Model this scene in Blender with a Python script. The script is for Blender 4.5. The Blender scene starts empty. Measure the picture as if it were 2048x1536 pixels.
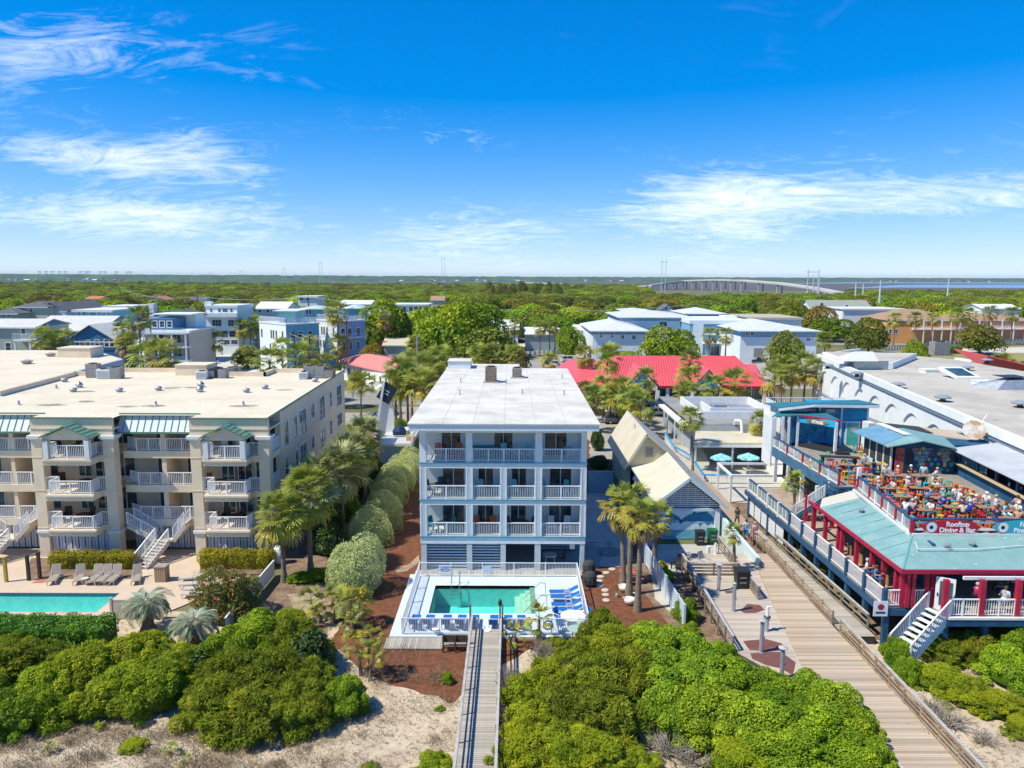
import bpy,bmesh,math,random
import numpy as np
from mathutils import Vector,Matrix,Euler
C=bpy.context.scene
COL=C.collection
RND=random.Random(7)
rad=math.radians
# camera
FPX,PITCH,ROLL,CAMH=1500.0,rad(8.19),rad(0.22),23.5
cam_d=bpy.data.cameras.new('camera');cam=bpy.data.objects.new('camera',cam_d);COL.objects.link(cam)
cam_d.sensor_width=36;cam_d.sensor_fit='HORIZONTAL';cam_d.lens=FPX/2048*36
cam_d.clip_start=0.5;cam_d.clip_end=40000
cam.matrix_world=(Matrix.Translation((0,0,CAMH))@Matrix.Rotation(math.pi/2-PITCH,4,'X')@Matrix.Rotation(ROLL,4,'Z'))
C.camera=cam
# light and sky
SUN_EL,SUN_DIR=rad(54.5),rad(20)
W=bpy.data.worlds.new('World');C.world=W;W.use_nodes=True
nt=W.node_tree;nt.nodes.clear()
def wn(t,**k):
 n=nt.nodes.new(t)
 for a,b in k.items():setattr(n,a,b)
 return n
L=nt.links.new
sky=wn('ShaderNodeTexSky',sky_type='NISHITA');sky.sun_disc=False
sky.sun_elevation=SUN_EL;sky.altitude=0;sky.air_density=0.8;sky.dust_density=0.0;sky.ozone_density=4.0
ldir=Vector((math.cos(SUN_DIR)*math.cos(SUN_EL),math.sin(SUN_DIR)*math.cos(SUN_EL),-math.sin(SUN_EL)))
sky.sun_rotation=math.atan2(-ldir.x,-ldir.y)
hsv=wn('ShaderNodeHueSaturation');hsv.inputs['Saturation'].default_value=1.58;hsv.inputs['Hue'].default_value=0.511
knee=wn('ShaderNodeVectorMath',operation='MULTIPLY_ADD');L(sky.outputs[0],knee.inputs[0]);knee.inputs[1].default_value=(.17,.17,.17);knee.inputs[2].default_value=(1,1,1)
soft=wn('ShaderNodeVectorMath',operation='DIVIDE');L(sky.outputs[0],soft.inputs[0]);L(knee.outputs[0],soft.inputs[1])
tnt=wn('ShaderNodeVectorMath',operation='MULTIPLY');L(soft.outputs[0],tnt.inputs[0]);tnt.inputs[1].default_value=(1.0,1.11,1.27)
L(tnt.outputs[0],hsv.inputs['Color'])
bg=wn('ShaderNodeBackground');bg.inputs[1].default_value=0.15;L(hsv.outputs[0],bg.inputs[0])
bgc=wn('ShaderNodeBackground');bgc.inputs[0].default_value=(0.93,0.97,1.0,1);bgc.inputs[1].default_value=0.76
tc=wn('ShaderNodeTexCoord');sep=wn('ShaderNodeSeparateXYZ');L(tc.outputs['Generated'],sep.inputs[0])
def mth(op,a,b=None,c=None,clamp=False):
 n=wn('ShaderNodeMath',operation=op,use_clamp=clamp)
 for i,x in enumerate((a,b,c)):
  if x is None:continue
  if isinstance(x,(int,float)):n.inputs[i].default_value=x
  else:L(x,n.inputs[i])
 return n.outputs[0]
zz=mth('ADD',mth('MAXIMUM',sep.outputs[2],0.0),0.20)
cmb=wn('ShaderNodeCombineXYZ');L(mth('DIVIDE',sep.outputs[0],zz),cmb.inputs[0]);L(mth('DIVIDE',sep.outputs[1],zz),cmb.inputs[1])
mp=wn('ShaderNodeMapping');mp.inputs['Rotation'].default_value=(0,0,rad(38));mp.inputs['Scale'].default_value=(0.62,1.0,1)
L(cmb.outputs[0],mp.inputs[0])
n1=wn('ShaderNodeTexNoise');n1.inputs['Scale'].default_value=2.1;n1.inputs['Detail'].default_value=9;n1.inputs['Roughness'].default_value=0.6;n1.inputs['Distortion'].default_value=0.9
L(mp.outputs[0],n1.inputs['Vector'])
n2=wn('ShaderNodeTexNoise');n2.inputs['Scale'].default_value=5.2;n2.inputs['Detail'].default_value=8;n2.inputs['Roughness'].default_value=0.72;n2.inputs['Distortion'].default_value=2.4
L(mp.outputs[0],n2.inputs['Vector'])
def pdir(px,py):
 u,v=(px-1024)/FPX,-(py-768)/FPX
 return Vector((u,math.cos(PITCH)+v*math.sin(PITCH),-math.sin(PITCH)+v*math.cos(PITCH))).normalized()
BANKS=[((1400,400),.12,.035,.62),((1480,450),.09,.035,.52),((1640,375),.14,.018,.34),((1980,395),.12,.016,.55),((1840,320),.16,.05,.22),((250,335),.10,.02,.55),((110,305),.13,.016,.32),((60,425),.16,.022,.50),((330,425),.14,.016,.40),((500,360),.045,.03,.42),((375,290),.035,.03,.32),((600,480),.22,.018,.32),((970,455),.09,.035,.46),((890,270),.07,.022,.34),((775,425),.025,.01,.3),((100,50),.20,.05,.15),((60,120),.10,.06,.2),((300,120),.14,.04,.2),((1050,520),.5,.012,.14)]
msk=None
for(p,sx,sz,wt)in BANKS:
 c=pdir(*p)
 az=math.atan2(c.x,c.y);el=math.asin(c.z)
 r=Vector((math.cos(az),-math.sin(az),0));u=r.cross(c)
 def dot(v):
  n=wn('ShaderNodeVectorMath',operation='DOT_PRODUCT');L(tc.outputs['Generated'],n.inputs[0]);n.inputs[1].default_value=v
  return n.outputs['Value']
 front=mth('GREATER_THAN',dot(c),0.0)
 a=mth('DIVIDE',dot(r),sx);b=mth('DIVIDE',dot(u),sz)
 q=mth('ADD',mth('MULTIPLY',a,a),mth('MULTIPLY',b,b))
 e=mth('MULTIPLY',mth('MULTIPLY',mth('POWER',2.718,mth('MULTIPLY',q,-0.8)),wt),front)
 msk=e if msk is None else mth('ADD',msk,e)
msk=mth('ADD',msk,0.03)
tex=mth('ADD',mth('MULTIPLY',n1.outputs[0],0.85),mth('MULTIPLY',n2.outputs[0],0.95))
cl=mth('MULTIPLY',mth('SUBTRACT',mth('ADD',tex,mth('MULTIPLY',msk,0.42)),1.01),1.75,clamp=True)
cl=mth('MULTIPLY',mth('MULTIPLY',cl,mth('MINIMUM',mth('MULTIPLY',msk,2.2),1.0)),0.9,clamp=True)
mixw=wn('ShaderNodeMixShader');L(cl,mixw.inputs[0]);L(bg.outputs[0],mixw.inputs[1]);L(bgc.outputs[0],mixw.inputs[2])
wo=wn('ShaderNodeOutputWorld');L(mixw.outputs[0],wo.inputs[0])
sun_d=bpy.data.lights.new('sun','SUN');sun=bpy.data.objects.new('sun',sun_d);COL.objects.link(sun)
sun_d.energy=3.2;sun_d.angle=rad(0.53);sun_d.color=(1.0,0.95,0.79)
sun.rotation_mode='QUATERNION';sun.rotation_quaternion=ldir.to_track_quat('-Z','Y');sun.location=(-60,-20,90)
C.view_settings.view_transform='Standard';C.view_settings.look='None';C.view_settings.exposure=0.84;C.view_settings.gamma=1.0
C.view_settings.use_curve_mapping=False
C.cycles.max_bounces=6;C.cycles.transparent_max_bounces=8;C.cycles.diffuse_bounces=3;C.cycles.glossy_bounces=3;C.cycles.transmission_bounces=4
C.cycles.caustics_reflective=False;C.cycles.caustics_refractive=False
C.cycles.use_denoising=True
# surveying the photograph
def ray(px,py):
 u,v=(px-1024)/FPX,-(py-768)/FPX
 c,s=math.cos(ROLL),math.sin(ROLL)
 u,v=u*c-v*s,u*s+v*c
 return(u,math.cos(PITCH)+v*math.sin(PITCH),-math.sin(PITCH)+v*math.cos(PITCH))
def G(px,py,z=0.0):
 d=ray(px,py);t=(z-CAMH)/d[2]
 return(d[0]*t,d[1]*t,z)
def AY(px,py,Y):
 d=ray(px,py);t=Y/d[1]
 return(d[0]*t,Y,CAMH+d[2]*t)
def XY(px,py,Y):return AY(px,py,Y)[0]
def ZY(px,py,Y):return AY(px,py,Y)[2]
# meshes
def mesh_np(name,v,quads=None,tris=None,mats=(),mi=None,smooth=False,tint=None):
 me=bpy.data.meshes.new(name)
 v=np.asarray(v,dtype=np.float32).reshape(-1,3)
 idx=[];start=[];n=0
 if quads is not None and len(quads):
  q=np.asarray(quads,dtype=np.int32).reshape(-1,4);idx.append(q.ravel());start.append(np.arange(len(q))*4);n=len(q)*4
 if tris is not None and len(tris):
  t=np.asarray(tris,dtype=np.int32).reshape(-1,3);idx.append(t.ravel());start.append(n+np.arange(len(t))*3)
 idx=np.concatenate(idx);start=np.concatenate(start).astype(np.int32)
 me.vertices.add(len(v));me.vertices.foreach_set('co',v.ravel())
 me.loops.add(len(idx));me.loops.foreach_set('vertex_index',idx.astype(np.int32))
 me.polygons.add(len(start));me.polygons.foreach_set('loop_start',start)
 for m in mats:me.materials.append(m)
 if mi is not None:me.polygons.foreach_set('material_index',np.asarray(mi,dtype=np.int32))
 me.update(calc_edges=True)
 if smooth:me.polygons.foreach_set('use_smooth',np.ones(len(start),dtype=bool))
 if tint is not None:
  a=me.attributes.new('tint','FLOAT','FACE');a.data.foreach_set('value',np.asarray(tint,dtype=np.float32))
 me.validate()
 return me
class MB:
 """collects shapes; build() links them as ONE mesh object"""
 def __init__(s):s.v=[];s.f=[];s.m=[];s.mat=0
 def add(s,vs,fs):
  b=len(s.v);s.v+=[tuple(p)for p in vs]
  for f in fs:s.f.append(tuple(b+i for i in f));s.m.append(s.mat)
  return s
 def box(s,x0,x1,y0,y1,z0,z1):
  x0,x1=min(x0,x1),max(x0,x1);y0,y1=min(y0,y1),max(y0,y1);z0,z1=min(z0,z1),max(z0,z1)
  return s.add([(x0,y0,z0),(x1,y0,z0),(x1,y1,z0),(x0,y1,z0),(x0,y0,z1),(x1,y0,z1),(x1,y1,z1),(x0,y1,z1)],[(3,2,1,0),(4,5,6,7),(0,1,5,4),(1,2,6,5),(2,3,7,6),(3,0,4,7)])
 def cbox(s,c,d,rz=0.0,rx=0.0,ry=0.0):
  E_=Euler((rx,ry,rz)).to_matrix();c=Vector(c);h=Vector(d)*.5
  vs=[c+E_@Vector((a*h.x,b*h.y,e*h.z))for e in(-1,1)for(a,b)in((-1,-1),(1,-1),(1,1),(-1,1))]
  return s.add(vs,[(3,2,1,0),(4,5,6,7),(0,1,5,4),(1,2,6,5),(2,3,7,6),(3,0,4,7)])
 def beam(s,p,q,w,h,up=(0,0,1)):
  p,q=Vector(p),Vector(q);d=(q-p)
  if d.length<1e-6:return s
  d.normalize();u=Vector(up)
  if abs(d.dot(u))>.999:u=Vector((0,1,0))
  r=d.cross(u).normalized();u=r.cross(d)
  vs=[e+r*a*w*.5+u*b*h*.5 for e in(p,q)for(a,b)in((-1,-1),(1,-1),(1,1),(-1,1))]
  return s.add(vs,[(0,1,2,3),(7,6,5,4),(4,5,1,0),(5,6,2,1),(6,7,3,2),(7,4,0,3)])
 def tube(s,p,q,r0,r1=None,n=8,cap=True):
  p,q=Vector(p),Vector(q);r1=r0 if r1 is None else r1;d=(q-p).normalized()
  u=Vector((0,0,1))if abs(d.z)<.9 else Vector((1,0,0))
  a=d.cross(u).normalized();b=d.cross(a)
  vs=[]
  for e,r in((p,r0),(q,r1)):
   for i in range(n):
    t=2*math.pi*i/n;vs.append(e+(a*math.cos(t)+b*math.sin(t))*r)
  fs=[(i,(i+1)%n,n+(i+1)%n,n+i)for i in range(n)]
  if cap:fs+=[tuple(range(n))[::-1],tuple(range(n,2*n))]
  return s.add(vs,fs)
 def path(s,pts,r,n=6):
  for a,b in zip(pts,pts[1:]):s.tube(a,b,r,r,n)
  return s
 def lathe(s,prof,c=(0,0,0),n=12):
  vs=[];fs=[]
  for(r,z)in prof:
   for i in range(n):
    t=2*math.pi*i/n;vs.append((c[0]+r*math.cos(t),c[1]+r*math.sin(t),c[2]+z))
  for k in range(len(prof)-1):
   for i in range(n):fs.append((k*n+i,k*n+(i+1)%n,(k+1)*n+(i+1)%n,(k+1)*n+i))
  fs+=[tuple(range(n))[::-1],tuple(range((len(prof)-1)*n,len(prof)*n))]
  return s.add(vs,fs)
 def prism(s,poly,z0,z1):
  n=len(poly);a=sum(poly[i][0]*poly[(i+1)%n][1]-poly[(i+1)%n][0]*poly[i][1]for i in range(n))
  if a<0:poly=poly[::-1]
  vs=[(x,y,z0)for x,y in poly]+[(x,y,z1)for x,y in poly]
  return s.add(vs,[tuple(range(n))[::-1],tuple(range(n,2*n))]+[(i,(i+1)%n,n+(i+1)%n,n+i)for i in range(n)])
 def yprism(s,poly,y0,y1):
  """polygon in x,z pushed along y"""
  n=len(poly);a=sum(poly[i][0]*poly[(i+1)%n][1]-poly[(i+1)%n][0]*poly[i][1]for i in range(n))
  if a<0:poly=poly[::-1]
  vs=[(x,y0,z)for x,z in poly]+[(x,y1,z)for x,z in poly]
  return s.add(vs,[tuple(range(n)),tuple(range(n,2*n))[::-1]]+[(i,n+i,n+(i+1)%n,(i+1)%n)for i in range(n)])
 def slab(s,pts,t):
  """a flat polygon of any slope, thickened downwards by t"""
  n=len(pts);lo=[(p[0],p[1],p[2]-t)for p in pts]
  return s.add(list(pts)+lo,[tuple(range(n)),tuple(range(n,2*n))[::-1]]+[(i,n+i,n+(i+1)%n,(i+1)%n)for i in range(n)])
 def face(s,pts):return s.add(pts,[tuple(range(len(pts)))])
 def build(s,name,mats,parent=None,smooth=False,loc=None,world=True):
  me=bpy.data.meshes.new(name)
  off=Vector((0,0,0))
  if parent is not None and world:off=ROOTLOC.get(parent.name,Vector((0,0,0)))
  elif loc is not None and world:off=Vector(loc)
  me.from_pydata([(x-off.x,y-off.y,z-off.z)for x,y,z in s.v],[],s.f)
  for m in(mats if isinstance(mats,(list,tuple))else[mats]):me.materials.append(m)
  if any(s.m):me.polygons.foreach_set('material_index',s.m)
  bm=bmesh.new();bm.from_mesh(me);bmesh.ops.recalc_face_normals(bm,faces=bm.faces);bm.to_mesh(me);bm.free()
  if smooth:me.polygons.foreach_set('use_smooth',[True]*len(me.polygons))
  o=bpy.data.objects.new(name,me);COL.objects.link(o)
  if parent is not None:
   o.parent=parent;ROOTLOC[o.name]=off
  elif loc is not None:o.location=loc
  return o
ORD='first second third fourth fifth sixth seventh eighth ninth tenth eleventh twelfth thirteenth fourteenth fifteenth sixteenth seventeenth eighteenth nineteenth twentieth'.split()
ORD+=['twenty-'+o for o in ORD[:9]]
ROOTLOC={}
KIDS={}
def tag(o,label=None,cat=None,group=None,kind=None):
 if label:o['label']=label
 if cat:o['category']=cat
 if group:o['group']=group
 if kind:o['kind']=kind
 return o
def thing(name,label,cat,loc=(0,0,0),group=None):
 """an Empty at the thing's base; parts are built in world coordinates and stored relative to it"""
 o=bpy.data.objects.new(name,None);COL.objects.link(o);o.empty_display_size=.3
 o.location=loc;ROOTLOC[o.name]=Vector(loc)
 return tag(o,label,cat,group)
def put(name,me,parent=None,loc=(0,0,0),rot=(0,0,0),scale=(1,1,1),mat=None):
 """an object that shares mesh data"""
 o=bpy.data.objects.new(name,me);COL.objects.link(o);o.parent=parent
 o.location=loc;o.rotation_euler=rot;o.scale=scale if isinstance(scale,(tuple,list))else(scale,)*3
 if mat is not None:
  o.material_slots[0].link='OBJECT';o.material_slots[0].material=mat
 return o
def children(o):
 k=KIDS.get(o.name)
 if k is None:
  k=KIDS[o.name]=list(o.children)
 return k
def copy_tree(o,loc=None,rz=None,label=None,parent=None,scale=None,group=None,recolour=None):
 c=o.copy();COL.objects.link(c)
 if parent is not None:c.parent=parent
 if loc is not None:c.location=loc;ROOTLOC[c.name]=Vector(loc)
 if rz is not None:c.rotation_euler=(0,0,rz)
 if scale is not None:c.scale=(scale,)*3 if not isinstance(scale,(tuple,list))else scale
 if label:c['label']=label
 if group:c['group']=group
 if recolour and c.type=='MESH':
  for i,s in enumerate(o.material_slots):
   m=s.material
   if m and m.name in recolour:
    c.material_slots[i].link='OBJECT';c.material_slots[i].material=recolour[m.name]
 for ch in children(o):copy_tree(ch,parent=c,recolour=recolour)
 return c
 # materials
MATS={}
def hexc(h):
 h=h.lstrip('#');c=[int(h[i:i+2],16)/255 for i in(0,2,4)]
 return tuple((x/12.92 if x<=.04045 else((x+.055)/1.055)**2.4)for x in c)
def M(key,col=None,col2=None,scale=2.0,rough=.65,bump=0.0,bscale=None,metal=0.0,spec=.3,rnd=0.0,detail=5.0,lo=.4,hi=.62,stretch=None,tint=0.0,transl=0.0,speck=None,noisy=.06):
 if key in MATS:return MATS[key]
 if isinstance(col,str):col=hexc(col)
 if isinstance(col2,str):col2=hexc(col2)
 m=bpy.data.materials.new(key);m.use_nodes=True;MATS[key]=m
 t=m.node_tree;b=t.nodes['Principled BSDF'];N=t.nodes.new;LK=t.links.new
 b.inputs['Roughness'].default_value=rough;b.inputs['Metallic'].default_value=metal;b.inputs['Specular IOR Level'].default_value=spec
 tcn=N('ShaderNodeTexCoord');vec=tcn.outputs['Object']
 if stretch:
  mpn=N('ShaderNodeMapping');mpn.inputs['Scale'].default_value=stretch;LK(vec,mpn.inputs[0]);vec=mpn.outputs[0]
 def mix(fac,a,c,kind='MIX'):
  n=N('ShaderNodeMix');n.data_type='RGBA';n.blend_type=kind
  for s_,x in((0,fac),(6,a),(7,c)):
   if isinstance(x,(int,float)):n.inputs[s_].default_value=x
   elif isinstance(x,tuple):n.inputs[s_].default_value=(*x,1)
   else:LK(x,n.inputs[s_])
  return n.outputs[2]
 def noise(sc,det=detail):
  n=N('ShaderNodeTexNoise');n.inputs['Scale'].default_value=sc;n.inputs['Detail'].default_value=det;n.inputs['Roughness'].default_value=.62
  LK(vec,n.inputs['Vector']);return n.outputs[0]
 def ramp(f,a,c):
  n=N('ShaderNodeMapRange');n.inputs[1].default_value=a;n.inputs[2].default_value=c;LK(f,n.inputs[0]);return n.outputs[0]
 base=col
 if col2 is not None:
  base=mix(ramp(noise(scale),lo,hi),col,col2)
 if speck is not None:
  base=mix(ramp(noise(speck[1],3),1-speck[2],1-speck[2]+.06),base,hexc(speck[0])if isinstance(speck[0],str)else speck[0])
 if noisy:
  base=mix(1.0,base,mix(noise(scale*5.3,6),(1-noisy*3,)*3,(1+noisy*3,)*3),'MULTIPLY')
 if rnd:
  oi=N('ShaderNodeObjectInfo');mr=N('ShaderNodeMapRange');mr.inputs[3].default_value=1-rnd;mr.inputs[4].default_value=1+rnd
  LK(oi.outputs['Random'],mr.inputs[0]);h=N('ShaderNodeHueSaturation');LK(mr.outputs[0],h.inputs['Value'])
  mr2=N('ShaderNodeMath');mr2.operation='FRACT';mm=N('ShaderNodeMath');mm.operation='MULTIPLY';mm.inputs[1].default_value=37.3
  LK(oi.outputs['Random'],mm.inputs[0]);LK(mm.outputs[0],mr2.inputs[0])
  mr3=N('ShaderNodeMapRange');mr3.inputs[3].default_value=.5-rnd*.07;mr3.inputs[4].default_value=.5+rnd*.07
  LK(mr2.outputs[0],mr3.inputs[0]);LK(mr3.outputs[0],h.inputs['Hue'])
  if isinstance(base,tuple):h.inputs['Color'].default_value=(*base,1)
  else:LK(base,h.inputs['Color'])
  base=h.outputs[0]
 if tint:
  at=N('ShaderNodeAttribute');at.attribute_name='tint';mr=N('ShaderNodeMapRange');mr.inputs[3].default_value=1-tint;mr.inputs[4].default_value=1+tint
  LK(at.outputs['Fac'],mr.inputs[0]);h=N('ShaderNodeHueSaturation');LK(mr.outputs[0],h.inputs['Value'])
  mr3=N('ShaderNodeMapRange');mr3.inputs[3].default_value=.5+tint*.045;mr3.inputs[4].default_value=.5-tint*.045;LK(at.outputs['Fac'],mr3.inputs[0]);LK(mr3.outputs[0],h.inputs['Hue'])
  if isinstance(base,tuple):h.inputs['Color'].default_value=(*base,1)
  else:LK(base,h.inputs['Color'])
  base=h.outputs[0]
 if isinstance(base,tuple):b.inputs['Base Color'].default_value=(*base,1)
 else:LK(base,b.inputs['Base Color'])
 if bump:
  bn=N('ShaderNodeBump');bn.inputs['Strength'].default_value=min(1,bump);bn.inputs['Distance'].default_value=.02*max(1,bump)
  LK(noise(bscale or scale*6),bn.inputs['Height']);LK(bn.outputs[0],b.inputs['Normal'])
 if transl:
  tr=N('ShaderNodeBsdfTranslucent');ms=N('ShaderNodeMixShader');ms.inputs[0].default_value=transl
  if isinstance(base,tuple):tr.inputs[0].default_value=(*base,1)
  else:LK(base,tr.inputs[0])
  LK(b.outputs[0],ms.inputs[1]);LK(tr.outputs[0],ms.inputs[2]);LK(ms.outputs[0],t.nodes['Material Output'].inputs[0])
 return m
def lines_bump(m,axis,spacing,depth=.3):
 """fine courses (clapboard, standing seams too small to build) as relief"""
 t=m.node_tree;N=t.nodes.new;LK=t.links.new;b=t.nodes['Principled BSDF']
 g=N('ShaderNodeNewGeometry');s=N('ShaderNodeSeparateXYZ');LK(g.outputs['Position'],s.inputs[0])
 d=N('ShaderNodeMath');d.operation='DIVIDE';d.inputs[1].default_value=spacing;LK(s.outputs[axis],d.inputs[0])
 f=N('ShaderNodeMath');f.operation='FRACT';LK(d.outputs[0],f.inputs[0])
 bn=N('ShaderNodeBump');bn.inputs['Strength'].default_value=1;bn.inputs['Distance'].default_value=depth*spacing;LK(f.outputs[0],bn.inputs['Height'])
 LK(bn.outputs[0],b.inputs['Normal']);return m
white=M('white_paint',(.80,.81,.80),(.70,.72,.72),1.2,.5,noisy=.03)
vinyl=M('white_vinyl',(.80,.81,.82),None,2,.4,noisy=.02)
shellw=M('pale_blue_white_paint',(.75,.79,.80),(.70,.75,.77),1.0,.55,noisy=.03)
siding=lines_bump(M('white_clapboard',(.77,.79,.79),None,1.5,.55,noisy=.03),2,.19,.12)
tealtrim=M('teal_trim',(.10,.27,.36),None,2,.5)
roofwhite=M('white_roof_membrane',(.68,.645,.57),(.54,.51,.44),.3,.8,.2,8,noisy=.06,speck=((.47,.43,.36),.42,.36))
glass=M('dark_window_glass',(.018,.025,.03),(.05,.07,.08),.8,.08,spec=.5,noisy=0)
teal_glass=M('teal_window_glass',(.05,.13,.15),(.02,.05,.06),.6,.1,spec=.5,noisy=0)
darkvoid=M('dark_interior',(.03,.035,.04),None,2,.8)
alu=M('brushed_metal',(.55,.56,.57),None,5,.35,metal=.9)
galv=M('galvanised_metal',(.42,.45,.48),(.33,.36,.4),2,.5,metal=.4)
acgrey=M('air_conditioner_metal',(.33,.31,.28),(.24,.21,.18),3,.6)
rust=M('rusty_metal',(.22,.12,.06),(.32,.24,.16),4,.8)
darkmetal=M('dark_metal',(.035,.035,.038),None,3,.5,spec=.4)
bluecloth=M('blue_canvas',(.012,.13,.42),None,3,.8)
beige=M('beige_stucco',(.82,.65,.45),(.74,.58,.40),.6,.85,.2,30,noisy=.04)
beige2=M('pale_beige_stucco',(.82,.68,.49),(.74,.61,.44),.7,.85,.2,30,noisy=.04)
condo_roof=M('cream_roof_membrane',(.70,.605,.455),(.60,.51,.37),.22,.85,.15,6,noisy=.06,lo=.45,hi=.75)
greenmetal=M('green_metal_roof',(.12,.235,.17),(.14,.27,.20),1,.5,spec=.4,noisy=.03)
palegreen=M('pale_green_metal_roof',(.64,.69,.64),None,1,.55,spec=.4,noisy=.03)
navy=M('navy_paint',(.022,.075,.15),(.03,.10,.19),1.5,.55)
redpaint=M('crimson_paint',(.45,.018,.055),(.36,.015,.05),2,.5)
deckgrey=M('weathered_grey_deck',(.37,.32,.255),(.46,.42,.36),1.4,.85,.3,30,rnd=.2,stretch=(1,6,1))
decktan=M('weathered_tan_deck',(.47,.34,.21),(.46,.40,.33),.5,.85,.3,30,rnd=.22,stretch=(1,5,1))
railwood=M('weathered_rail_wood',(.20,.145,.095),(.32,.27,.22),1.3,.85,.3,25,rnd=.14)
concrete=M('pale_concrete',(.50,.47,.41),(.42,.39,.34),.5,.9,.15,20,noisy=.05)
# the land
def hsh(x,y):return math.sin(x*12.9898+y*78.233)*43758.5453%1.0
def vnoise(x,y):
 i,j=math.floor(x),math.floor(y);u,v=x-i,y-j;u,v=u*u*(3-2*u),v*v*(3-2*v)
 return(hsh(i,j)*(1-u)+hsh(i+1,j)*u)*(1-v)+(hsh(i,j+1)*(1-u)+hsh(i+1,j+1)*u)*v
def fbm(x,y,o=4):
 s=0;a=.5
 for k in range(o):s+=a*vnoise(x,y);x=x*2.03+7.1;y=y*2.03+3.7;a*=.5
 return s
def sheet(name,pts,mat,z,kind='structure',wob=0.0,step=1.2,seed=0):
 P2=[]
 n=len(pts)
 for i in range(n):
  a,b=pts[i],pts[(i+1)%n];d=math.hypot(b[0]-a[0],b[1]-a[1]);k=max(1,int(d/step))if wob else 1
  for j in range(k):
   t=j/k;x,y=a[0]+(b[0]-a[0])*t,a[1]+(b[1]-a[1])*t
   if wob:x+=(fbm(x*.7+seed,y*.7)-.47)*wob*2;y+=(fbm(x*.7+40+seed,y*.7)-.47)*wob*2
   P2.append((x,y))
 mb=MB();mb.face([(x,y,z)for x,y in P2]);o=mb.build(name,mat)
 if o.data.polygons[0].normal.z<0:o.data.flip_normals()
 return tag(o,kind=kind)
def gp(*pp,z=0.0):return[G(x,y,z)[:2]for x,y in pp]
ground_m=M('ground_grass_and_soil',(.115,.125,.045),(.20,.17,.09),.05,.95,.2,3,noisy=.08)
sand_m=M('dune_sand',(.58,.47,.33),(.44,.34,.23),.6,.95,.6,14,speck=((.30,.22,.14),3.1,.44),noisy=.08,lo=.42,hi=.66)
mulch_m=M('red_mulch',(.20,.075,.035),(.13,.048,.024),2.2,.95,.9,26,speck=((.36,.20,.11),16,.38),noisy=.12)
mulch2_m=M('brown_mulch',(.155,.095,.06),(.26,.18,.12),1.2,.95,.8,20,speck=((.40,.31,.22),12,.4),noisy=.1)
lot_m=M('pale_parking_lot',(.40,.355,.28),(.33,.295,.235),.12,.9,.15,14,noisy=.05)
asphalt_m=M('worn_asphalt',(.27,.25,.215),(.33,.31,.27),.1,.9,.15,14,noisy=.06)
gravel_m=M('white_shell_gravel',(.62,.57,.48),(.50,.45,.37),.2,.95,.3,8,noisy=.07)
drygrass_m=M('dry_lawn',(.34,.27,.12),(.24,.23,.08),.15,.95,.3,10,noisy=.08)
marsh_m=M('marsh_mud',(.085,.08,.09),(.12,.11,.105),.004,.9,noisy=.12,stretch=(1,5,1))
marshgreen_m=M('marsh_grass',(.15,.19,.05),(.10,.12,.06),.01,.9,stretch=(1,4,1))
river_m=M('tidal_water',(.10,.20,.33),(.20,.32,.44),.006,.25,spec=.5,stretch=(1,6,1))
mb=MB();mb.face([(-14000,-600,0),(14000,-600,0),(14000,16000,0),(-14000,16000,0)])
tag(mb.build('ground',ground_m),kind='structure')
nx,ny=150,90;x0,x1,y0,y1=-62,62,8,50
vs=[]
for j in range(ny+1):
 for i in range(nx+1):
  x=x0+(x1-x0)*i/nx;y=y0+(y1-y0)*j/ny
  e=max(0,min(1,(40.8-y)/4.0));z=.03+e*(.34*fbm(x*.33,y*.33)+.10*fbm(x*1.4,y*1.4)-.12)
  vs.append((x,y,max(z,.02)))
qs=[(j*(nx+1)+i,j*(nx+1)+i+1,(j+1)*(nx+1)+i+1,(j+1)*(nx+1)+i)for j in range(ny)for i in range(nx)]
o=bpy.data.objects.new('sand_dune',mesh_np('sand_dune',vs,qs,mats=[sand_m],smooth=True));COL.objects.link(o);tag(o,kind='structure')
sheet('mulch_bed',gp((668,1290),(700,1330),(742,1352),(850,1395),(905,1410),(1010,1330),(1060,1300),(1180,1290),(1400,1290),(1392,1235),(1290,1085),(1185,985),(1180,880),(835,880),(790,930),(690,1130)),mulch_m,.06,wob=.7,step=.6)
sheet('garden_soil',gp((440,1300),(560,1160),(600,1000),(690,850),(800,850),(790,930),(690,1130),(640,1230),(668,1290),(560,1330)),mulch2_m,.05,wob=.5,step=.7)
sheet('sandy_patch',gp((575,1190),(640,1185),(700,1225),(660,1260),(600,1235)),M('bare_sandy_soil',(.42,.32,.22),(.28,.2,.13),1.2,.95,.5,14,noisy=.1),.064,wob=.6,step=.5)
sheet('sandy_patch',gp((790,1136),(812,1131),(838,1112),(838,1126),(815,1142),(795,1146)),M('bare_sandy_soil'),.072,wob=.3,step=.3)
sheet('condo_terrace',[(-75,49.2),(-24.5,49.2),(-20.6,55.5),(-20.5,62),(-75,62)],M('pink_beige_concrete',(.60,.47,.35),(.54,.42,.31),.4,.85,.12,14,noisy=.04),.074)
sheet('planting_bed',gp((400,1160),(520,1150),(545,1115),(400,1115)),mulch2_m,.079,wob=.15,step=.6)
sheet('planting_bed',gp((55,1160),(275,1160),(300,1118),(60,1118)),mulch2_m,.079,wob=.15,step=.6)
sheet('red_mat',gp((62,1168),(90,1155),(108,1155),(86,1168)),M('red_rubber_mat',(.45,.17,.11),None,2,.9),.085)
sheet('side_bed',[(11.3,43.5),(14.4,43.5),(14.4,57.5),(12.7,57.5),(9.5,62),(9.0,60)],mulch2_m,.063,wob=.2,step=.6)
sheet('concrete_patio',[(5.7,58.4),(8.8,58.4),(10.4,62),(10.9,75),(10.6,79.5),(5.7,79.5)],concrete,.074)
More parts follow.
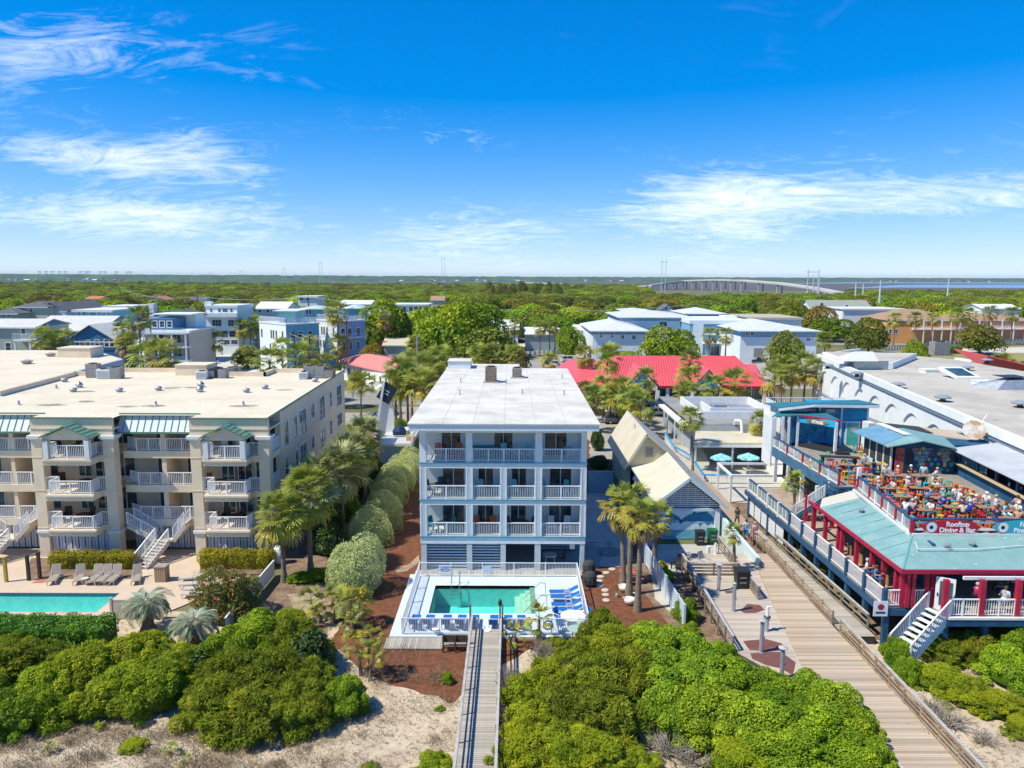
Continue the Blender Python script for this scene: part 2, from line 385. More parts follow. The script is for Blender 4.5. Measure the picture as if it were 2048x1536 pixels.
sheet('gravel_strip',gp((1175,1140),(1195,1140),(1205,1110),(1195,1085),(1165,1085),(1162,1140)),M('grey_pea_gravel',(.36,.35,.33),(.26,.25,.24),3,.95,.6,30,speck=((.55,.53,.5),20,.4)),.082,wob=.15,step=.4)
sheet('beach_access_patio',gp((1302,1090),(1445,1090),(1500,1135),(1470,1140),(1335,1150),(1345,1230),(1310,1200),(1296,1110)),concrete,.07)
sheet('side_yard',[(8.9,57),(11.6,56),(12.7,65),(12.2,80),(11.0,80),(11.0,62)],mulch2_m,.066)
sheet('parking_lot',[(-20,90),(-4,84),(24,98),(62,112),(60,134),(-20,134)],lot_m,.02)
sheet('back_yard',[(-18,62),(-9,62),(-8.4,96),(-20,100)],mulch2_m,.03)
sheet('parking_lot',[(-62,96),(-22,92),(-20,128),(-66,126)],M('grey_parking_lot',(.38,.345,.285),(.33,.30,.25),.12,.9,.15,14,noisy=.05),.025)
sheet('street',[(-160,138),(-20,136),(4,134),(4,150),(-20,152),(-160,156)],asphalt_m,.015)
sheet('street',[(4,134),(15,134),(15,340),(-12,340),(-16,152),(4,150)],asphalt_m,.03)
sheet('parking_lot',[(0,158),(120,158),(122,232),(10,226)],M('grey_asphalt_lot',(.36,.335,.285),(.41,.385,.335),.1,.9,.12,14,noisy=.05),.02)
sheet('gravel_lot',gp((392,722),(430,700),(520,690),(540,706),(500,735),(560,742),(640,748),(640,765),(400,760)),gravel_m,.035,wob=1.5,step=3)
sheet('gravel_lot',gp((1030,700),(1035,685),(1190,683),(1190,702),(1150,703)),gravel_m,.035,wob=.8,step=3)
sheet('lawn',gp((1010,712),(1180,700),(1180,706),(1030,722)),drygrass_m,.045,wob=.5,step=3)
sheet('lawn',gp((1600,712),(1700,706),(2200,685),(2200,745),(1900,730)),drygrass_m,.03,wob=1,step=4)
sheet('sandy_track',gp((1840,700),(2200,690),(2200,705),(1850,708)),gravel_m,.04,wob=1,step=4)
sheet('street',gp((1560,690),(1830,690),(2200,675),(2200,668),(1560,680)),asphalt_m,.05)
sheet('marsh',[(-9000,1450),(9000,1250),(9000,5200),(-9000,5200)],marsh_m,.25)
sheet('marsh_grass_flat',gp((-900,572),(480,573),(300,569),(-900,562)),marshgreen_m,.4,wob=40,step=60)
sheet('river',gp((1690,577),(1800,575.5),(2300,577.5),(2600,576),(2600,568),(1800,570)),river_m,.4,wob=20,step=50)
sheet('river',gp((1560,567.5),(1800,566.5),(2600,570),(2600,566.5),(1700,564.5)),river_m,.4,wob=20,step=60,seed=3)
forest_far_m=M('far_pine_forest',(.045,.10,.075),(.07,.14,.07),.02,.95,noisy=.25)
def shore_y(x):
 px=max(-1500,min(3500,1024+1500*x/3000))
 return 2280+max(0,px)*.82
vs=[];nx,ny=520,9
for j in range(ny):
 for i in range(nx):
  x=-5200+10400*i/(nx-1);y=shore_y(x)+j*70+hsh(i,j)*40
  z=0 if j==0 else 13+8*hsh(i*1.7,j*3.1)+3.5*fbm(i*.08,j)+(2.0 if x<-700 else 0)
  vs.append((x,y,z))
qs=[(j*nx+i,j*nx+i+1,(j+1)*nx+i+1,(j+1)*nx+i)for j in range(ny-1)for i in range(nx-1)]
o=bpy.data.objects.new('far_forest',mesh_np('far_forest',vs,qs,mats=[forest_far_m]));COL.objects.link(o);tag(o,kind='stuff')
# foliage
def leaf_arrays(lumps,n,size,aspect,rs,up=.35,shell=.30,spray=0.0,jit=.5,quad=True,sunny=1.0):
 """n leaves through the outer part of a union of ellipsoids"""
 lp=np.array(lumps,dtype=float);wgt=(lp[:,3]*lp[:,4])**1.0;wgt/=wgt.sum()
 k=rs.choice(len(lp),n,p=wgt)
 d=rs.normal(size=(n,3));d[:,2]+=up;d/=np.linalg.norm(d,axis=1)[:,None]
 rr=1-shell*rs.random(n)**1.6
 c=lp[k,:3]+d*lp[k,3:6]*rr[:,None]
 keep=np.ones(n,bool)
 for a in lp:
  q=(((c-a[:3])/a[3:6])**2).sum(1);keep&=q>.42
 keep&=c[:,2]>.02
 c,d,k=c[keep],d[keep],k[keep];n=len(c)
 nrm=d*.6+np.array([-.12,-.05,.55])*sunny+rs.normal(size=(n,3))*jit;nrm/=np.linalg.norm(nrm,axis=1)[:,None]
 t=np.cross(nrm,rs.normal(size=(n,3)))
 if spray:
  t=t*(1-spray)+d*spray;nrm=nrm-t*((nrm*t).sum(1)/((t*t).sum(1)+1e-9))[:,None];nrm/=np.linalg.norm(nrm,axis=1)[:,None]+1e-9
 t/=np.linalg.norm(t,axis=1)[:,None]+1e-9
 b=np.cross(nrm,t);b/=np.linalg.norm(b,axis=1)[:,None]+1e-9
 s=size*(.6+.8*rs.random(n))[:,None]
 clump=rs.random(len(lp))[k]
 tint=np.clip(.55*clump+.45*rs.random(n),0,1)
 if quad:
  v=np.stack([c-t*s*.5,c+b*s*aspect*.5,c+t*s*.62,c-b*s*aspect*.5],1).reshape(-1,3)
  f=np.arange(n*4).reshape(-1,4)
 else:
  v=np.stack([c-t*s*.35-b*s*aspect*.5,c-t*s*.35+b*s*aspect*.5,c+t*s*.75],1).reshape(-1,3)
  f=np.arange(n*3).reshape(-1,3)
 return v,f,tint,quad
def lump_set(rs,n,R=1.0,H=1.0,base=.35,lr=(.3,.5),flat=.8,stray=0.0):
 """lumps spread over a dome of radius R and height H"""
 out=[]
 for i in range(n):
  a=rs.random()*6.283;e=math.asin(min(1,rs.random()**.8));r=lr[0]+(lr[1]-lr[0])*rs.random()
  rad_=1-r*.75+stray*(rs.random_sample()-.25)
  out.append((math.cos(a)*math.cos(e)*R*rad_,math.sin(a)*math.cos(e)*R*rad_,H*(base+(1-base)*math.sin(e))-r*.5*H*.6,r*R,r*R,r*H*flat))
 out.append((0,0,H*.45,R*.72,R*.72,H*.5))
 return out
def crown_mesh(name,mat,seed,nl,n,size,aspect=.6,R=1.0,H=1.0,**k):
 rs=np.random.RandomState(seed)
 lk={a:k.pop(a)for a in('base','lr','flat','stray')if a in k}
 v,f,t,q=leaf_arrays(lump_set(rs,nl,R,H,**lk),n,size,aspect,rs,**k)
 return mesh_np(name,v,f if q else None,None if q else f,[mat],tint=t)
def core_mesh(name,mat,seed,R=.8,H=.8,nseg=14):
 rs=np.random.RandomState(seed);vs=[];nr=8
 for j in range(nr+1):
  e=-.25+(math.pi/2+.25)*j/nr
  for i in range(nseg):
   a=2*math.pi*i/nseg;r=1+.22*(rs.random_sample()-.5)
   vs.append((R*r*math.cos(a)*math.cos(e),R*r*math.sin(a)*math.cos(e),H*.38+H*.62*r*math.sin(e)))
 qs=[(j*nseg+i,j*nseg+(i+1)%nseg,(j+1)*nseg+(i+1)%nseg,(j+1)*nseg+i)for j in range(nr)for i in range(nseg)]
 return mesh_np(name,vs,qs,mats=[mat],smooth=True)
def twig_mesh(name,mat,seed,n=14,R=.7,H=.8,r=.02):
 rs=random.Random(seed);mb=MB()
 for i in range(n):
  a=rs.random()*6.283;e=.3+rs.random()*1.1
  p=Vector((rs.uniform(-.12,.12)*R,rs.uniform(-.12,.12)*R,0));d=Vector((math.cos(a)*math.cos(e)*R,math.sin(a)*math.cos(e)*R,math.sin(e)*H))
  m1=p+d*.5+Vector((rs.uniform(-.1,.1),rs.uniform(-.1,.1),.05))*R
  mb.tube(p,m1,r,r*.7,5,False);mb.tube(m1,p+d,r*.7,r*.25,5,False)
  for q in range(2):
   e2=p+d+Vector((rs.uniform(-.3,.3),rs.uniform(-.3,.3),rs.uniform(-.05,.2)))*R;mb.tube(m1,e2,r*.5,r*.2,4,False)
 me=bpy.data.meshes.new(name);me.from_pydata(mb.v,[],mb.f);me.materials.append(mat);return me
bark=M('grey_brown_bark',(.16,.12,.085),(.10,.075,.055),3,.95,.6,20)
deadtwig=M('grey_dead_twigs',(.36,.31,.25),(.25,.2,.15),2,.95)
myrtle_m=M('wax_myrtle_leaves',(.33,.37,.013),(.23,.31,.012),.5,.55,tint=.55,rnd=.17,transl=.32,spec=.2,noisy=.1)
cedar_m=M('cedar_leaves',(.28,.31,.02),(.175,.235,.016),.6,.6,tint=.55,rnd=.2,transl=.3,spec=.15,noisy=.1)
bright_m=M('bright_shrub_leaves',(.29,.41,.015),(.20,.33,.013),.7,.5,tint=.5,rnd=.14,transl=.32,spec=.25)
hedge_m=M('clipped_green_hedge_leaves',(.13,.27,.013),(.09,.21,.012),.8,.45,tint=.42,rnd=.08,transl=.25,spec=.3)
sage_m=M('pale_silver_green_leaves',(.53,.57,.24),(.43,.49,.17),1.0,.5,tint=.36,rnd=.08,transl=.25,spec=.3)
yellow_m=M('yellow_hedge_leaves',(.40,.33,.010),(.26,.24,.012),1.2,.5,tint=.35,rnd=.06,transl=.2)
bottle_m=M('bottlebrush_leaves',(.15,.18,.03),(.22,.18,.035),.8,.55,tint=.4,transl=.3)
redflower=M('red_flower',(.42,.02,.012),None,2,.6,rnd=.15)
yellowflower=M('yellow_flower',(.72,.48,.0),None,2,.6,tint=.3)
darkgreen_m=M('dark_shrub_leaves',(.06,.12,.02),(.045,.095,.02),.8,.5,tint=.42,rnd=.12,transl=.12)
oak_m=M('oak_leaves',(.27,.38,.016),(.19,.30,.014),.25,.6,tint=.45,rnd=.38,transl=.3,spec=.15)
oak2_m=M('olive_oak_leaves',(.25,.265,.034),(.17,.20,.03),.25,.6,tint=.45,rnd=.38,transl=.25,spec=.12)
oak3_m=M('russet_oak_leaves',(.32,.22,.03),(.24,.21,.03),.25,.6,tint=.42,rnd=.25,transl=.25,spec=.12)
MYR=[crown_mesh('foliage',myrtle_m,10+i,44,26000,.085,.36,spray=.35,jit=.45,quad=False,lr=(.09,.30),shell=.6,base=.12,stray=.34)for i in range(3)]
CED=[crown_mesh('foliage',cedar_m,20+i,48,26000,.10,.30,spray=.45,jit=.45,quad=False,lr=(.08,.28),shell=.7,base=.1,stray=.38)for i in range(3)]
BRI=[crown_mesh('foliage',bright_m,30+i,40,30000,.052,.65,jit=.6,lr=(.09,.32),shell=.5,base=.15,stray=.26)for i in range(2)]
SAG=[crown_mesh('foliage',sage_m,40+i,14,26000,.042,.6,jit=.7,lr=(.50,.66),shell=.10,base=.32,up=.2,flat=1.0)for i in range(2)]
HED=[crown_mesh('foliage',hedge_m,44+i,12,14000,.06,.6,jit=.7,lr=(.45,.6),shell=.18,base=.3,up=.2)for i in range(2)]
DRK=[crown_mesh('foliage',darkgreen_m,48+i,14,6000,.11,.6,jit=.7,lr=(.3,.5),shell=.35,base=.3)for i in range(2)]
CORE={m.name:core_mesh('inner_foliage',m,5,.74,.74)for m in(myrtle_m,cedar_m,bright_m,sage_m,hedge_m,darkgreen_m,oak_m,bottle_m)}
TWG=[twig_mesh('stems',deadtwig,60+i)for i in range(3)]
def shrub(name,label,cat,group,x,y,R,H,meshes,mat,z=.03,twigs=True,core=True,sq=1.0):
 t=thing(name,label,cat,(x,y,z),group);t.rotation_euler=(0,0,RND.random()*6.28)
 t.scale=(R,R*sq,H)
 put('foliage',RND.choice(meshes),t)
 if core:put('inner_foliage',CORE[mat.name],t)
 if twigs:put('stem',RND.choice(TWG),t,scale=(.9,.9,.8))
 return t
palm_m=M('palm_fronds',(.36,.39,.06),(.27,.33,.055),1.5,.5,rnd=.22,transl=.3,spec=.35)
palmy_m=M('yellowing_palm_fronds',(.50,.41,.05),(.38,.35,.045),1.5,.5,rnd=.2,transl=.3,spec=.3)
palmd_m=M('dead_palm_fronds',(.40,.25,.10),(.29,.19,.08),1.5,.7,rnd=.2)
palmg_m=M('grey_green_palm_fronds',(.38,.39,.16),(.30,.33,.13),1.5,.5,rnd=.18,transl=.3,spec=.35)
pindo_m=M('silver_palm_fronds',(.48,.53,.38),(.38,.44,.29),1.5,.5,rnd=.12,transl=.25,spec=.3)
trunk_m=M('palm_trunk_bark',(.26,.21,.16),(.17,.13,.095),4,.95,.9,12,stretch=(1,1,6))
boots_m=M('palm_boots',(.20,.14,.09),(.30,.23,.16),5,.95,.9,14)
def fan_frond(mat,L_=1.0,R_=1.0,n=15,droop=.35,seed=0,span=2.35):
 """petiole along +x, then a pleated fan"""
 rs=random.Random(seed);v=[];q=[]
 def quad_(a,b,c,d):i=len(v);v.extend([a,b,c,d]);q.append((i,i+1,i+2,i+3))
 w=.018
 quad_((0,-w,0),(0,w,0),(L_,w*.6,.03),(L_,-w*.6,.03));quad_((0,0,-w),(0,0,w),(L_,0,.03+w*.6),(L_,0,.03-w*.6))
 for i in range(n):
  a=-span/2*1.0+span*i/(n-1)+rs.uniform(-.04,.04);ln=R_*(.78+.22*math.cos(a*.8))*rs.uniform(.88,1.05)
  da=span/n*.62
  def pt(r,aa,dz):return(L_+r*math.cos(aa),r*math.sin(aa),.03-dz+.10*abs(math.sin(aa))*r)
  dr=droop*rs.uniform(.7,1.3)
  quad_(pt(0,a,0),pt(ln*.5,a-da,dr*.12+.03),pt(ln*.55,a,dr*.13-.02),pt(ln*.5,a+da,dr*.12+.03))
  quad_(pt(ln*.5,a-da,dr*.12+.03),pt(ln*.93,a-da*.25,dr*.75),pt(ln*.93,a+da*.2,dr*.80),pt(ln*.5,a+da,dr*.12+.03))
 return np.array(v),np.array(q)
def feather_frond(L_=2.0,n=22,seed=0,curl=1.0):
 rs=random.Random(seed);v=[];q=[]
 def pos(t):
  a=.9-2.0*t*curl;return None
 P_=[];x=z=0;ang=1.0
 for i in range(n+1):
  P_.append((x,z,ang));x+=L_/n*math.cos(ang);z+=L_/n*math.sin(ang);ang-=2.15*curl/n
 for i in range(n):
  (xa,za,_),(xb,zb,_)=P_[i],P_[i+1];k=len(v);v+=[(xa,-.015,za),(xa,.015,za),(xb,.012,zb),(xb,-.012,zb)];q.append((k,k+1,k+2,k+3))
  if i>3:
   for s in(-1,1):
    for h in(0,.5):
     l=.62*math.sin(math.pi*min(1,(i+h)/n*.9+.12))*rs.uniform(.85,1.1)*L_/2
     xm,zm,am=P_[i];xm+=(xb-xa)*h;zm+=(zb-za)*h
     tx,tz=math.cos(am),math.sin(am);k=len(v)
     tip=(xm+tx*l*.75,s*l*.62,zm+tz*l*.75+l*.28-.10*l)
     v+=[(xm,0,zm),(xm+tx*.05+(tip[0]-xm)*.5,s*l*.34-.0,(zm+tip[2])/2+.03),tip,(xm+(tip[0]-xm)*.5-tx*.03,s*l*.36,(zm+tip[2])/2)];q.append((k,k+1,k+2,k+3))
 return np.array(v),np.array(q)
def frond_mesh(nm,vq,mat):return mesh_np(nm,vq[0],vq[1],mats=[mat])
FRV=[fan_frond(None,.85,.85,15,d,s)for d,s in((.22,1),(.38,2),(.6,3))]
FR={}
for key,mt in(('g',palm_m),('y',palmy_m),('d',palmd_m),('s',palmg_m)):FR[key]=[frond_mesh('frond',f,mt)for f in FRV]
PIN=[frond_mesh('frond',feather_frond(2.1,20,s,c),pindo_m)for s,c in((1,1.0),(2,1.15),(3,.85))]
def trunk_mesh(h,r0,r1,bend,seed,boots=0,n=10):
 rs=random.Random(seed);mb=MB();k=max(3,int(h/.5));pts=[]
 for i in range(k+1):
  t=i/k;r=r0+(r1-r0)*t+(.10*r0*math.sin(i*2.4))*.5+(r0*.5*(1-t*5)if t<.2 else 0)
  pts.append((bend[0]*t*t,bend[1]*t*t,h*t,r))
 for a,b in zip(pts,pts[1:]):
  mb.tube(a[:3],b[:3],a[3]*1.03,b[3]*.97,n,False)
 me=bpy.data.meshes.new('trunk');me.from_pydata(mb.v,[],mb.f);me.materials.append(trunk_m);me.polygons.foreach_set('use_smooth',[True]*len(me.polygons))
 return me
def boot_mesh(R_,H_,seed):
 rs=random.Random(seed);mb=MB()
 for i in range(34):
  a=i*2.399;z=-H_*(1-i/34);c,s=math.cos(a),math.sin(a);r=R_*.75
  mb.beam((c*r,s*r,z),(c*(r+.16),s*(r+.16),z+.26),.10,.04)
 mb.lathe([(R_*.85,-H_),(R_*1.15,-H_*.4),(R_*.9,.1)],n=9)
 me=bpy.data.meshes.new('leaf_bases');me.from_pydata(mb.v,[],mb.f);me.materials.append(boots_m);return me
BOOT=boot_mesh(.19,.9,3)
def merged_crown(seed,n,mats_keys,sc):
 """the whole head of a palm too small to pick fronds apart"""
 rs=random.Random(seed);V=[];Q=[];mi=[];base=0
 for i in range(n):
  t=i/(n-1);pitch=1.35-2.15*t+rs.uniform(-.15,.15);az=i*2.399+rs.uniform(-.2,.2)
  v,q=FRV[rs.choice((0,1,1,2))if t<.75 else 2]
  Rm=np.array(Euler((rs.uniform(-.4,.4),-pitch,az),'XYZ').to_matrix());s=sc*rs.uniform(.85,1.1)
  V.append((v*s)@Rm.T+np.array([0,0,.12*(1-t)]));Q.append(q+base);base+=len(v)
  m=0 if t<.62+rs.uniform(-.1,.15)else(1 if t<.85 else 2)
  mi+=[m]*len(q)
 return mesh_np('crown',np.concatenate(V),np.concatenate(Q),mats=[FR[k][0].materials[0]for k in mats_keys],mi=mi)
CROWNS=[merged_crown(s,30,k,1.0)for s,k in((1,'gyd'),(2,'gyd'),(3,'ggy'),(4,'gyy'))]
TRK=[trunk_mesh(1.0,.16,.13,(0,0),i)for i in range(2)]
PALMS_N=[0]
def far_palm(x,y,h,R=1.5,label=None,group='sabal palms planted round the buildings',name='palm_tree',z=0,r=1.0):
 t=thing(name,label or 'sabal palm with a round fan leaf crown beside the streets','palm tree',(x,y,z),group)
 s=put('trunk',TRK[PALMS_N[0]%2],t,scale=(r*1.25,r*1.25,h));s.rotation_euler=(RND.uniform(-.03,.03),RND.uniform(-.03,.03),0)
 put('crown',CROWNS[PALMS_N[0]%4],t,loc=(0,0,h),rot=(0,0,RND.random()*6),scale=(R/1.6,R/1.6,R/1.6*1.05));PALMS_N[0]+=1
 return t
def near_palm(x,y,h,R,label,kinds='gggys',n=34,r=.17,bend=(0,0),group=None,name='palm_tree',z=.04,boots=True,pmin=-.95,seed=0,shag=0):
 rs=random.Random(seed*31+5)
 t=thing(name,label,'palm tree',(x,y,z),group);t.rotation_euler=(0,0,0)
 put('trunk',trunk_mesh(h,r*1.15,r*.85,bend,seed),t)
 if boots:put('leaf_bases',BOOT,t,loc=(bend[0],bend[1],h-.05),scale=(r/.17,)*3)
 sc=R/1.65
 for i in range(n):
  tt=i/(n-1);pitch=1.35+(pmin-1.35)*tt+rs.uniform(-.14,.14);az=i*2.399+rs.uniform(-.25,.25)
  k=kinds[min(len(kinds)-1,int(tt*len(kinds)))]
  put('frond',FR[k][rs.choice((0,1,1))if tt<.6 else rs.choice((1,2,2))],t,loc=(bend[0],bend[1],h+.15*(1-tt)),rot=(rs.uniform(-.5,.5),-pitch,az),scale=sc*rs.uniform(.85,1.12))
 for i in range(shag):
  az=rs.random()*6.28
  put('frond',FR['d'][2],t,loc=(bend[0],bend[1],h-.15-rs.random()*.5),rot=(rs.uniform(-.4,.4),1.15+rs.random()*.3,az),scale=sc*.8)
 return t
 # railings, windows, doors
def railing(parent,p,q,h=1.0,mat=None,gap=.13,post=None,top=(.09,.07),bal=.035,name='railing'):
 """one balustrade panel: top_rail, bottom_rail and posts are parts' shapes; the thin balusters one mass"""
 mat=mat or vinyl;p,q=Vector(p),Vector(q);d=q-p;n=max(2,int(d.length/gap))
 r=MB();up=Vector((0,0,h));lo=Vector((0,0,.10))
 r.beam(p+up,q+up,*top);r.beam(p+lo,q+lo,.06,.05)
 for t in([0,1]if post is None else post):
  e=p+d*t;r.beam(e,e+Vector((0,0,h+.03)),.085,.085)
 o=r.build(name,mat,parent)
 b=MB()
 for i in range(1,n):
  e=p+d*(i/n);b.beam(e+lo,e+up,bal,bal)
 tag(b.build('balusters',mat,o),kind='stuff')
 return o
def window(parent,x,z,y,w,h,mat=None,gl=None,cols=1,rows=2,face='-y',frame=.10,name='window',proud=.05):
 """frame standing proud of the wall, pane set back inside it. face: -y, +x or -x; (x,z) is the lower corner, y the wall's plane"""
 mat=mat or white;gl=gl or glass
 f=MB();g=MB()
 def bx(m,a0,a1,z0,z1,d0,d1):
  if face=='-y':m.box(x+a0,x+a1,y-d1,y-d0,z+z0,z+z1)
  elif face=='+x':m.box(y+d0,y+d1,x+a0,x+a1,z+z0,z+z1)
  else:m.box(y-d1,y-d0,x+a0,x+a1,z+z0,z+z1)
 bx(f,-frame,0,-frame,h+frame,-.02,proud);bx(f,w,w+frame,-frame,h+frame,-.02,proud)
 bx(f,0,w,-frame,0,-.02,proud+.02);bx(f,0,w,h,h+frame,-.02,proud)
 for c in range(1,cols):bx(f,w*c/cols-.03,w*c/cols+.03,0,h,-.01,proud-.012)
 for r in range(1,rows):bx(f,0,w,h*r/rows-.025,h*r/rows+.025,-.01,proud-.016)
 bx(g,0,w,0,h,.004,.012)
 o=f.build(name,mat,parent);g.build('pane',gl,o);return o
def wallbox(parent,name,mat,*b):
 return MB().box(*b).build(name,mat,parent)
 # the white four storey house in the middle
def main_house():
 Y0=57.5
 T=thing('beach_house','white four storey beach house with flat pale roof and railed balconies behind the small pool','building',(-.6,Y0,0))
 X=[XY(p,890,Y0)for p in(838.4,851.6,931.5,944.7,1000.6,1013.3,1070.5,1084.5,1163,1177)]
 XL,XR=X[0],X[9]-.12
 X[9]=XR
 F_=[2.94,5.98,8.98];tops=[5.52,8.52,11.36];DEP=2.3;YB=96.3
 wall=siding
 m=MB();m.box(XL+.05,XR-.05,Y0+DEP,91.5,2.5,11.5);m.box(XL+.05,.75,91.49,YB-.8,2.5,11.5)
 m.build('wall',wall,T)
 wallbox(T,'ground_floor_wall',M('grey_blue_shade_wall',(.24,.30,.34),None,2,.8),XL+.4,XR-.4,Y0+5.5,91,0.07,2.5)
 for k,z in enumerate(F_):
  wallbox(T,'floor_edge',tealtrim,XL-.06,XR+.06,Y0-.07,Y0+DEP,z-.10,z)
  b=MB();bh=.47 if k else .62
  b.box(XL,XR,Y0,Y0+.28,z-bh,z-.103);b.box(XL,XL+.2,Y0+.28,Y0+DEP,z-bh,z-.103);b.box(XR-.2,XR,Y0+.28,Y0+DEP,z-bh,z-.103)
  b.build('beam',shellw,T)
  wallbox(T,'balcony_floor',M('balcony_floor',(.60,.60,.57),None,2,.8),XL+.1,XR-.1,Y0+.02,Y0+DEP-.003,z+.002,z+.022)
 for k,z in enumerate(F_):
  z1=tops[k]+.02
  for i in(0,2,4,6,8):
   if i==4 and k==2:continue
   c=MB();c.box(X[i],X[i+1],Y0+.012,Y0+.42,z,z1)
   o=c.build('column',white if k==2 else siding,T)
   if k<2:
    e=MB();e.box(X[i]-.02,X[i]+.10,Y0-.012,Y0+.45,z,z1);e.box(X[i+1]-.10,X[i+1]+.02,Y0-.012,Y0+.45,z,z1)
    e.build('corner_board',white,o)
  wallbox(T,'column',white,XR-.3,XR,Y0+DEP-.35,Y0+DEP-.02,z,z1)
 for i in(0,2,4,6,8):
  wallbox(T,'pier',M('grey_white_block_pier',(.56,.61,.63),(.5,.55,.58),1.3,.8),X[i]+.03,X[i+1]-.05,Y0+.03,Y0+.50,0,2.33)
 b=MB();b.box(XL,XR,Y0,Y0+.3,11.36,11.62);b.box(XL,XL+.25,Y0+.3,Y0+DEP,11.36,11.62);b.box(XR-.25,XR,Y0+.3,Y0+DEP,11.36,11.62);b.build('beam',white,T)
 wallbox(T,'ceiling',white,XL+.25,XR-.25,Y0+.3,Y0+DEP,11.42,11.5)
 rf=MB();rf.prism([(XL-.72,Y0-.72),(XR+.85,Y0-.72),(XR+.85,92),(.85,92),(.85,YB),(XL-.72,YB)],11.66,12.13)
 rf.build('fascia',M('pale_blue_fascia',(.70,.76,.80),None,2,.5),T)
 r2=MB();r2.prism([(XL-.80,Y0-.80),(XR+.93,Y0-.80),(XR+.93,92.1),(.93,92.1),(.93,YB+.1),(XL-.80,YB+.1)],12.133,12.23)
 roof=r2.build('roof',roofwhite,T)
 seam=M('roof_seam',(.44,.43,.40),None,3,.9)
 s=MB()
 for x in(-5.4,-3.0,-.6,1.8,4.2):s.box(x-.02,x+.02,Y0-.6,91.5 if x>.5 else 96,12.231,12.238)
 for y in(66,74,82,89):s.box(XL-.6,XR+.7,y-.02,y+.02,12.231,12.237)
 s.build('seam',seam,roof)
 for x,y in((-5,71),(-5.5,79.5),(-.6,78.5),(1.0,71.5),(5,71),(5.6,83)):
  s=MB();s.lathe([(.16,0),(.06,.05),(.05,.38),(.09,.4),(.09,.45)],(x,y,12.232),8);s.build('vent_pipe',galv,roof)
 for k,z in enumerate(F_):
  sp=[(1,2),(3,4),(5,6),(7,8)]if k<2 else[(1,2),(3,6),(7,8)]
  for a,b in sp:
   n=1 if(a,b)in((3,4),(5,6))else(2 if(a,b)!=(3,6)else 4)
   railing(T,(X[a]+.02,Y0+.14,z+.02),(X[b]-.02,Y0+.14,z+.02),1.04,post=[i/n for i in range(n+1)])
  railing(T,(XL+.14,Y0+.45,z+.02),(XL+.14,Y0+DEP-.05,z+.02),1.04)
  railing(T,(XR-.14,Y0+.45,z+.02),(XR-.14,Y0+DEP-.4,z+.02),1.04)
  doors={2:((884,921),(989,1025),(1090,1133)),1:((886,928),(957,986),(1024,1052),(1100,1142)),0:((886,928),(956,986),(1022,1051),(1098,1142))}[k]
  py=(880,948,1022)[2-k]
  for a,b in doors:
   x0,x1=XY(a,py,Y0+DEP),XY(b,py,Y0+DEP)
   window(T,x0,z+.05,Y0+DEP,x1-x0,2.12,cols=2,rows=1,name='sliding_door',frame=.08)
 slat=M('blue_grey_slat',(.42,.54,.62),None,2,.6,rnd=.08)
 me=None
 for a,b in((1,2),(3,4)):
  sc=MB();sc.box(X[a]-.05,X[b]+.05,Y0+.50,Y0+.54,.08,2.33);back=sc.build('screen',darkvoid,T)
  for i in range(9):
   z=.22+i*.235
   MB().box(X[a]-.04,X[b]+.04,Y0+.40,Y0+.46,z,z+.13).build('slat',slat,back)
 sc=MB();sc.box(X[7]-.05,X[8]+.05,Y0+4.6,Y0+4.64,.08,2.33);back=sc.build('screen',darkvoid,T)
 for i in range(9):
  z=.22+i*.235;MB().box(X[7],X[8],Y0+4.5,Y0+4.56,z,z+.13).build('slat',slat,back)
 wallbox(T,'notice',white,X[8]-.75,X[8]-.35,Y0+.52,Y0+.55,1.7,2.25)
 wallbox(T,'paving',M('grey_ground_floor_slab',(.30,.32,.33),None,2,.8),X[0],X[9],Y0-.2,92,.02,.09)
 t=thing('stair_bulkhead','pale box shaped roof bulkhead at the back left of the white roof','roof box',(-6,92,12.24))
 MB().box(-7.85,-5.1,91.3,94.5,12.235,13.1).build('box',shellw,t);MB().box(-7.92,-5.03,91.2,94.6,13.102,13.18).build('cap',roofwhite,t)
 for(px,py,w,h,lab,mt)in((982,764,1.2,1.55,'tall rusty brown air conditioner on the white flat roof',rust),(1034,755,1.05,1.0,'low grey air conditioner on the white roof, right of the rusty one',acgrey)):
  x,y,_=G(px,py,12.24)
  t=thing('air_conditioner',lab,'air conditioner',(x,y,12.24))
  MB().box(x-w*.7,x+w*.75,y-.8,y+.8,12.24,12.34).build('base',concrete,t)
  b=MB().box(x-w/2,x+w/2,y-.6,y+.6,12.342,12.34+h).build('housing',mt,t)
  g=MB()
  for i in range(8):g.box(x-w/2+.08,x+w/2-.08,y-.63,y-.602,12.5+i*h*.1,12.5+i*h*.1+.06)
  g.build('louvre',acgrey,b)
  MB().lathe([(w*.36,0),(w*.36,.1),(w*.1,.12)],(x,y,12.342+h),12).build('fan_guard',darkmetal,t)
  # balcony furniture
 def chair(colmat,label,group,x,y,z,rz,kind='adirondack'):
  t=thing('balcony_chair',label,'chair',(0,0,0),group)
  s=MB();s.cbox((0,0,.42),(.52,.5,.05),rx=-.1);s.build('seat',colmat,t,world=False)
  b=MB()
  for i in range(5):b.cbox(((i-2)*.105,.27,.80+(.04 if abs(i-2)<2 else 0)),(.09,.03,.80),rx=-.2)
  b.build('backrest',colmat,t,world=False)
  a=MB()
  for sx in(-1,1):a.cbox((sx*.31,0,.64),(.11,.6,.03))
  a.build('armrest',colmat,t,world=False)
  for sx in(-1,1):
   for sy in(-.24,.24):MB().box(sx*.29-.03,sx*.29+.03,sy-.03,sy+.03,0,.62).build('leg',colmat,t,world=False)
  t.location=(x,y,z);t.rotation_euler=(0,0,rz);return t
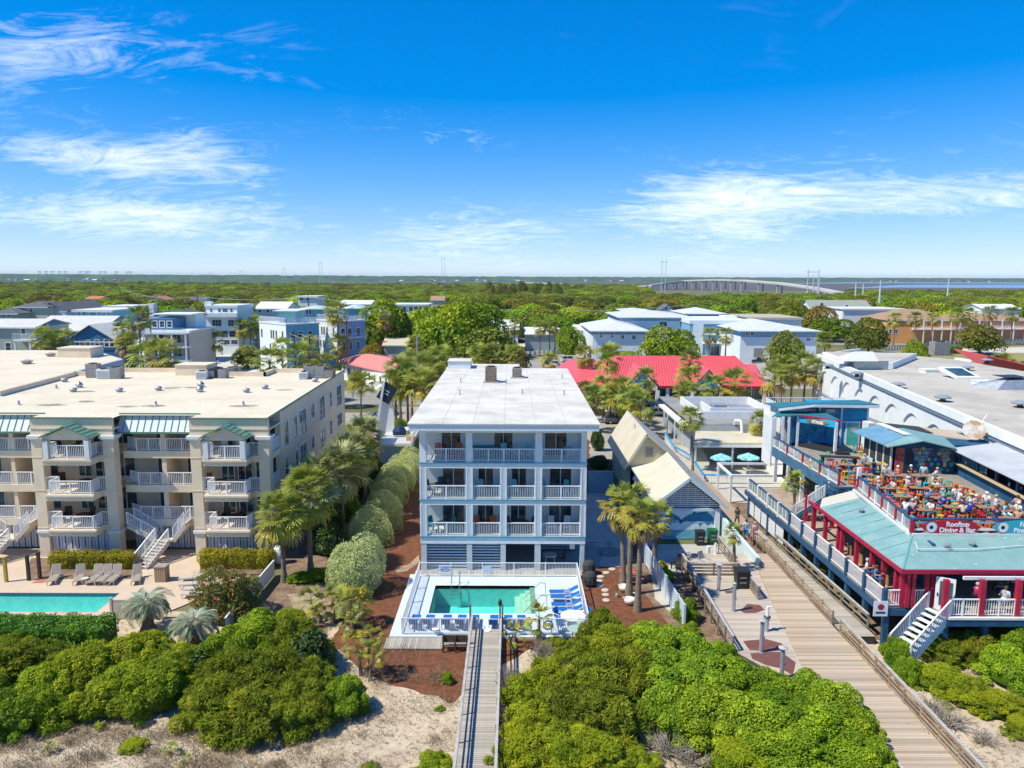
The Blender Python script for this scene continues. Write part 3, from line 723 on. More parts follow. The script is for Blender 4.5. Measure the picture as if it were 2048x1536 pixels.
 orange=M('orange_plastic',(.62,.105,.02),None,2,.45);teal=M('teal_plastic',(.02,.25,.27),None,2,.45);aqua=M('aqua_plastic',(.20,.48,.56),None,2,.5)
 grey=M('charcoal_plastic',(.06,.075,.085),None,2,.5);pal=M('pale_plastic',(.6,.68,.7),None,2,.5)
 yb=Y0+1.15
 def bx(px,py):return XY(px,py,yb)
 CH=[(orange,'orange slatted chair on the top left balcony, the left one',877,905,2,.15),(orange,'orange slatted chair on the top left balcony, the right one',917,905,2,-.15),(aqua,'pale aqua chair on the wide top middle balcony, left of the round table',1009,905,2,.2),(aqua,'pale aqua chair on the wide top middle balcony, right of the round table',1056,905,2,-.2),(aqua,'pale aqua chair left of the door on the third floor, second balcony',961,975,1,.1),(aqua,'pale aqua chair right of the door on the third floor, second balcony',991,975,1,-.1),(aqua,'pale aqua chair alone on the third floor, third balcony',1028,975,1,.1),(aqua,'aqua round backed chair left of the table on the third floor right balcony',1092,975,1,.8),(aqua,'aqua round backed chair right of the table on the third floor right balcony',1127,975,1,-.8),(teal,'teal chair left of the teal table on the second floor left balcony',866,1045,0,.9),(teal,'teal chair right of the teal table on the second floor left balcony',901,1045,0,-.9),(orange,'orange slatted chair on the second floor balcony, the left one',953,1050,0,.1),(orange,'orange slatted chair on the second floor balcony, the right one',985,1050,0,-.1),(grey,'charcoal chair left of the grey table on the second floor third balcony',1022,1048,0,1.0),(grey,'charcoal chair right of the grey table on the second floor third balcony',1061,1048,0,-1.0),(pal,'pale grey chair left of the door on the second floor right balcony',1103,1048,0,.1),(pal,'pale grey chair right of the door on the second floor right balcony',1134,1048,0,-.1)]
 for mt,lab,px,py,k,rz in CH:chair(mt,lab,'chairs on the balconies of the white house',bx(px,py),yb,F_[k]+.024,rz)
 def table(mt,lab,x,y,z,r,h=.74):
  t=thing('balcony_table',lab,'table',(x,y,z),'tables on the balconies of the white house')
  MB().lathe([(r,h-.04),(r,h)],(x,y,z),18).build('table_top',mt,t)
  for i in range(4):
   a=i*math.pi/2+.78;MB().tube((x+math.cos(a)*r*.65,y+math.sin(a)*r*.65,z),(x+math.cos(a)*r*.55,y+math.sin(a)*r*.55,z+h-.042),.028,n=6).build('leg',mt,t)
 for mt,lab,px,py,k,r,h in((grey,'round charcoal table on the third floor left balcony',878,975,1,.75,.9),(teal,'round teal table between teal chairs on the second floor left balcony',884,1045,0,.6,.74),(grey,'round grey table on the second floor third balcony',1040,1048,0,.75,.85),(aqua,'round aqua table on the third floor right balcony',1110,975,1,.6,.74),(aqua,'round aqua table on the wide top middle balcony',1032,905,2,.7,.74),(aqua,'small high teal table on the top right balcony',1137,905,2,.4,1.0),(orange,'small orange side table between the orange chairs on the top left balcony',897,905,2,.25,.45)):
  table(mt,lab,bx(px,py),yb-.1,F_[k]+.024,r,h)
 for mt,lab,px,k,rz in((grey,'charcoal chair behind the round table on the third floor left balcony',880,1,0),(grey,'charcoal chair left of the round table on the third floor left balcony',862,1,1.2)):
  chair(mt,lab,'chairs on the balconies of the white house',bx(px,975),yb+(.75 if rz==0 else 0),F_[k]+.024,rz)
 sofa=thing('outdoor_sofa','low teal outdoor sofa along the wall of the top middle balcony','sofa',(bx(965,900),Y0+1.8,F_[2]+.024))
 xs=bx(965,900);zf=F_[2]+.024
 MB().box(xs-1.2,xs+1.2,Y0+1.4,Y0+2.2,zf,zf+.42).build('seat',teal,sofa);MB().box(xs-1.2,xs+1.2,Y0+2.0,Y0+2.2,zf+.421,zf+.85).build('backrest',teal,sofa)
 xg=XY(1100,1115,Y0+1.6);t=thing('patio_table','pale table in the shade under the right end of the white house','table',(xg,Y0+1.6,.09))
 MB().lathe([(.6,.72),(.6,.76)],(xg,Y0+1.6,.09),14).build('table_top',pal,t)
 for i in range(4):MB().tube((xg+.4*(-1)**i,Y0+1.6+(.4 if i<2 else-.4),.09),(xg+.3*(-1)**i,Y0+1.6+(.3 if i<2 else-.3),.80),.03,n=6).build('leg',pal,t)
 for sx,lab in((-1,'left'),(1,'right')):chair(grey,'dark chair in the shade under the white house, on the %s of the pale table'%lab,'chairs under the white house',xg+sx*.95,Y0+1.6,.092,-sx*1.4)
main_house()
# the small pool
deck_paint=M('pale_blue_deck_paint',(.60,.69,.72),(.55,.63,.66),.8,.6,noisy=.04)
basin_m=M('pool_plaster',(.24,.76,.70),(.15,.64,.61),2.2,.8,lo=.35,hi=.7,noisy=.08)
water_m=None
def water_mat(key,tintc):
 m=bpy.data.materials.new(key);m.use_nodes=True;t=m.node_tree;t.nodes.clear();N=t.nodes.new
 tr=N('ShaderNodeBsdfTransparent');tr.inputs[0].default_value=(*tintc,1);gl=N('ShaderNodeBsdfGlossy');gl.inputs['Roughness'].default_value=.02
 fr=N('ShaderNodeFresnel');fr.inputs[0].default_value=1.33;mx=N('ShaderNodeMixShader');out=N('ShaderNodeOutputMaterial')
 no=N('ShaderNodeTexNoise');no.inputs['Scale'].default_value=2.2;no.inputs['Detail'].default_value=5;tcn=N('ShaderNodeTexCoord');t.links.new(tcn.outputs['Object'],no.inputs['Vector'])
 bp=N('ShaderNodeBump');bp.inputs['Strength'].default_value=.8;bp.inputs['Distance'].default_value=.10;t.links.new(no.outputs[0],bp.inputs['Height'])
 t.links.new(bp.outputs[0],gl.inputs['Normal']);t.links.new(bp.outputs[0],fr.inputs['Normal'])
 t.links.new(fr.outputs[0],mx.inputs[0]);t.links.new(tr.outputs[0],mx.inputs[1]);t.links.new(gl.outputs[0],mx.inputs[2]);t.links.new(mx.outputs[0],out.inputs[0])
 return m
water_m=water_mat('pool_water',(.72,.98,.98))
def pool(name,label,x0,x1,y0,y1,zt,depth,mat,tile):
 t=thing(name,label,'swimming pool',((x0+x1)/2,(y0+y1)/2,zt))
 b=MB();zb=zt-depth
 b.face([(x0,y0,zb),(x1,y0,zb),(x1,y1,zb),(x0,y1,zb)])
 for a,c in(((x0,y0),(x1,y0)),((x1,y0),(x1,y1)),((x1,y1),(x0,y1)),((x0,y1),(x0,y0))):
  b.face([(*a,zb),(*c,zb),(*c,zt-.3),(*a,zt-.3)])
 o=b.build('basin',mat,t)
 b=MB()
 for a,c in(((x0,y0),(x1,y0)),((x1,y0),(x1,y1)),((x1,y1),(x0,y1)),((x0,y1),(x0,y0))):
  b.face([(*a,zt-.3),(*c,zt-.3),(*c,zt),(*a,zt)])
 b.build('tile_band',tile,t)
 w=MB();nx,ny=2,2;w.face([(x0,y0,zt-.14),(x1,y0,zt-.14),(x1,y1,zt-.14),(x0,y1,zt-.14)]);w.build('water',water_m,t)
 return t
tileblue=M('blue_pool_tile',(.03,.16,.26),(.06,.22,.30),6,.3)
PZ=.22
px0,px1,py0,py1=-5.75,1.78,49.45,54.2
def hole_sheet(oname,holes):
 """cuts rectangles out of a flat sheet by rebuilding it as a grid of its own edges"""
 o=bpy.data.objects[oname];bm=bmesh.new();bm.from_mesh(o.data)
 for(a,b,c,d)in holes:
  for co,no in(((a,0,0),(1,0,0)),((b,0,0),(1,0,0)),((0,c,0),(0,1,0)),((0,d,0),(0,1,0))):
   bmesh.ops.bisect_plane(bm,geom=bm.verts[:]+bm.edges[:]+bm.faces[:],plane_co=co,plane_no=no)
 dl=[f for f in bm.faces if any(a-.01<f.calc_center_median().x<b+.01 and c-.01<f.calc_center_median().y<d+.01 for(a,b,c,d)in holes)]
 bmesh.ops.delete(bm,geom=dl,context='FACES');bm.to_mesh(o.data);bm.free()
LP=(-70.0,XY(236,1190,52.7),49.75,52.9)
for nm in('ground','mulch_bed','sand_dune','condo_terrace'):
 hole_sheet(nm,[(px0+.01,px1-.01,py0+.01,py1-.01),(LP[0],LP[1]-.01,LP[2]+.01,LP[3]-.01)])
pool('swimming_pool','long turquoise pool on the beige terrace before the condominium',*LP,.085,1.5,M('aqua_pool_plaster',(.34,.86,.82),(.26,.78,.76),1.5,.8,noisy=.06),tileblue)
dk=MB();ya,yb_=46.05,56.35;xa,xb=-7.95,5.35
dk.box(xa,xb,ya,py0,.0,PZ);dk.box(xa,xb,py1,yb_,.0,PZ);dk.box(xa,px0,py0,py1,.0,PZ);dk.box(px1,xb,py0,py1,.0,PZ)
tag(dk.build('pool_deck',deck_paint),kind='structure')
pl=pool('swimming_pool','small rectangular turquoise pool in the pale blue deck before the white house',px0,px1,py0,py1,PZ,1.7,basin_m,tileblue)
for i in range(4):MB().box(px1-.38*(4-i)+.0,px1-.004,py0+.004,py1-.004,PZ-1.1+.24*i,PZ-1.1+.24*(i+1)).build('step',M('pale_pool_step',(.55,.66,.52),None,2,.7),pl)
for x in(XY(903,1172,54.2),XY(919,1172,54.2)):MB().path([(x,54.7,PZ),(x,54.75,PZ+.9),(x,54.3,PZ+1.0),(x,53.95,PZ+.5),(x,53.9,PZ-1)],.028,6).build('ladder_rail',alu,pl)
for i in range(3):MB().box(XY(903,1172,54.2),XY(919,1172,54.2),53.86,53.96,PZ-.35-i*.28,PZ-.31-i*.28).build('ladder_step',alu,pl)
for y in(52.4,50.2):MB().path([(px1+.75,y,PZ),(px1+.72,y,PZ+.95),(px1+.35,y,PZ+1.02),(px1-.9,y,PZ-.25)],.028,6).build('handrail',alu,pl)
for nm,(a,b,c,d)in(('plank_walk',(xa+.3,5.6,56.4,57.25)),('plank_walk',(XY(770,1290,45.3),XY(886,1290,45.3),44.55,46.02))):
 t=thing(nm,'narrow plank walk between the pool deck and the white house' if c>50 else 'short plank walk along the front of the pool deck','plank walk',((a+b)/2,c,.07))
 n=int((b-a)/.145);me=None
 for i in range(n):
  x=a+(b-a)*(i+.5)/n
  if me is None:
   o=MB().box(-.066,.066,0,d-c,0,.06).build('plank',deckgrey,t,world=False);me=o.data;o.location=(x-(a+b)/2,0,.03)
  else:put('plank',me,t,loc=(x-(a+b)/2,0,.03+.004*hsh(i,3)))
F=thing('pool_fence','white metal picket fence round the small pool','fence',(-1,51,PZ))
fy0,fy1,fx0,fx1=46.35,55.95,-7.15,5.12
def fpan(p,q,post=(0,)):railing(F,(*p,PZ),(*q,PZ),1.12,post=post,top=(.06,.05),bal=.022,gap=.11,name='fence_panel')
for i in range(4):fpan((fx0,fy0+(fy1-fy0)*i/4),(fx0,fy0+(fy1-fy0)*(i+1)/4));fpan((fx1,fy0+(fy1-fy0)*(i+1)/4),(fx1,fy0+(fy1-fy0)*i/4))
for i in range(5):
 a,b=fx0+(fx1-fx0)*i/5,fx0+(fx1-fx0)*(i+1)/5
 fpan((b,fy1),(a,fy1),(0,)if i<4 else())
 if i!=2:fpan((b,fy0),(a,fy0),(0,)if i!=1 else())
fpan((fx0+(fx1-fx0)*.4,fy0),(-2.75,fy0),(0,1));fpan((-.75,fy0),(fx0+(fx1-fx0)*.6,fy0))
def text_obj(name,body,size,mat,parent,loc,rot=(math.pi/2,0,0),extrude=.006,align='CENTER',font_scale=(1,1,1),bold=.012,world=True):
 cu=bpy.data.curves.new(name,'FONT');cu.body=body;cu.size=size;cu.extrude=extrude;cu.align_x=align;cu.align_y='CENTER';cu.offset=bold*size;cu.space_line=.85
 o=bpy.data.objects.new(name,cu);dg=bpy.context.evaluated_depsgraph_get();COL.objects.link(o);bpy.context.view_layer.update()
 me=bpy.data.meshes.new_from_object(o.evaluated_get(bpy.context.evaluated_depsgraph_get()));bpy.data.objects.remove(o)
 o=bpy.data.objects.new(name,me);COL.objects.link(o);me.materials.clear();me.materials.append(mat);o.parent=parent
 off=ROOTLOC.get(parent.name,Vector((0,0,0)))if world else Vector((0,0,0));o.location=Vector(loc)-off;o.rotation_euler=rot;o.scale=font_scale;return o
inkblue=M('blue_ink',(.02,.13,.40),None,2,.6);inkwhite=M('white_lettering',(.85,.85,.85),None,2,.6)
for px,w,h,lab,txt in((890,.98,.62,'white notice with blue lettering about no lifeguard, on the back pool fence','NO LIFEGUARD\nON DUTY\nSWIM AT YOUR\nOWN RISK'),(975,.62,.5,'pale blue notice with white lettering on the back pool fence','POOL RULES\nNO DIVING\nALLOWED')):
 x,y,z=AY(px,1138,fy1-.06)
 t=thing('notice_board',lab,'sign',(x,y,z));MB().box(x-w/2,x+w/2,y-.02,y,z-h/2,z+h/2).build('board',white if w>.8 else M('pale_blue_board',(.45,.62,.75),None,2,.6),t)
 text_obj('lettering',txt,.135 if w>.8 else .10,inkblue if w>.8 else inkwhite,t,(x,y-.024,z))
def make_lounger(name,frame_m,cloth_m,label,cat='sun lounger',back=52,group=None):
 t=thing(name,label,cat,(0,0,0),group);br=rad(back)
 f=MB()
 for s in(-1,1):f.beam((s*.30,-.2,.30),(s*.30,1.35,.30),.05,.06);f.path([(s*.33,-.15,.32),(s*.33,-.12,.55),(s*.33,.28,.55),(s*.33,.32,.3)],.022,5)
 f.build('frame',frame_m,t,world=False)
 for s in(-1,1):
  for y in(-.12,1.2):MB().beam((s*.30,y,0),(s*.30,y,.3),.05,.05).build('leg',frame_m,t,world=False)
 MB().cbox((0,.62,.345),(.56,1.42,.045)).build('seat',cloth_m,t,world=False)
 L_=.78;b=MB();b.cbox((0,-.08-math.cos(br)*L_/2,.35+math.sin(br)*L_/2),(.56,L_,.045),rx=-br);b.build('backrest',cloth_m,t,world=False)
 b=MB()
 for s in(-1,1):b.beam((s*.3,-.08,.33),(s*.3,-.08-math.cos(br)*.8,.33+math.sin(br)*.8),.04,.04)
 b.beam((-.3,-.08-math.cos(br)*.8,.33+math.sin(br)*.8),(.3,-.08-math.cos(br)*.8,.33+math.sin(br)*.8),.04,.04);b.build('back_frame',frame_m,t,world=False)
 return t
wplastic=M('white_plastic',(.78,.79,.78),None,2,.4)
lou=make_lounger('sun_lounger',wplastic,bluecloth,'blue sun lounger',group='blue sun loungers round the small pool')
first=True
for i,px in enumerate((827,855,892,920,948,987,1014,1043)):
 lab='blue and white lounger seen from behind along the front pool fence, %s from the left'%ORD[i]
 x=XY(px,1256,46.9)
 if first:lou.location=(x,47.15,PZ);lou.rotation_euler=(0,0,RND.uniform(-.05,.05));lou['label']=lab;first=False
 else:copy_tree(lou,(x,47.15,PZ),RND.uniform(-.06,.06),lab)
lf=make_lounger('sun_lounger',wplastic,bluecloth,'blue sun lounger',back=28,group='blue sun loungers round the small pool')
for i,py in enumerate((1179,1190,1205,1217)):
 x,y,_=G(1146,py+5,.5);lab='blue lounger lying across the right end of the pool deck, %s from the house'%ORD[i]
 if i==0:lf.location=(4.15,y,PZ);lf.rotation_euler=(0,0,math.pi/2+.05);lf['label']=lab
 else:copy_tree(lf,(4.18,y,PZ),math.pi/2+RND.uniform(-.05,.05),lab)
def round_table(mt,lab,x,y,z,r,h,grp=None,nleg=4):
 t=thing('round_table',lab,'table',(x,y,z),grp)
 MB().lathe([(r,h-.04),(r,h)],(x,y,z),20).build('table_top',mt,t)
 for i in range(nleg):a=i*6.283/nleg+.6;MB().tube((x+math.cos(a)*r*.6,y+math.sin(a)*r*.6,z),(x+math.cos(a)*r*.5,y+math.sin(a)*r*.5,z+h-.042),.026,n=6).build('leg',mt,t)
 return t
x,y,_=G(1146,1231,.95);round_table(wplastic,'large white round table at the right front of the pool deck',x,y,PZ,.85,.74)
x2,y2,_=G(1152,1258,.9);round_table(M('glass_table_top',(.35,.48,.47),None,2,.15,spec=.5),'round glass topped table in the front right corner of the pool deck',x2,y2,PZ,.55,.72)
for i,(px,py)in enumerate(((871,1259),(975,1262),(905,1245))):
 xx,yy,_=G(px,py,.6);round_table(wplastic,'small white side table between the loungers along the front fence, %s from the left'%ORD[(0,2,1)[i]],xx,yy,PZ,.24,.45,'small white side tables by the pool')
def side_chair(x,y,rz,lab,mt,fm,grp):
 t=thing('pool_chair',lab,'chair',(0,0,0),grp)
 MB().cbox((0,0,.43),(.5,.48,.04)).build('seat',mt,t,world=False);MB().cbox((0,-.25,.72),(.48,.04,.5),rx=.2).build('backrest',mt,t,world=False)
 for sx in(-1,1):
  for sy in(-1,1):MB().beam((sx*.23,sy*.2,0),(sx*.23,sy*.2,.42),.03,.03).build('leg',fm,t,world=False)
  MB().path([(sx*.27,.2,.43),(sx*.27,.2,.63),(sx*.27,-.22,.65)],.018,5).build('armrest',fm,t,world=False)
 t.location=(x,y,PZ);t.rotation_euler=(0,0,rz)
for i,(a,nm)in enumerate(((2.5,'far left'),(.6,'far right'),(5.6,'right'),(3.9,'near left'))):
 side_chair(x+math.cos(a)*1.15,y+math.sin(a)*1.0,a+math.pi/2,'blue chair on the %s of the large white pool table'%nm,bluecloth,wplastic,'blue chairs at the white pool table')
for i,(a,nm)in enumerate(((3.1,'left'),(1.2,'far'))):side_chair(x2+math.cos(a)*.9,y2+math.sin(a)*.8,a+math.pi/2,'pale chair on the %s side of the glass topped pool table'%nm,deck_paint,wplastic,'pale chairs at the glass table')
t=thing('life_ring','white life ring hung on the front pool fence behind the palm','life ring',AY(1096,1250,fy0-.06))
bm=MB();cx,cy,cz=AY(1096,1250,fy0-.06)
for i in range(14):
 a,b=i*6.283/14,(i+1)*6.283/14;bm.tube((cx+.3*math.cos(a),cy,cz+.3*math.sin(a)),(cx+.3*math.cos(b),cy,cz+.3*math.sin(b)),.06,n=6)
bm.build('ring',wplastic,t)
x,y=XY(1000,1270,45.8),45.8;zt=ZY(1001,1199,45.8);t=thing('lamp_post','dark lamp post at the head of the narrow boardwalk','lamp post',(x,y,.06))
MB().lathe([(.09,0),(.05,.3),(.045,zt-.5)],(x,y,.06),8).build('pole',darkmetal,t);MB().lathe([(.06,0),(.12,.1),(.13,.35),(.05,.45),(.02,.5)],(x,y,zt-.45),8).build('lamp_head',darkmetal,t)
# narrow boardwalk over the dune
bz=.62;bxl,bxr=G(924,1400,bz+1)[0],G(996,1400,bz+1)[0];by0,by1=27.0,46.3
B=thing('boardwalk','narrow grey boardwalk running over the dune from the pool','boardwalk',((bxl+bxr)/2,by1,0));BX=(bxl+bxr)/2
n=int((by1-by0)/.15);me=None
for i in range(n):
 y=by1-(i+.5)*.15
 if me is None:o=MB().box(-(bxr-bxl)/2-.02,(bxr-bxl)/2+.02,-.067,.067,-.04,0).build('plank',deckgrey,B,world=False);me=o.data;o.location=(0,y-by1,bz)
 else:put('plank',me,B,loc=(RND.uniform(-.02,.02),y-by1,bz+RND.uniform(-.004,.004)),rot=(0,0,RND.uniform(-.006,.006)))
for x in(bxl,bxr):
 r=MB();r.box(x-.07,x+.07,by0,by1,bz+.98,bz+1.02);ra=r.build('handrail',M('bleached_rail_wood',(.47,.45,.42),(.38,.35,.31),2,.85,.3,30),B)
 for z in(.36,.70):MB().box(x-.02,x+.02,by0,by1,bz+z,bz+z+.10).build('rail_board',railwood,B)
 for k in range(9):y=by1-.1-k*2.4;MB().box(x-.10+(.1 if x==bxl else 0),x+(.1 if x==bxr else 0),y-.05,y+.05,0,bz+.98).build('post',railwood,B)
for x in(bxl+.25,bxr-.25):MB().box(x-.04,x+.04,by0,by1,bz-.26,bz-.045).build('joist',railwood,B)
for x,lab in((bxl-.12,'left'),(bxr+.1,'right')):MB().box(x-.06,x+.06,by1-.05,by1+.07,.05,bz+1.75).build('end_post',railwood,B)
x0,x1=XY(885,1300,44.3),XY(936,1300,44.3);t=thing('wooden_bench','dark wooden bench with a high back beside the narrow boardwalk','bench',((x0+x1)/2,44.3,.05))
for k in range(3):MB().box(x0,x1,44.30,44.34,.72+k*.17,.87+k*.17).build('back_board',M('dark_bench_wood',(.085,.05,.032),(.13,.08,.05),2,.8,rnd=.15),t)
for k in range(3):MB().box(x0,x1,44.40+k*.17,44.55+k*.17,.46,.50).build('seat_board',M('grey_bench_wood',(.34,.31,.27),None,2,.85,rnd=.1),t)
for x in(x0+.05,(x0+x1)/2,x1-.05):MB().box(x-.05,x+.05,44.20,44.295,.03,1.22).build('leg',M('dark_bench_wood'),t);MB().box(x-.05,x+.05,44.75,44.85,.03,.458).build('leg',M('dark_bench_wood'),t)
# garden right of the pool
stone_m=M('pale_stepping_stone',(.55,.50,.42),(.45,.40,.33),3,.9,.3,20)
for i,(px,py)in enumerate(((1198,1083),(1192,1089),(1219,1119),(1224,1130),(1224,1138),(1212,1145),(1201,1153),(1198,1161),(1199,1170),(1210,1180),(1211,1189),(1212,1200))):
 x,y,_=G(px,py,.1);o=MB().lathe([(.30,0),(.31,.035),(.27,.05)],(x,y,.075),10).build('stepping_stone',stone_m,loc=(x,y,.075))
 o.scale=(1.0+RND.uniform(-.1,.1),.95+RND.uniform(-.1,.1),1);o.rotation_euler=(0,0,RND.random()*3)
 tag(o,'round pale stepping stone in the mulch right of the pool, %s from the house'%ORD[i],'stepping stone','stepping stones right of the pool')
x,y,_=G(1219,1104,.1);t=thing('fountain','round stone fountain basin in the shade right of the white house','fountain',(x,y,.08));st=M('grey_stone',(.34,.35,.34),(.24,.25,.25),3,.85,.4,20)
MB().lathe([(.95,0),(.98,.12),(.86,.13),(.84,.05)],(x,y,.08),20).build('basin',st,t);MB().lathe([(.2,0),(.1,.2),(.09,.6),(.35,.75),(.36,.8),(.05,.78),(.06,1.0),(.02,1.1)],(x,y,.1),12).build('pedestal',st,t)
for k,(px,py)in enumerate(((1178,1147),(1180,1170))):
 x,y,_=G(px,py,.1);t=thing('covered_grill','black covered barbecue grill by the right pool fence, the %s one'%('farther' if k==0 else 'nearer'),'grill',(x,y,.07),'covered grills by the pool')
 cv=M('black_grill_cover',(.03,.033,.037),(.06,.06,.065),3,.75)
 MB().lathe([(.50,.15),(.52,.55),(.50,.85),(.36,1.05),(.12,1.12)],(x,y,.07),10).build('cover',cv,t);MB().box(x-.25,x+.25,y-.2,y+.2,.06,.22).build('base',darkmetal,t)
orangewood=M('orange_painted_wood',(.62,.15,.06),None,2,.6,rnd=.06)
x,y,_=G(1262,1152,.4);t=thing('picnic_table','orange painted picnic table behind the three tall palms','picnic table',(x,y,.07))
for i in range(5):MB().cbox((x,y-.34+i*.17,.80),(1.7,.155,.04)).build('table_board',orangewood,t)
for s in(-1,1):
 for k in range(2):MB().cbox((x,y+s*(.68+k*.13),.5),(1.7,.12,.04)).build('bench_board',orangewood,t)
 MB().beam((x+s*.6,y-.7,.07),(x+s*.6,y-.25,.78),.08,.05,(1,0,0)).build('leg',orangewood,t);MB().beam((x+s*.6,y+.7,.07),(x+s*.6,y+.25,.78),.08,.05,(1,0,0)).build('leg',orangewood,t)
 MB().beam((x+s*.6,y-.8,.45),(x+s*.6,y+.8,.45),.05,.08).build('brace',orangewood,t)
swan=M('white_concrete',(.70,.67,.60),(.6,.57,.5),3,.8)
for k,(px,py)in enumerate(((1248,1182),(1259,1208))):
 x,y,_=G(px,py,.1);t=thing('swan_planter','white concrete swan planter at the foot of the %s tall palm'%('middle' if k==0 else 'nearest'),'planter',(x,y,.07),'swan planters under the palms')
 MB().lathe([(.16,0),(.36,.18),(.42,.36),(.36,.5),(.28,.46)],(x,y,.06),12).build('body',swan,t,smooth=True)
 MB().path([(x+.32,y,.42),(x+.46,y,.7),(x+.36,y,.95),(x+.24,y,.92)],.06,7).build('neck',swan,t);MB().tube((x-.3,y,.45),(x-.5,y,.66),.12,.03,7).build('tail',swan,t)
x,y,_=G(1234,1193,.1);t=thing('garden_light','small dark garden light on a stake in the red mulch','garden light',(x,y,.07));MB().lathe([(.13,0),(.14,.2),(.1,.3),(.03,.32)],(x,y,.06),8).build('base',galv,t);MB().lathe([(.025,.32),(.02,1.15)],(x,y,.06),6).build('stake',darkmetal,t)
f0,f1=G(1284,1118,.07),G(1368,1258,.07)
f0=(f0[0],60.5,.07);FN=thing('vinyl_fence','pale grey vinyl privacy fence between the mulch garden and the boardwalk','fence',(f1[0],f1[1],.07))
pa,pb=Vector(f0),Vector(f1);nseg=8;fm=M('pale_blue_grey_vinyl',(.56,.63,.69),None,2,.5,noisy=.03);d=(pb-pa)
for i in range(nseg+1):e=pa+d*(i/nseg);MB().box(e.x-.07,e.x+.07,e.y-.07,e.y+.07,.05,1.85).build('post',fm,FN)
for i in range(nseg):
 a,b=pa+d*((i+.06)/nseg),pa+d*((i+.94)/nseg)
 for k in range(7):e0,e1=a+(b-a)*(k/7+.008),a+(b-a)*((k+1)/7-.008);MB().beam(e0+Vector((0,0,.9)),e1+Vector((0,0,.9)),.03,1.5).build('picket',fm,FN)
 for z in(.18,1.68):MB().beam(a+Vector((0,0,z)),b+Vector((0,0,z)),.06,.11).build('rail',fm,FN)
x0,x1=XY(1176,960,79.6),XY(1226,960,79.6);t=thing('board_fence','blue grey board fence closing the yard right of the white house','fence',(x0,79.6,.07));bb=M('blue_grey_fence_board',(.30,.42,.50),None,2,.7,rnd=.06)
n=int((x1-x0)/.16)
for i in range(n):MB().box(x0+(x1-x0)*i/n,x0+(x1-x0)*(i+.94)/n,79.6,79.63,.05,2.4).build('board',bb,t)
MB().box(x0,x1,79.55,79.68,2.402,2.5).build('cap',bb,t)
# the wide beach access boardwalk
wz=.62
W=thing('wide_boardwalk','wide tan plank boardwalk sloping down to the beach on the right','boardwalk',(18,45,0))
XM=lambda y:min(19.9,17.23+(y-41.87)*.152)
def xl(y):return 13.75+max(0,43.6-y)*.62
def xr(y):return 21.35
MESHP={}
def plank(parent,a,b,y,z,mat,w=.138,org=(0,0,0)):
 key=(mat.name,)
 if key not in MESHP:
  o=MB().box(-.5,.5,-.5,.5,-.04,0).build('plank',mat,parent,world=False);MESHP[key]=o.data
 else:o=put('plank',MESHP[key],parent)
 o.location=((a+b)/2-org[0],y-org[1],z-org[2]+RND.uniform(-.003,.003));o.scale=(b-a,w,1);o.rotation_euler=(0,0,RND.uniform(-.002,.002))
y=60.0;i=0
tan_m,grey_m=decktan,M('pale_pinkish_deck',(.47,.38,.29),(.54,.47,.39),.6,.85,.3,30,rnd=.18,stretch=(1,5,1))
while y>29.5:
 if y>41.0:plank(W,XM(y)+.02,xr(y),y,wz,tan_m,org=(18,45,0));plank(W,xl(y),XM(y)-.02,y,wz,grey_m,org=(18,45,0))
 else:plank(W,min(18.35,xl(y)),xr(y),y,wz,tan_m,org=(18,45,0))
 y-=.15
MB().beam((XM(41),41,wz-.012),(XM(60),60,wz-.012),.05,.03).build('joint_board',M('pale_joint_board',(.55,.45,.34),None,2,.8),W)
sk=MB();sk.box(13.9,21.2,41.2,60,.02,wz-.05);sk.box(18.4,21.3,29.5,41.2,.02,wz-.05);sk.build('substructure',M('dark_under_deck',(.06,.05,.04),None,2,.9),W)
stain=M('wet_red_brown_deck_stain',(.16,.055,.035),(.21,.09,.06),1.5,.5,spec=.5,stretch=(1,8,1))
for pts in(((1481,1222),(1495,1208),(1518,1210),(1530,1220),(1512,1226),(1490,1226)),((1486,1282),(1530,1278),(1560,1286),(1575,1299),(1540,1304),(1500,1300)),((1500,1306),(1560,1304),(1590,1325),(1585,1350),(1560,1336),(1530,1330),(1505,1318)),((1448,1182),(1470,1180),(1474,1186),(1452,1187))):
 sheet('wet_stain',[G(a,b,wz)[:2]for a,b in pts],stain,wz+.0085,wob=.12,step=.25)
def board_rail(name,label,pts,z,h=1.02,nb=3,mat=None,cap=True,step=1.9,inner=1):
 mat=mat or railwood;R_=thing(name,label,'railing',(pts[0][0],pts[0][1],z))
 for a,b in zip(pts,pts[1:]):
  a3,b3=Vector((a[0],a[1],z)),Vector((b[0],b[1],z));d=b3-a3;n=max(1,round(d.length/step));nrm=Vector((d.y,-d.x,0)).normalized()*.05
  for i in range(n+1):
   if i==0 and a is not pts[0]:continue
   e=a3+d*(i/n);MB().box(e.x-.05,e.x+.05,e.y-.05,e.y+.05,0.02,z+h-.04).build('post',mat,R_)
  for k in range(nb):
   zz=.12+(h-.25)*k/max(1,nb-1)-.0
   for i in range(n):
    p,q=a3+d*((i+.01)/n)+nrm*1.35*inner,a3+d*((i+.99)/n)+nrm*1.35*inner
    MB().beam(p+Vector((0,0,zz)),q+Vector((0,0,zz)),.035,.13).build('rail_board',mat,R_)
  if cap:
   MB().beam(a3+Vector((0,0,h)),b3+Vector((0,0,h)),.17,.04).build('handrail',M('bleached_rail_wood',(.47,.45,.42),(.38,.35,.31),2,.85,.3,30),R_)
 return R_
brown_rail=M('brown_rail_wood',(.30,.19,.11),(.36,.28,.20),1.5,.85,.3,25,rnd=.2)
xra=lambda y:xr(y)+.06
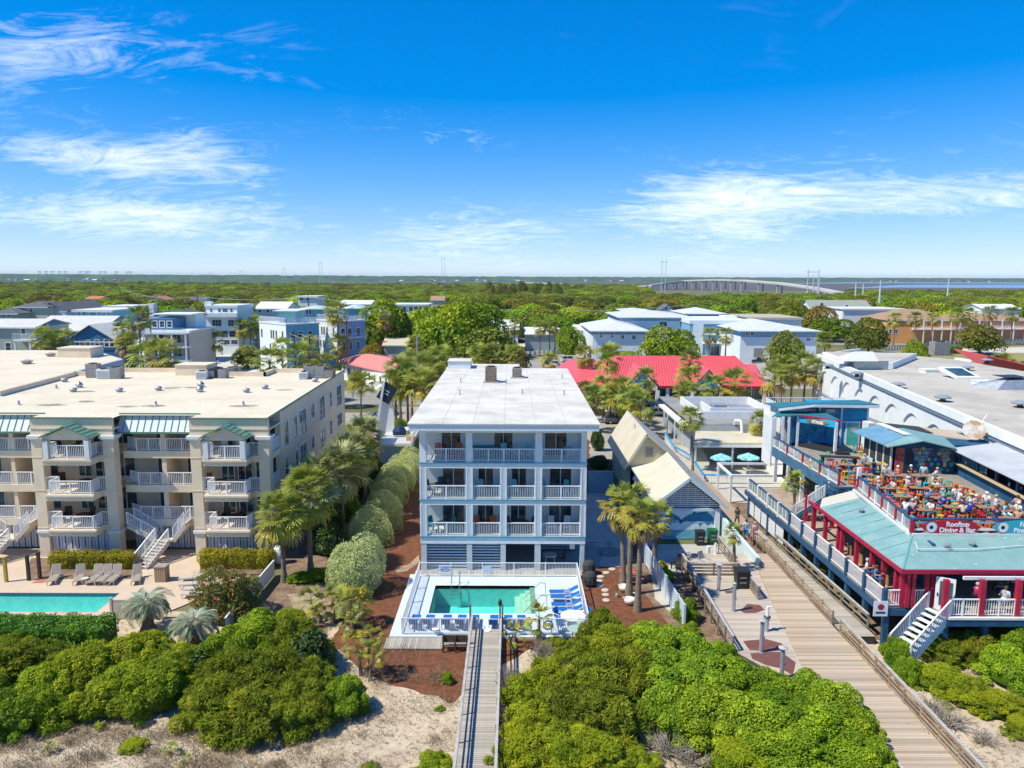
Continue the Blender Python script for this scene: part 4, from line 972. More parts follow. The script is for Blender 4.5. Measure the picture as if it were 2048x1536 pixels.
board_rail('boardwalk_rail','brown board rail between the wide boardwalk and the ramp',[(xra(64.5),64.5),(xra(56),56),(xra(47.2),47.2)],wz,.98,4,brown_rail,cap=False,step=1.6)
board_rail('boardwalk_rail','brown board rail along the right of the lower boardwalk to the beach',[(xra(46.0),46.0),(xra(38),38),(xra(29.5),29.5)],wz,.98,4,brown_rail,cap=True,step=1.6)
board_rail('boardwalk_rail','grey capped rail along the left edge of the shower deck',[(13.65,57.2),(13.65,50),(13.65,43.4)],wz,1.05,4,railwood,step=1.8,inner=-1)
board_rail('boardwalk_rail','short grey capped rail across the back of the shower deck',[(13.75,55.4),(17.6,55.4)],wz,1.0,4,railwood)
board_rail('boardwalk_rail','grey slatted rail beside the black bin, splitting the boardwalk',[(17.72,61.5),(17.72,51.0)],wz,1.0,4,railwood)
board_rail('boardwalk_rail','low grey edge rail on the left of the lower boardwalk',[(18.25,37.0),(18.25,29.5)],wz,.25,1,railwood)
RW=thing('ramp_walk','grey plank ramp between two wooden rails beside the restaurant','ramp',(22,55,0))
y=66.5
rx0=lambda y:xr(y)+.18;rx1=lambda y:22.85+(62-y)*.04
while y>45.6:
 plank(RW,rx0(y),rx1(y),y,wz-.02,deckgrey,org=(22,55,0));y-=.15
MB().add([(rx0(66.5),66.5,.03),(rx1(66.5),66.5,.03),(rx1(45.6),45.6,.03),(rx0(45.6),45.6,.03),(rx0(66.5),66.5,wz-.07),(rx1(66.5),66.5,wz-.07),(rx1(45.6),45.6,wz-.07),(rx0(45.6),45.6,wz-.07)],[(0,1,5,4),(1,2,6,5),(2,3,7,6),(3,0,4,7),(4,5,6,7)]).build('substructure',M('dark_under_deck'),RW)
board_rail('boardwalk_rail','weathered olive board rail on the restaurant side of the ramp',[(rx1(62),62),(rx1(54),54),(rx1(46.6),46.6)],wz,1.0,3,M('olive_rail_wood',(.20,.165,.105),(.28,.24,.17),1.5,.85,.3,25,rnd=.15),cap=True)
AL=thing('plank_alley','brown plank alley between the restroom building and the restaurant','boardwalk',(20,75,0));y=88.0
while y>66.6:plank(AL,19.6,22.6,y,.32,M('brown_plank_alley',(.36,.25,.16),(.42,.33,.24),.8,.85,.3,30,rnd=.1),w=.19,org=(20,75,0));y-=.2
for k,(px,p0,p1,lab,cap)in enumerate(((1437,1128,1182,'grey foot shower post by the back rail of the shower deck',1),(1467,1166,1222,'grey shower post standing in a wet red stain beside the black bin',0),(1533,1213,1262,'white topped shower post with a ring half way up',2),(1522,1240,1304,'grey capped shower post in the large wet stain',1),(1563,1295,1356,'grey capped shower post nearest the bushes',1))):
 x,y,_=G(px,p1,wz);h=ZY(px,p0,y)-wz;t=thing('shower_post',lab,'shower post',(x,y,wz),'shower posts on the beach deck')
 MB().lathe([(.20,0),(.13,.03),(.13,h-.08 if cap!=2 else h*.62)],(x,y,wz),10).build('pipe',galv,t)
 if cap==1:MB().lathe([(.13,h-.079),(.28,h-.02),(.27,h+.01),(.08,h+.10)],(x,y,wz),12).build('cap',M('weathered_cap',(.33,.33,.32),(.45,.44,.42),3,.7),t)
 elif cap==2:MB().lathe([(.12,h*.621),(.11,h)],(x,y,wz),10).build('upper_pipe',white,t);MB().lathe([(.2,h*.55),(.24,h*.58),(.2,h*.61)],(x,y,wz),10).build('ring',darkmetal,t);MB().cbox((x+.12,y,wz+h-.04),(.3,.16,.1)).build('shower_head',white,t)
 else:MB().lathe([(.14,h-.079),(.15,h),(.08,h+.06)],(x,y,wz),10).build('cap',galv,t)
 MB().cbox((x+.14,y-.02,wz+h*.45),(.08,.08,.12)).build('tap',alu,t)
def bin_(px,py,z,lab,mt,w=.62,h=1.1,grp='wheeled bins by the boardwalk'):
 x,y,_=G(px,py,z);t=thing('waste_bin',lab,'bin',(x,y,z),grp)
 b=MB();a=w/2;b.add([(x-a*.85,y-a*.85,z+.05),(x+a*.85,y-a*.85,z+.05),(x+a*.85,y+a*.85,z+.05),(x-a*.85,y+a*.85,z+.05),(x-a,y-a,z+h),(x+a,y-a,z+h),(x+a,y+a,z+h),(x-a,y+a,z+h)],[(3,2,1,0),(4,5,6,7),(0,1,5,4),(1,2,6,5),(2,3,7,6),(3,0,4,7)]);b.build('body',mt,t)
 MB().box(x-a*1.08,x+a*1.08,y-a*1.12,y+a*1.08,z+h+.002,z+h+.12).build('lid',mt,t)
 for k in range(2):MB().box(x-a*.5,x+a*.5,y-a-.012,y-a+.02,z+h*(.35+.3*k),z+h*(.35+.3*k)+.1).build('rib',M('bin_label',(.20,.21,.2),None,2,.5),t)
 for s in(-1,1):MB().tube((x+s*a*.8,y+a,z+.1),(x+s*a*.95,y+a,z+.1),.1,n=10).build('wheel',darkmetal,t)
black_pl=M('black_plastic',(.022,.023,.025),None,2,.5,spec=.4);green_pl=M('green_plastic',(.01,.11,.045),None,2,.5,spec=.4)
bin_(1399,1089,.08,'dark brown wheeled bin before the dolphin mural',black_pl,.75,1.15);bin_(1424,1086,.08,'green wheeled bin before the dolphin mural',green_pl,.75,1.15);bin_(1482,1174,wz,'large black bin on the shower deck beside the slatted rail',black_pl,.95,1.3)
x,y,_=G(1430,1120,.1);t=thing('water_standpipe','white standpipe with taps at the corner of the patio','standpipe',(x,y,.07))
MB().lathe([(.16,0),(.16,.55),(.09,.56),(.09,1.5)],(x,y,.07),10).build('pipe',white,t);MB().lathe([(.17,0),(.17,.9)],(x-.35,y+.9,.07),10).build('post',white,t);MB().cbox((x+.1,y,1.3),(.3,.08,.08)).build('tap',alu,t)
def adirondack(x,y,z,rz,lab,mt):
 t=thing('garden_chair',lab,'chair',(0,0,0))
 MB().cbox((0,.05,.38),(.55,.55,.04),rx=-.2).build('seat',mt,t,world=False)
 for i in range(5):MB().cbox(((i-2)*.12,.36,.75),(.10,.03,.85),rx=-.35).build('back_slat',mt,t,world=False)
 for s in(-1,1):MB().cbox((s*.36,.02,.58),(.13,.75,.03)).build('armrest',mt,t,world=False);MB().cbox((s*.3,-.22,.28),(.05,.1,.56)).build('leg',mt,t,world=False);MB().cbox((s*.3,.3,.28),(.05,.1,.56)).build('leg',mt,t,world=False)
 t.location=(x,y,z);t.rotation_euler=(0,0,rz)
x,y,_=G(1408,1132,.1);adirondack(x,y,.075,.6,'grey garden chair on the patio behind the shower deck',M('grey_chair_plastic',(.30,.31,.32),None,2,.6))
x,y,_=G(1352,1138,.1);adirondack(x,y,.075,-1.0,'dark garden chair beside the yellow flowers',M('dark_chair_wood',(.04,.045,.05),None,2,.6))
x,y,_=G(1301,1088,.4);t=thing('tarpaulin_bundle','bright blue tarpaulin bundle standing by the end of the vinyl fence','tarpaulin',(x,y,.07))
MB().lathe([(.55,0),(.62,.35),(.45,.8),(.18,1.05),(.05,1.08)],(x,y,.07),9).build('cover',M('bright_blue_tarpaulin',(.03,.20,.55),(.05,.28,.62),4,.6,1.5,6),t)  # upright bundle under a blue tarpaulin, not a boat
# restroom building with the mural
def restroom():
 Y0=64.8;xL,xR=12.95,18.65;xc=(xL+xR)/2-.05;ez,az=3.25,5.95
 T=thing('restroom_building','cream roofed restroom building with a louvred gable over a dolphin mural','building',(xc,Y0,.05))
 cr=lines_bump(M('cream_metal_roof',(.66,.60,.475),(.60,.54,.42),.5,.5,noisy=.03),2,.14,.16)
 gw=M('pale_green_wall',(.36,.47,.40),(.32,.42,.36),.8,.7);cw=M('cream_clapboard',(.62,.56,.38),None,2,.7,noisy=.03);lines_bump(cw,2,.2,.1)
 pw=M('pale_blue_wall',(.55,.66,.68),None,2,.6)
 y1,y2,y3=74.2,77.0,90.0
 def zr(x):return az-(az-ez)*abs(x-xc)/(xR+.55-xc)
 wallbox(T,'wall',gw,xL-.0,xL+.2,Y0+.9,y3,.05,ez+.3);wallbox(T,'wall',pw,xR-.2,xR,Y0+.9,y3,.05,ez+.3);wallbox(T,'wall',gw,xL,xR,y3-.2,y3-.003,.05,ez+.3)
 e=.55;hw=xR+e-xc
 for s in(-1,1):
  m=MB();m.slab([(xc,Y0-.5,az),(xc+s*hw,Y0-.5,ez),(xc+s*hw,y1,ez),(xc,y1,az)][::(1 if s>0 else-1)],.14);m.build('roof',cr,T)
 m=MB()
 for s in(-1,1):m.beam((xc,Y0-.52,az-.12),(xc+s*hw,Y0-.52,ez-.12),.06,.26)
 m.build('barge_board',pw,T)
 gb=MB();gb.yprism([(xL,ez-.25),(xR,ez-.25),(xR,ez+.15),(xc,az-.35),(xL,ez+.15)],Y0+.25,Y0+.3);back=gb.build('gable_back',darkvoid,T)
 lou_m=M('pale_louvre',(.80,.82,.83),None,2,.5);z=ez-.1
 while z<az-.5:
  w=min(xR-xL,2*(az-.45-z)*(hw/(az-ez)))/2
  o=MB();o.cbox((xc,Y0+.16,z),(2*w,.03,.13),rx=.5);o.build('louvre',lou_m,back);z+=.185
 for k in range(-4,5):
  x=xc+k*.66;top=az-.5-abs(k*.66)*(az-ez)/hw
  if top>ez:MB().box(x-.02,x+.02,Y0+.08,Y0+.10,ez-.1,top).build('mullion',lou_m,back)
 wallbox(T,'lintel',pw,xL-.1,xR+.1,Y0-.05,Y0+.3,ez-.5,ez-.26)
 for x in(xL+.02,xR-.42):wallbox(T,'column',white,x,x+.42,Y0-.1,Y0+.32,.05,ez-.5)
 wallbox(T,'wall',pw,xR-.41,xR-.22,Y0+.32,Y0+.95,.05,ez-.2)
 sea=M('mural_sky_blue',(.72,.86,.90),(.60,.80,.87),.5,.8,noisy=.05);seaL=M('mural_sea_blue',(.09,.38,.52),(.24,.60,.70),.9,.8,stretch=(1,1,4),lo=.35,hi=.6);foam=M('mural_foam',(.72,.84,.86),(.55,.74,.80),3,.8);dol=M('mural_dolphin_blue',(.03,.19,.34),(.05,.25,.42),1.2,.8);belly=M('mural_dolphin_pale',(.42,.58,.66),None,2,.8)
 ym=Y0+.2;wallbox(T,'mural_wall',sea,xL+.2,xR-.2,ym,ym+.2,.05,ez-.3)
 mu=MB();mu.box(xL+.45,xR-.43,ym-.005,ym-.001,.06,1.05);sea_o=mu.build('painted_sea',seaL,T)
 fo=MB();pts=[]
 for i in range(41):x=xL+.5+(xR-xL-.95)*i/40;pts.append((x,1.05+.35*fbm(i*.35,2)+.25*math.exp(-((x-xc-.6)/.9)**2)))
 fo.yprism(pts+[(xR-.45,.95),(xL+.5,.95)],ym-.009,ym-.006);fo.build('painted_foam',foam,T)
 def dolphin(cx,cz,s,ang,flip=1,yo=0.0):
  body=[(-1.25,-.42),(-1.0,-.12),(-.62,.17),(-.35,.28),(-.28,.62),(-.02,.36),(.35,.30),(.75,.12),(1.0,-.12),(1.22,-.26),(1.2,-.36),(.92,-.36),(.55,-.34),(.42,-.66),(.22,-.40),(-.2,-.36),(-.7,-.34),(-1.0,-.48),(-1.2,-.72),(-1.22,-.52),(-1.5,-.55)]
  c,n=math.cos(ang),math.sin(ang)
  P_=[(cx+flip*(x*c-z*n)*s,cz+(x*n+z*c)*s)for x,z in body]
  m=MB();m.yprism(P_,ym-.014-yo,ym-.010-yo);m.build('painted_dolphin',dol,T)
  bl=[(.95,-.36),(.55,-.335),(.2,-.395),(-.4,-.35),(.2,-.27),(.6,-.25)]
  P_=[(cx+flip*(x*c-z*n)*s,cz+(x*n+z*c)*s)for x,z in bl];m=MB();m.yprism(P_,ym-.018-yo,ym-.0145-yo);m.build('painted_belly',belly,T)
 dolphin(xc+.85,2.05,1.15,-.12);dolphin(xc+1.75,2.15,1.1,-.45,yo=-.0085);dolphin(xc-1.35,2.1,.85,-.1)
 m=MB();m.slab([(xL-.4,y1-.05,ez+.35),(xc+.3,y1-.05,ez+1.15),(xc+.3,y2+.2,ez+1.15),(xL-.4,y2+.2,ez+.35)],.12);m.build('link_roof',M('pale_cream_roof',(.72,.66,.52),None,2,.6),T)
 az2,ez2=7.35,3.55;xc2=14.1;hL,hR=xc2-(xL-1.2),xR-xc2
 for s,h_ in((-1,hL),(1,hR)):
  m=MB();m.slab([(xc2,y2-.4,az2),(xc2+s*h_,y2-.4,ez2),(xc2+s*h_,y3+.3,ez2),(xc2,y3+.3,az2)][::(1 if s>0 else-1)],.14);m.build('roof',cr,T)
 m=MB();m.yprism([(xc2-hL+.4,ez2),(xc2+hR-.4,ez2),(xc2,az2-.2)],y2,y2+.15);m.build('gable_wall',cw,T)
 m=MB()
 for s,h_ in((-1,hL),(1,hR)):m.beam((xc2,y2-.42,az2-.12),(xc2+s*h_,y2-.42,ez2-.12),.05,.24)
 m.build('barge_board',M('cream_trim',(.66,.58,.42),None,2,.6),T)
 vx=xc2+.35;fr=MB();fr.box(vx-.42,vx+.42,y2-.04,y2-.003,4.7,5.75);fr=fr.build('vent_frame',M('beige_vent',(.5,.46,.36),None,2,.7),T)
 for k in range(6):MB().box(vx-.36,vx+.36,y2-.06,y2-.041,4.78+k*.155,4.86+k*.155).build('vent_slat',acgrey,fr)
 wallbox(T,'wall',gw,xL-.6,xL-.4,y2,y3,.05,ez2+.2)
 for x,y,z in((xc+.8,68.5,az-.75),(xc2-.4,82,az2-.4)):MB().lathe([(.12,0),(.05,.05),(.05,.4),(.08,.42)],(x,y,z-.15),8).build('vent_pipe',galv,T)
 for y in(67.5,73):wallbox(T,'downpipe',M('bronze_downpipe',(.12,.10,.08),None,2,.5),xL-.1,xL-.003,y,y+.35,.05,ez-.1)
restroom()
p=[G(1445,1018,0),G(1532,1070,0)]
mb=MB();mb.add([(18.75,66,.05),(19.05,66,.05),(20.0,57.6,.05),(19.7,57.6,.05),(18.75,66,2.3),(19.05,66,2.3),(20.0,57.6,1.2),(19.7,57.6,1.2)],[(3,2,1,0),(4,5,6,7),(0,1,5,4),(1,2,6,5),(2,3,7,6),(3,0,4,7)])
t=thing('ramp_wall','pale blue sloping wall between the dolphin mural and the boardwalk ramp','wall',(19.3,62,.05));mb.build('wall',M('pale_blue_wall'),t)
# beige condominium on the left
def AX(px,py,X):d=ray(px,py);t=X/d[0];return(X,d[1]*t,CAMH+d[2]*t)
trimw=M('white_condo_trim',(.74,.75,.74),None,2,.5);fencew=M('white_board_fence',(.66,.68,.70),None,2,.6,rnd=.06)
def board_on_board(parent,x0,x1,y,z0,z1,axis='x'):
 n=max(2,int(abs(x1-x0)/.26));w=(x1-x0)/n
 for i in range(n):
  a,b=x0+w*i+.01,x0+w*(i+.80);o=.05*(i%2)
  if axis=='x':MB().box(a,b,y-.03-o,y-o,z0,z1).build('board',fencew,parent)
  else:MB().box(y-.03-o,y-o,a,b,z0,z1).build('board',fencew,parent)
 if axis=='x':MB().box(x0,x1,y+.003,y+.06,z1-.3,z1-.15).build('rail',fencew,parent)
def stair(parent,p,q,w,mat_t,mat_r,n=8,side='both',name='stair_flight',h=1.0):
 """solid flight from p up to q, w wide across"""
 p,q=Vector(p),Vector(q);d=q-p;hd=Vector((d.x,d.y,0));nr=Vector((-hd.y,hd.x,0)).normalized()*w/2
 fl=MB();fl.beam(p+nr-Vector((0,0,.2)),q+nr-Vector((0,0,.2)),.08,.3);fl.beam(p-nr-Vector((0,0,.2)),q-nr-Vector((0,0,.2)),.08,.3);fl.beam(p-nr*1.02-Vector((0,0,.2)),p+nr*1.02-Vector((0,0,.2)),.1,.2);fl.beam(q-nr*1.02-Vector((0,0,.2)),q+nr*1.02-Vector((0,0,.2)),.1,.2);o=fl.build(name,mat_t,parent)
 for i in range(n):
  c=p+d*((i+.5)/n);a=math.atan2(hd.y,hd.x);z=p.z+d.z*(i+1)/n
  MB().cbox((c.x,c.y,z-.03),(hd.length/n*1.05,w-.1,.05),rz=a).build('step',mat_t,o)
 for s in((-1,1)if side=='both' else(side,)):
  r=railing(parent,p+nr*s,q+nr*s,h,mat_r,post=(0,.5,1),gap=.16,name='stair_rail')
def condo():
 Yf,Yr=60.0,61.5;X=lambda px:XY(px,900,Yf);Xr=lambda px:XY(px,900,Yr)
 T=thing('condominium','beige three storey condominium with green metal porticos and white balcony rails on the left','building',(-33,Yf,0))
 zr=11.9;fl=(2.95,5.90,8.85)
 xR=X(538);XB=[(-48.5,None),(X(62.5),X(227)),(X(380),X(538))]
 body=MB();body.prism([(-47,64.2),(xR-3.3,64.2),(xR-3.3,63.2),(xR,63.2),(xR-.8,91.5),(-24.4,91.3),(-24.4,89.5),(-50.9,89.5),(-49,71)],.05,zr-.02);body.build('wall',beige,T)
 lines=MB()
 for z in(5.75,8.75,10.55):lines.beam((xR+.012,63.2,z),(xR-.788,91.5,z),.03,.07)
 lines.build('wall_course',beige2,T)
 roof=MB();roof.prism([(-50,Yr),(X(62.5),Yr),(X(62.5),Yf),(X(227),Yf),(X(227),Yr),(X(380),Yr),(X(380),Yf),(xR,Yf),(xR-.8,91.5),(-24.4,91.3),(-24.4,89.5),(-50.9,89.5),(-49,71)],zr-.015,zr+.005);roof=roof.build('roof',condo_roof,T)
 par=MB();par.beam((xR-.08,Yf,zr+.06),(xR-.88,91.5,zr+.06),.22,.14);par.build('parapet',beige2,T)
 ed=MB();ed.beam((xR+.05,Yf-.05,zr+.10),(xR-.75,91.55,zr+.10),.06,.16)
 for a,b in((X(62.5),X(227)),(X(380),xR)):ed.box(a-.05,b+.05,Yf-.08,Yf-.003,zr-.06,zr+.10)
 ed.build('roof_edge',greenmetal,T)
 par=MB();q=[(-49.1,71),(-50.4,85.8),(-46.9,86),(-46.9,89.3),(-35,89.3),(-35,86),(-28.6,86),(-28.6,89.3),(-24.5,89.3)]
 for a,b in zip(q,q[1:]):d=Vector((b[0]-a[0],b[1]-a[1],0)).normalized()*.12;par.beam((a[0]-d.x,a[1]-d.y,zr+.24),(b[0]+d.x,b[1]+d.y,zr+.24),.24,.56)
 par.build('parapet',beige2,T)
 patch=M('roof_stain',(.27,.21,.14),(.42,.34,.24),1.4,.9)
 for px,py,w in((100,810,3.2),(175,803,2.2),(175,783,2.5),(310,812,2.6),(345,776,2.2),(485,812,3.0),(255,813,2.4),(570,780,2.2),(390,775,2.6)):
  x,y,_=G(px,py,zr);q=[(x+math.cos(i*.6)*w/2*(.6+.5*hsh(i,px)),y+math.sin(i*.6)*.55*(.5+.8*hsh(i,py)))for i in range(10)]
  m=MB();m.face([(a,b,zr+.012)for a,b in q]);m.build('stain',patch,roof)
 for bi,(a,b,pa,pb)in enumerate(((X(62.5),X(227),94,176),(X(380),xR,413,487))):
  for k,(c0,c1)in enumerate(((a,a+.86),(b-.86,b))):
   c=MB();c.box(c0,c1,Yf,Yf+.9,.05,10.12);o=c.build('column',beige2,T)
   cp=MB();cp.box(c0-.10,c1+.10,Yf-.10,Yf+1.0,10.122,10.24);cp.box(c0-.2,c1+.2,Yf-.2,Yf+1.1,10.241,10.48);cp.build('capital',trimw,o)
   MB().box(c0-.1,c1+.1,Yf-.1,Yf+.95,2.2,2.42).build('base_moulding',trimw,o)
   for z in(2.6,5.8,8.6):MB().box(c0-.03,c1+.03,Yf-.03,Yf+.93,z,z+.07).build('course',beige,o)
  wallbox(T,'parapet_panel',beige2,a+.003,b-.003,Yf+.05,Yf+.35,10.482,zr-.02);wallbox(T,'soffit',beige,a,b,Yf+.352,63.18,10.9,11.05)
  wallbox(T,'panel_course',beige,a,b,Yf-.0,Yf+.048,11.0,11.1)
  p0,p1=XY(pa,900,Yf-1.1),XY(pb,900,Yf-1.1);pc=(p0+p1)/2
  gz,ez=11.55,10.62;hw=(p1-p0)/2+.42
  for s in(-1,1):
   m=MB();m.slab([(pc,Yf-1.45,gz),(pc+s*hw,Yf-1.45,ez),(pc+s*hw,Yf+.0,ez),(pc,Yf+.0,gz)][::(1 if s>0 else-1)],.10);g=m.build('portico_roof',greenmetal,T)
   rb=MB()
   for k in range(5):t=(k+.5)/5;rb.beam((pc+s*hw*t,Yf-1.46,gz+(ez-gz)*t+.02),(pc+s*hw*t,Yf-.01,gz+(ez-gz)*t+.02),.04,.05)
   rb.build('seam',M('green_metal_seam',(.17,.36,.28),None,2,.4),g)
  m=MB();m.yprism([(p0-.1,10.35),(p1+.1,10.35),(p1+.1,ez-.03),(pc,gz-.16),(p0-.1,ez-.03)],Yf-1.15,Yf-.003);m.build('portico_gable',beige2,T)
  for k in range(3):
   z=fl[k]
   s=MB();s.prism([(a+.86,Yf+.02),(p0-.25,Yf+.02),(p0-.25,Yf-1.3),(p1+.25,Yf-1.3),(p1+.25,Yf+.02),(b-.86,Yf+.02),(b-.86,63.2),(a+.86,63.2)],z-.55,z);s.build('balcony_slab',beige2,T)
   MB().prism([(p0-.32,Yf-.1),(p0-.32,Yf-1.38),(p1+.32,Yf-1.38),(p1+.32,Yf-.1)],z-.2,z-.05).build('slab_moulding',beige2,T)
   for q0,q1 in(((a+.9,Yf+.15),(p0,Yf+.15)),((p0,Yf+.15),(p0,Yf-1.15)),((p0,Yf-1.15),(p1,Yf-1.15)),((p1,Yf-1.15),(p1,Yf+.15)),((p1,Yf+.15),(b-.9,Yf+.15))):
    railing(T,(*q0,z),(*q1,z),1.05,post=(0,.5,1)if q0[1]==q1[1]==Yf-1.15 else((0,1)if q0[1]==q1[1]else()),gap=.14)
   if k==2:
    for x in(p0,p1):MB().box(x-.2,x+.2,Yf-1.35,Yf-.95,z,10.34).build('portico_column',trimw,T)
   yb=63.17 if bi==1 else 64.17
   for f0,f1,gm in((.20,.36,teal_glass),(.42,.60,glass if k else teal_glass),(.66,.93,glass)):
    x0,x1=a+(b-a)*f0,a+(b-a)*f1;window(T,x0,z+.08,yb-(0 if bi==1 else 0),x1-x0,2.15,cols=2,rows=1,gl=gm,name='glass_door',frame=.07)
  board_on_board(T,a+.9,b-.9,Yf+.4,.1,2.2)
 for k in range(3):
  railing(T,(xR-.12,Yf+1.0,fl[k]),(xR-.2,63.15,fl[k]),1.05,post=(0,1));
  wallbox(T,'balcony_edge',beige2,xR-.35,xR-.02,Yf+.9,63.19,fl[k]-.5,fl[k])
 for(a,b,mid)in((X(227),X(380),(321,330)),(-48,X(62.5),(18,26))):
  mr=MB();mr.slab([(a-.2,Yr-.45,10.58),(b+.2,Yr-.45,10.58),(b+.2,Yr+.35,11.86),(a-.2,Yr+.35,11.86)],.1);aw=mr.build('awning_roof',palegreen,T)
  sm=MB();n=int((b-a)/.55)
  for i in range(n):x=a+(b-a)*(i+.5)/n;sm.beam((x,Yr-.46,10.62),(x,Yr+.34,11.90),.04,.05)
  sm.build('seam',greenmetal,aw);MB().box(a-.2,b+.2,Yr-.5,Yr-.44,10.42,10.58).build('gutter',greenmetal,aw);MB().box(a-.3,b+.2,Yr+.3,Yr+.42,11.86,12.02).build('ridge',greenmetal,aw)
  wallbox(T,'wall',beige,a,b,Yr+.35,64.2,10.9,11.85)
  m0,m1=Xr(mid[0]),Xr(mid[1])
  for k in range(3):
   z=fl[k];wallbox(T,'floor_band',beige2,a-.02,b+.02,Yr-.0,64.2,z-.62,z)
   wallbox(T,'pillar',beige,m0,m1,Yr+.1,64.2,z,z+2.33 if k<2 else 10.9)
   railing(T,(a+(1.1 if a>-45 else .2),Yr+.12,z),(m0-.05,Yr+.12,z),1.05,post=(0,.5,1),gap=.14);railing(T,(m1+.05,Yr+.12,z),(b-.05,Yr+.12,z),1.05,post=(0,.5,1),gap=.14)
   if a>-45:railing(T,(a+.02,Yr+.9,z),(a+1.08,Yr+.13,z),1.05,post=(0,),gap=.14)
   for x0,x1,gm in((a+1.6,a+3.2,teal_glass),(m1+.7,b-.5,glass if k%2 else teal_glass)):window(T,x0,z+.08,64.18,x1-x0,2.1,cols=2,rows=1,gl=gm,name='glass_door',frame=.07)
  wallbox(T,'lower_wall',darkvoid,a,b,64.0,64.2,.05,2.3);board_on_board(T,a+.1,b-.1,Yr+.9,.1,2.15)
  xc=XY(322,1110,59.4)if a>-45 else XY(2,1110,59.4);zl=1.62;ym=Yr-.75
  tr=M('condo_stair_beige',(.60,.52,.41),None,2,.8)
  wallbox(T,'landing',tr,xc-.75,xc+.75,ym-.7,ym+.7,zl-.16,zl)
  stair(T,(xc-.75,ym,zl),(max(a+.3,xc-3.0),ym,fl[0]),1.2,tr,vinyl);stair(T,(xc+.75,ym,zl),(min(b-.9,xc+3.0),ym,fl[0]),1.2,tr,vinyl)
  stair(T,(xc-.9,ym-3.1,.1),(xc-.1,ym-.7,zl),1.25,tr,vinyl,n=9)
 xs=lambda y:xR-.8*(y-63.2)/28.3
 for(a,b,t,bt,nc)in((567.5,575.5,843,891,1),(587,593,831,876,1),(597,611,819,869,2),(621,628,807,836,1),(638.5,648.5,793,838,2),(659,663,784,813,1),(673.5,682.5,771,810,2),(569,576,916,957,1),(590.5,595.5,900,942,1),(600,612,887,925,2),(622.5,627.5,871,896,1),(640.5,650,856,894,2),(659,664,841,868,1),(674.5,683.5,827,850,2)):
  c=AX((a+b)/2,(t+bt)/2,xs(72));y0=AX(a,(t+bt)/2,xs(c[1]))[1];y1=AX(b,(t+bt)/2,xs(c[1]))[1];X_=xs(c[1]);z1=AX((a+b)/2,t,X_)[2];z0=AX((a+b)/2,bt,X_)[2]
  window(T,y0,z0,xs(y0)-.01,max(.6,y1-y0),z1-z0,face='+x',cols=nc,rows=2,frame=.14,proud=.07,gl=M('blue_grey_window_glass',(.05,.075,.09),None,2,.1,spec=.5))
 board_on_board(T,60.6,64.5,xR-.05,.1,2.2,'y')
 for i,(px,py,big)in enumerate(((129,764,1),(159,775,2),(147,784,1),(239,784,1),(317,781,1),(402,774,2),(400,784,2),(493,785,1),(530,778,1),(630,764,1),(38,810,0),(312,811,0),(487,811,0),(113,777,0))):
  x,y,_=G(px,py,zr);t=thing('roof_vent','silver domed roof fan on the cream condominium roof' if big==2 else('flat capped grey roof fan on the cream condominium roof' if big else 'short vent pipe on the cream condominium roof')+(' at the back left',' at the back left',', front of the back left cluster',', fourth from the left',', in the middle of the roof',' behind its twin in the middle',' before its twin in the middle',', second from the right end',', third from the right end',', nearest the right end',' at the far left',' at the front middle',' at the front right',' at the back left')[i],'roof vent',(x,y,zr),('domed fans' if big==2 else 'capped fans' if big else 'vent pipes')+' on the condominium roof')
  if big:MB().lathe([(.28,0),(.28,.18)],(x,y,zr),12).build('curb',concrete,t);MB().lathe([(.33,.181),(.38,.24),(.36,.34),(.24,.43 if big==1 else .5),(.05,.45 if big==1 else .64)],(x,y,zr),12).build('cap',galv if big==1 else alu,t,smooth=True)
  else:MB().lathe([(.25,0),(.1,.1),(.09,.4)],(x,y,zr),8).build('pipe',galv,t)
 for i,(px,py,w,h,lab)in enumerate(((188,753,1.3,1.5,'tall grey air conditioner at the back left corner of the condominium roof'),(211,755,1.5,1.0,'white air conditioner beside the tall grey one on the condominium roof'),(232,755,1.5,1.2,'brown air conditioner at the back left of the condominium roof'),(405,756,1.1,.8,'small white air handler below the bulkhead on the condominium roof'),(425,754,.9,.9,'black air conditioner in the middle row on the condominium roof, left end'),(436,750,.9,.9,'black air conditioner in the middle row on the condominium roof, second'),(447,754,.9,.9,'grey brown air conditioner in the middle row on the condominium roof'),(462,748,.9,.8,'grey air conditioner at the back of the middle row on the condominium roof'),(472,746,.9,.8,'last small air conditioner of the middle row on the condominium roof'),(608,756,.9,.7,'low white air handler at the right end of the condominium roof'),(620,754,1.2,1.3,'left brown air conditioner at the right end of the condominium roof'),(640,754,1.2,1.3,'middle tan air conditioner at the right end of the condominium roof'),(659,754,1.2,.9,'low rusty air conditioner at the right end of the condominium roof'))):
  x,y,_=G(px,py+2,zr);y=min(y,88.6);x=XY(px,py,y);mt=(darkmetal if 'black' in lab else wplastic if 'white' in lab else rust if 'rusty' in lab else acgrey);t=thing('air_conditioner',lab,'air conditioner',(x,y,zr))
  b=MB().box(x-w/2,x+w/2,y-.5,y+.5,zr+.1,zr+.1+h).build('housing',mt,t);g=MB()
  for k in range(6):g.box(x-w/2+.06,x+w/2-.06,y-.52,y-.501,zr+.2+k*h*.13,zr+.26+k*h*.13)
  g.build('louvre',galv,b);MB().lathe([(w*.36,0),(w*.34,.08),(w*.1,.1)],(x,y,zr+.1+h),10).build('fan_guard',darkmetal,t);MB().box(x-w/2,x+w/2,y-.45,y+.45,zr,zr+.1).build('base',concrete,t)
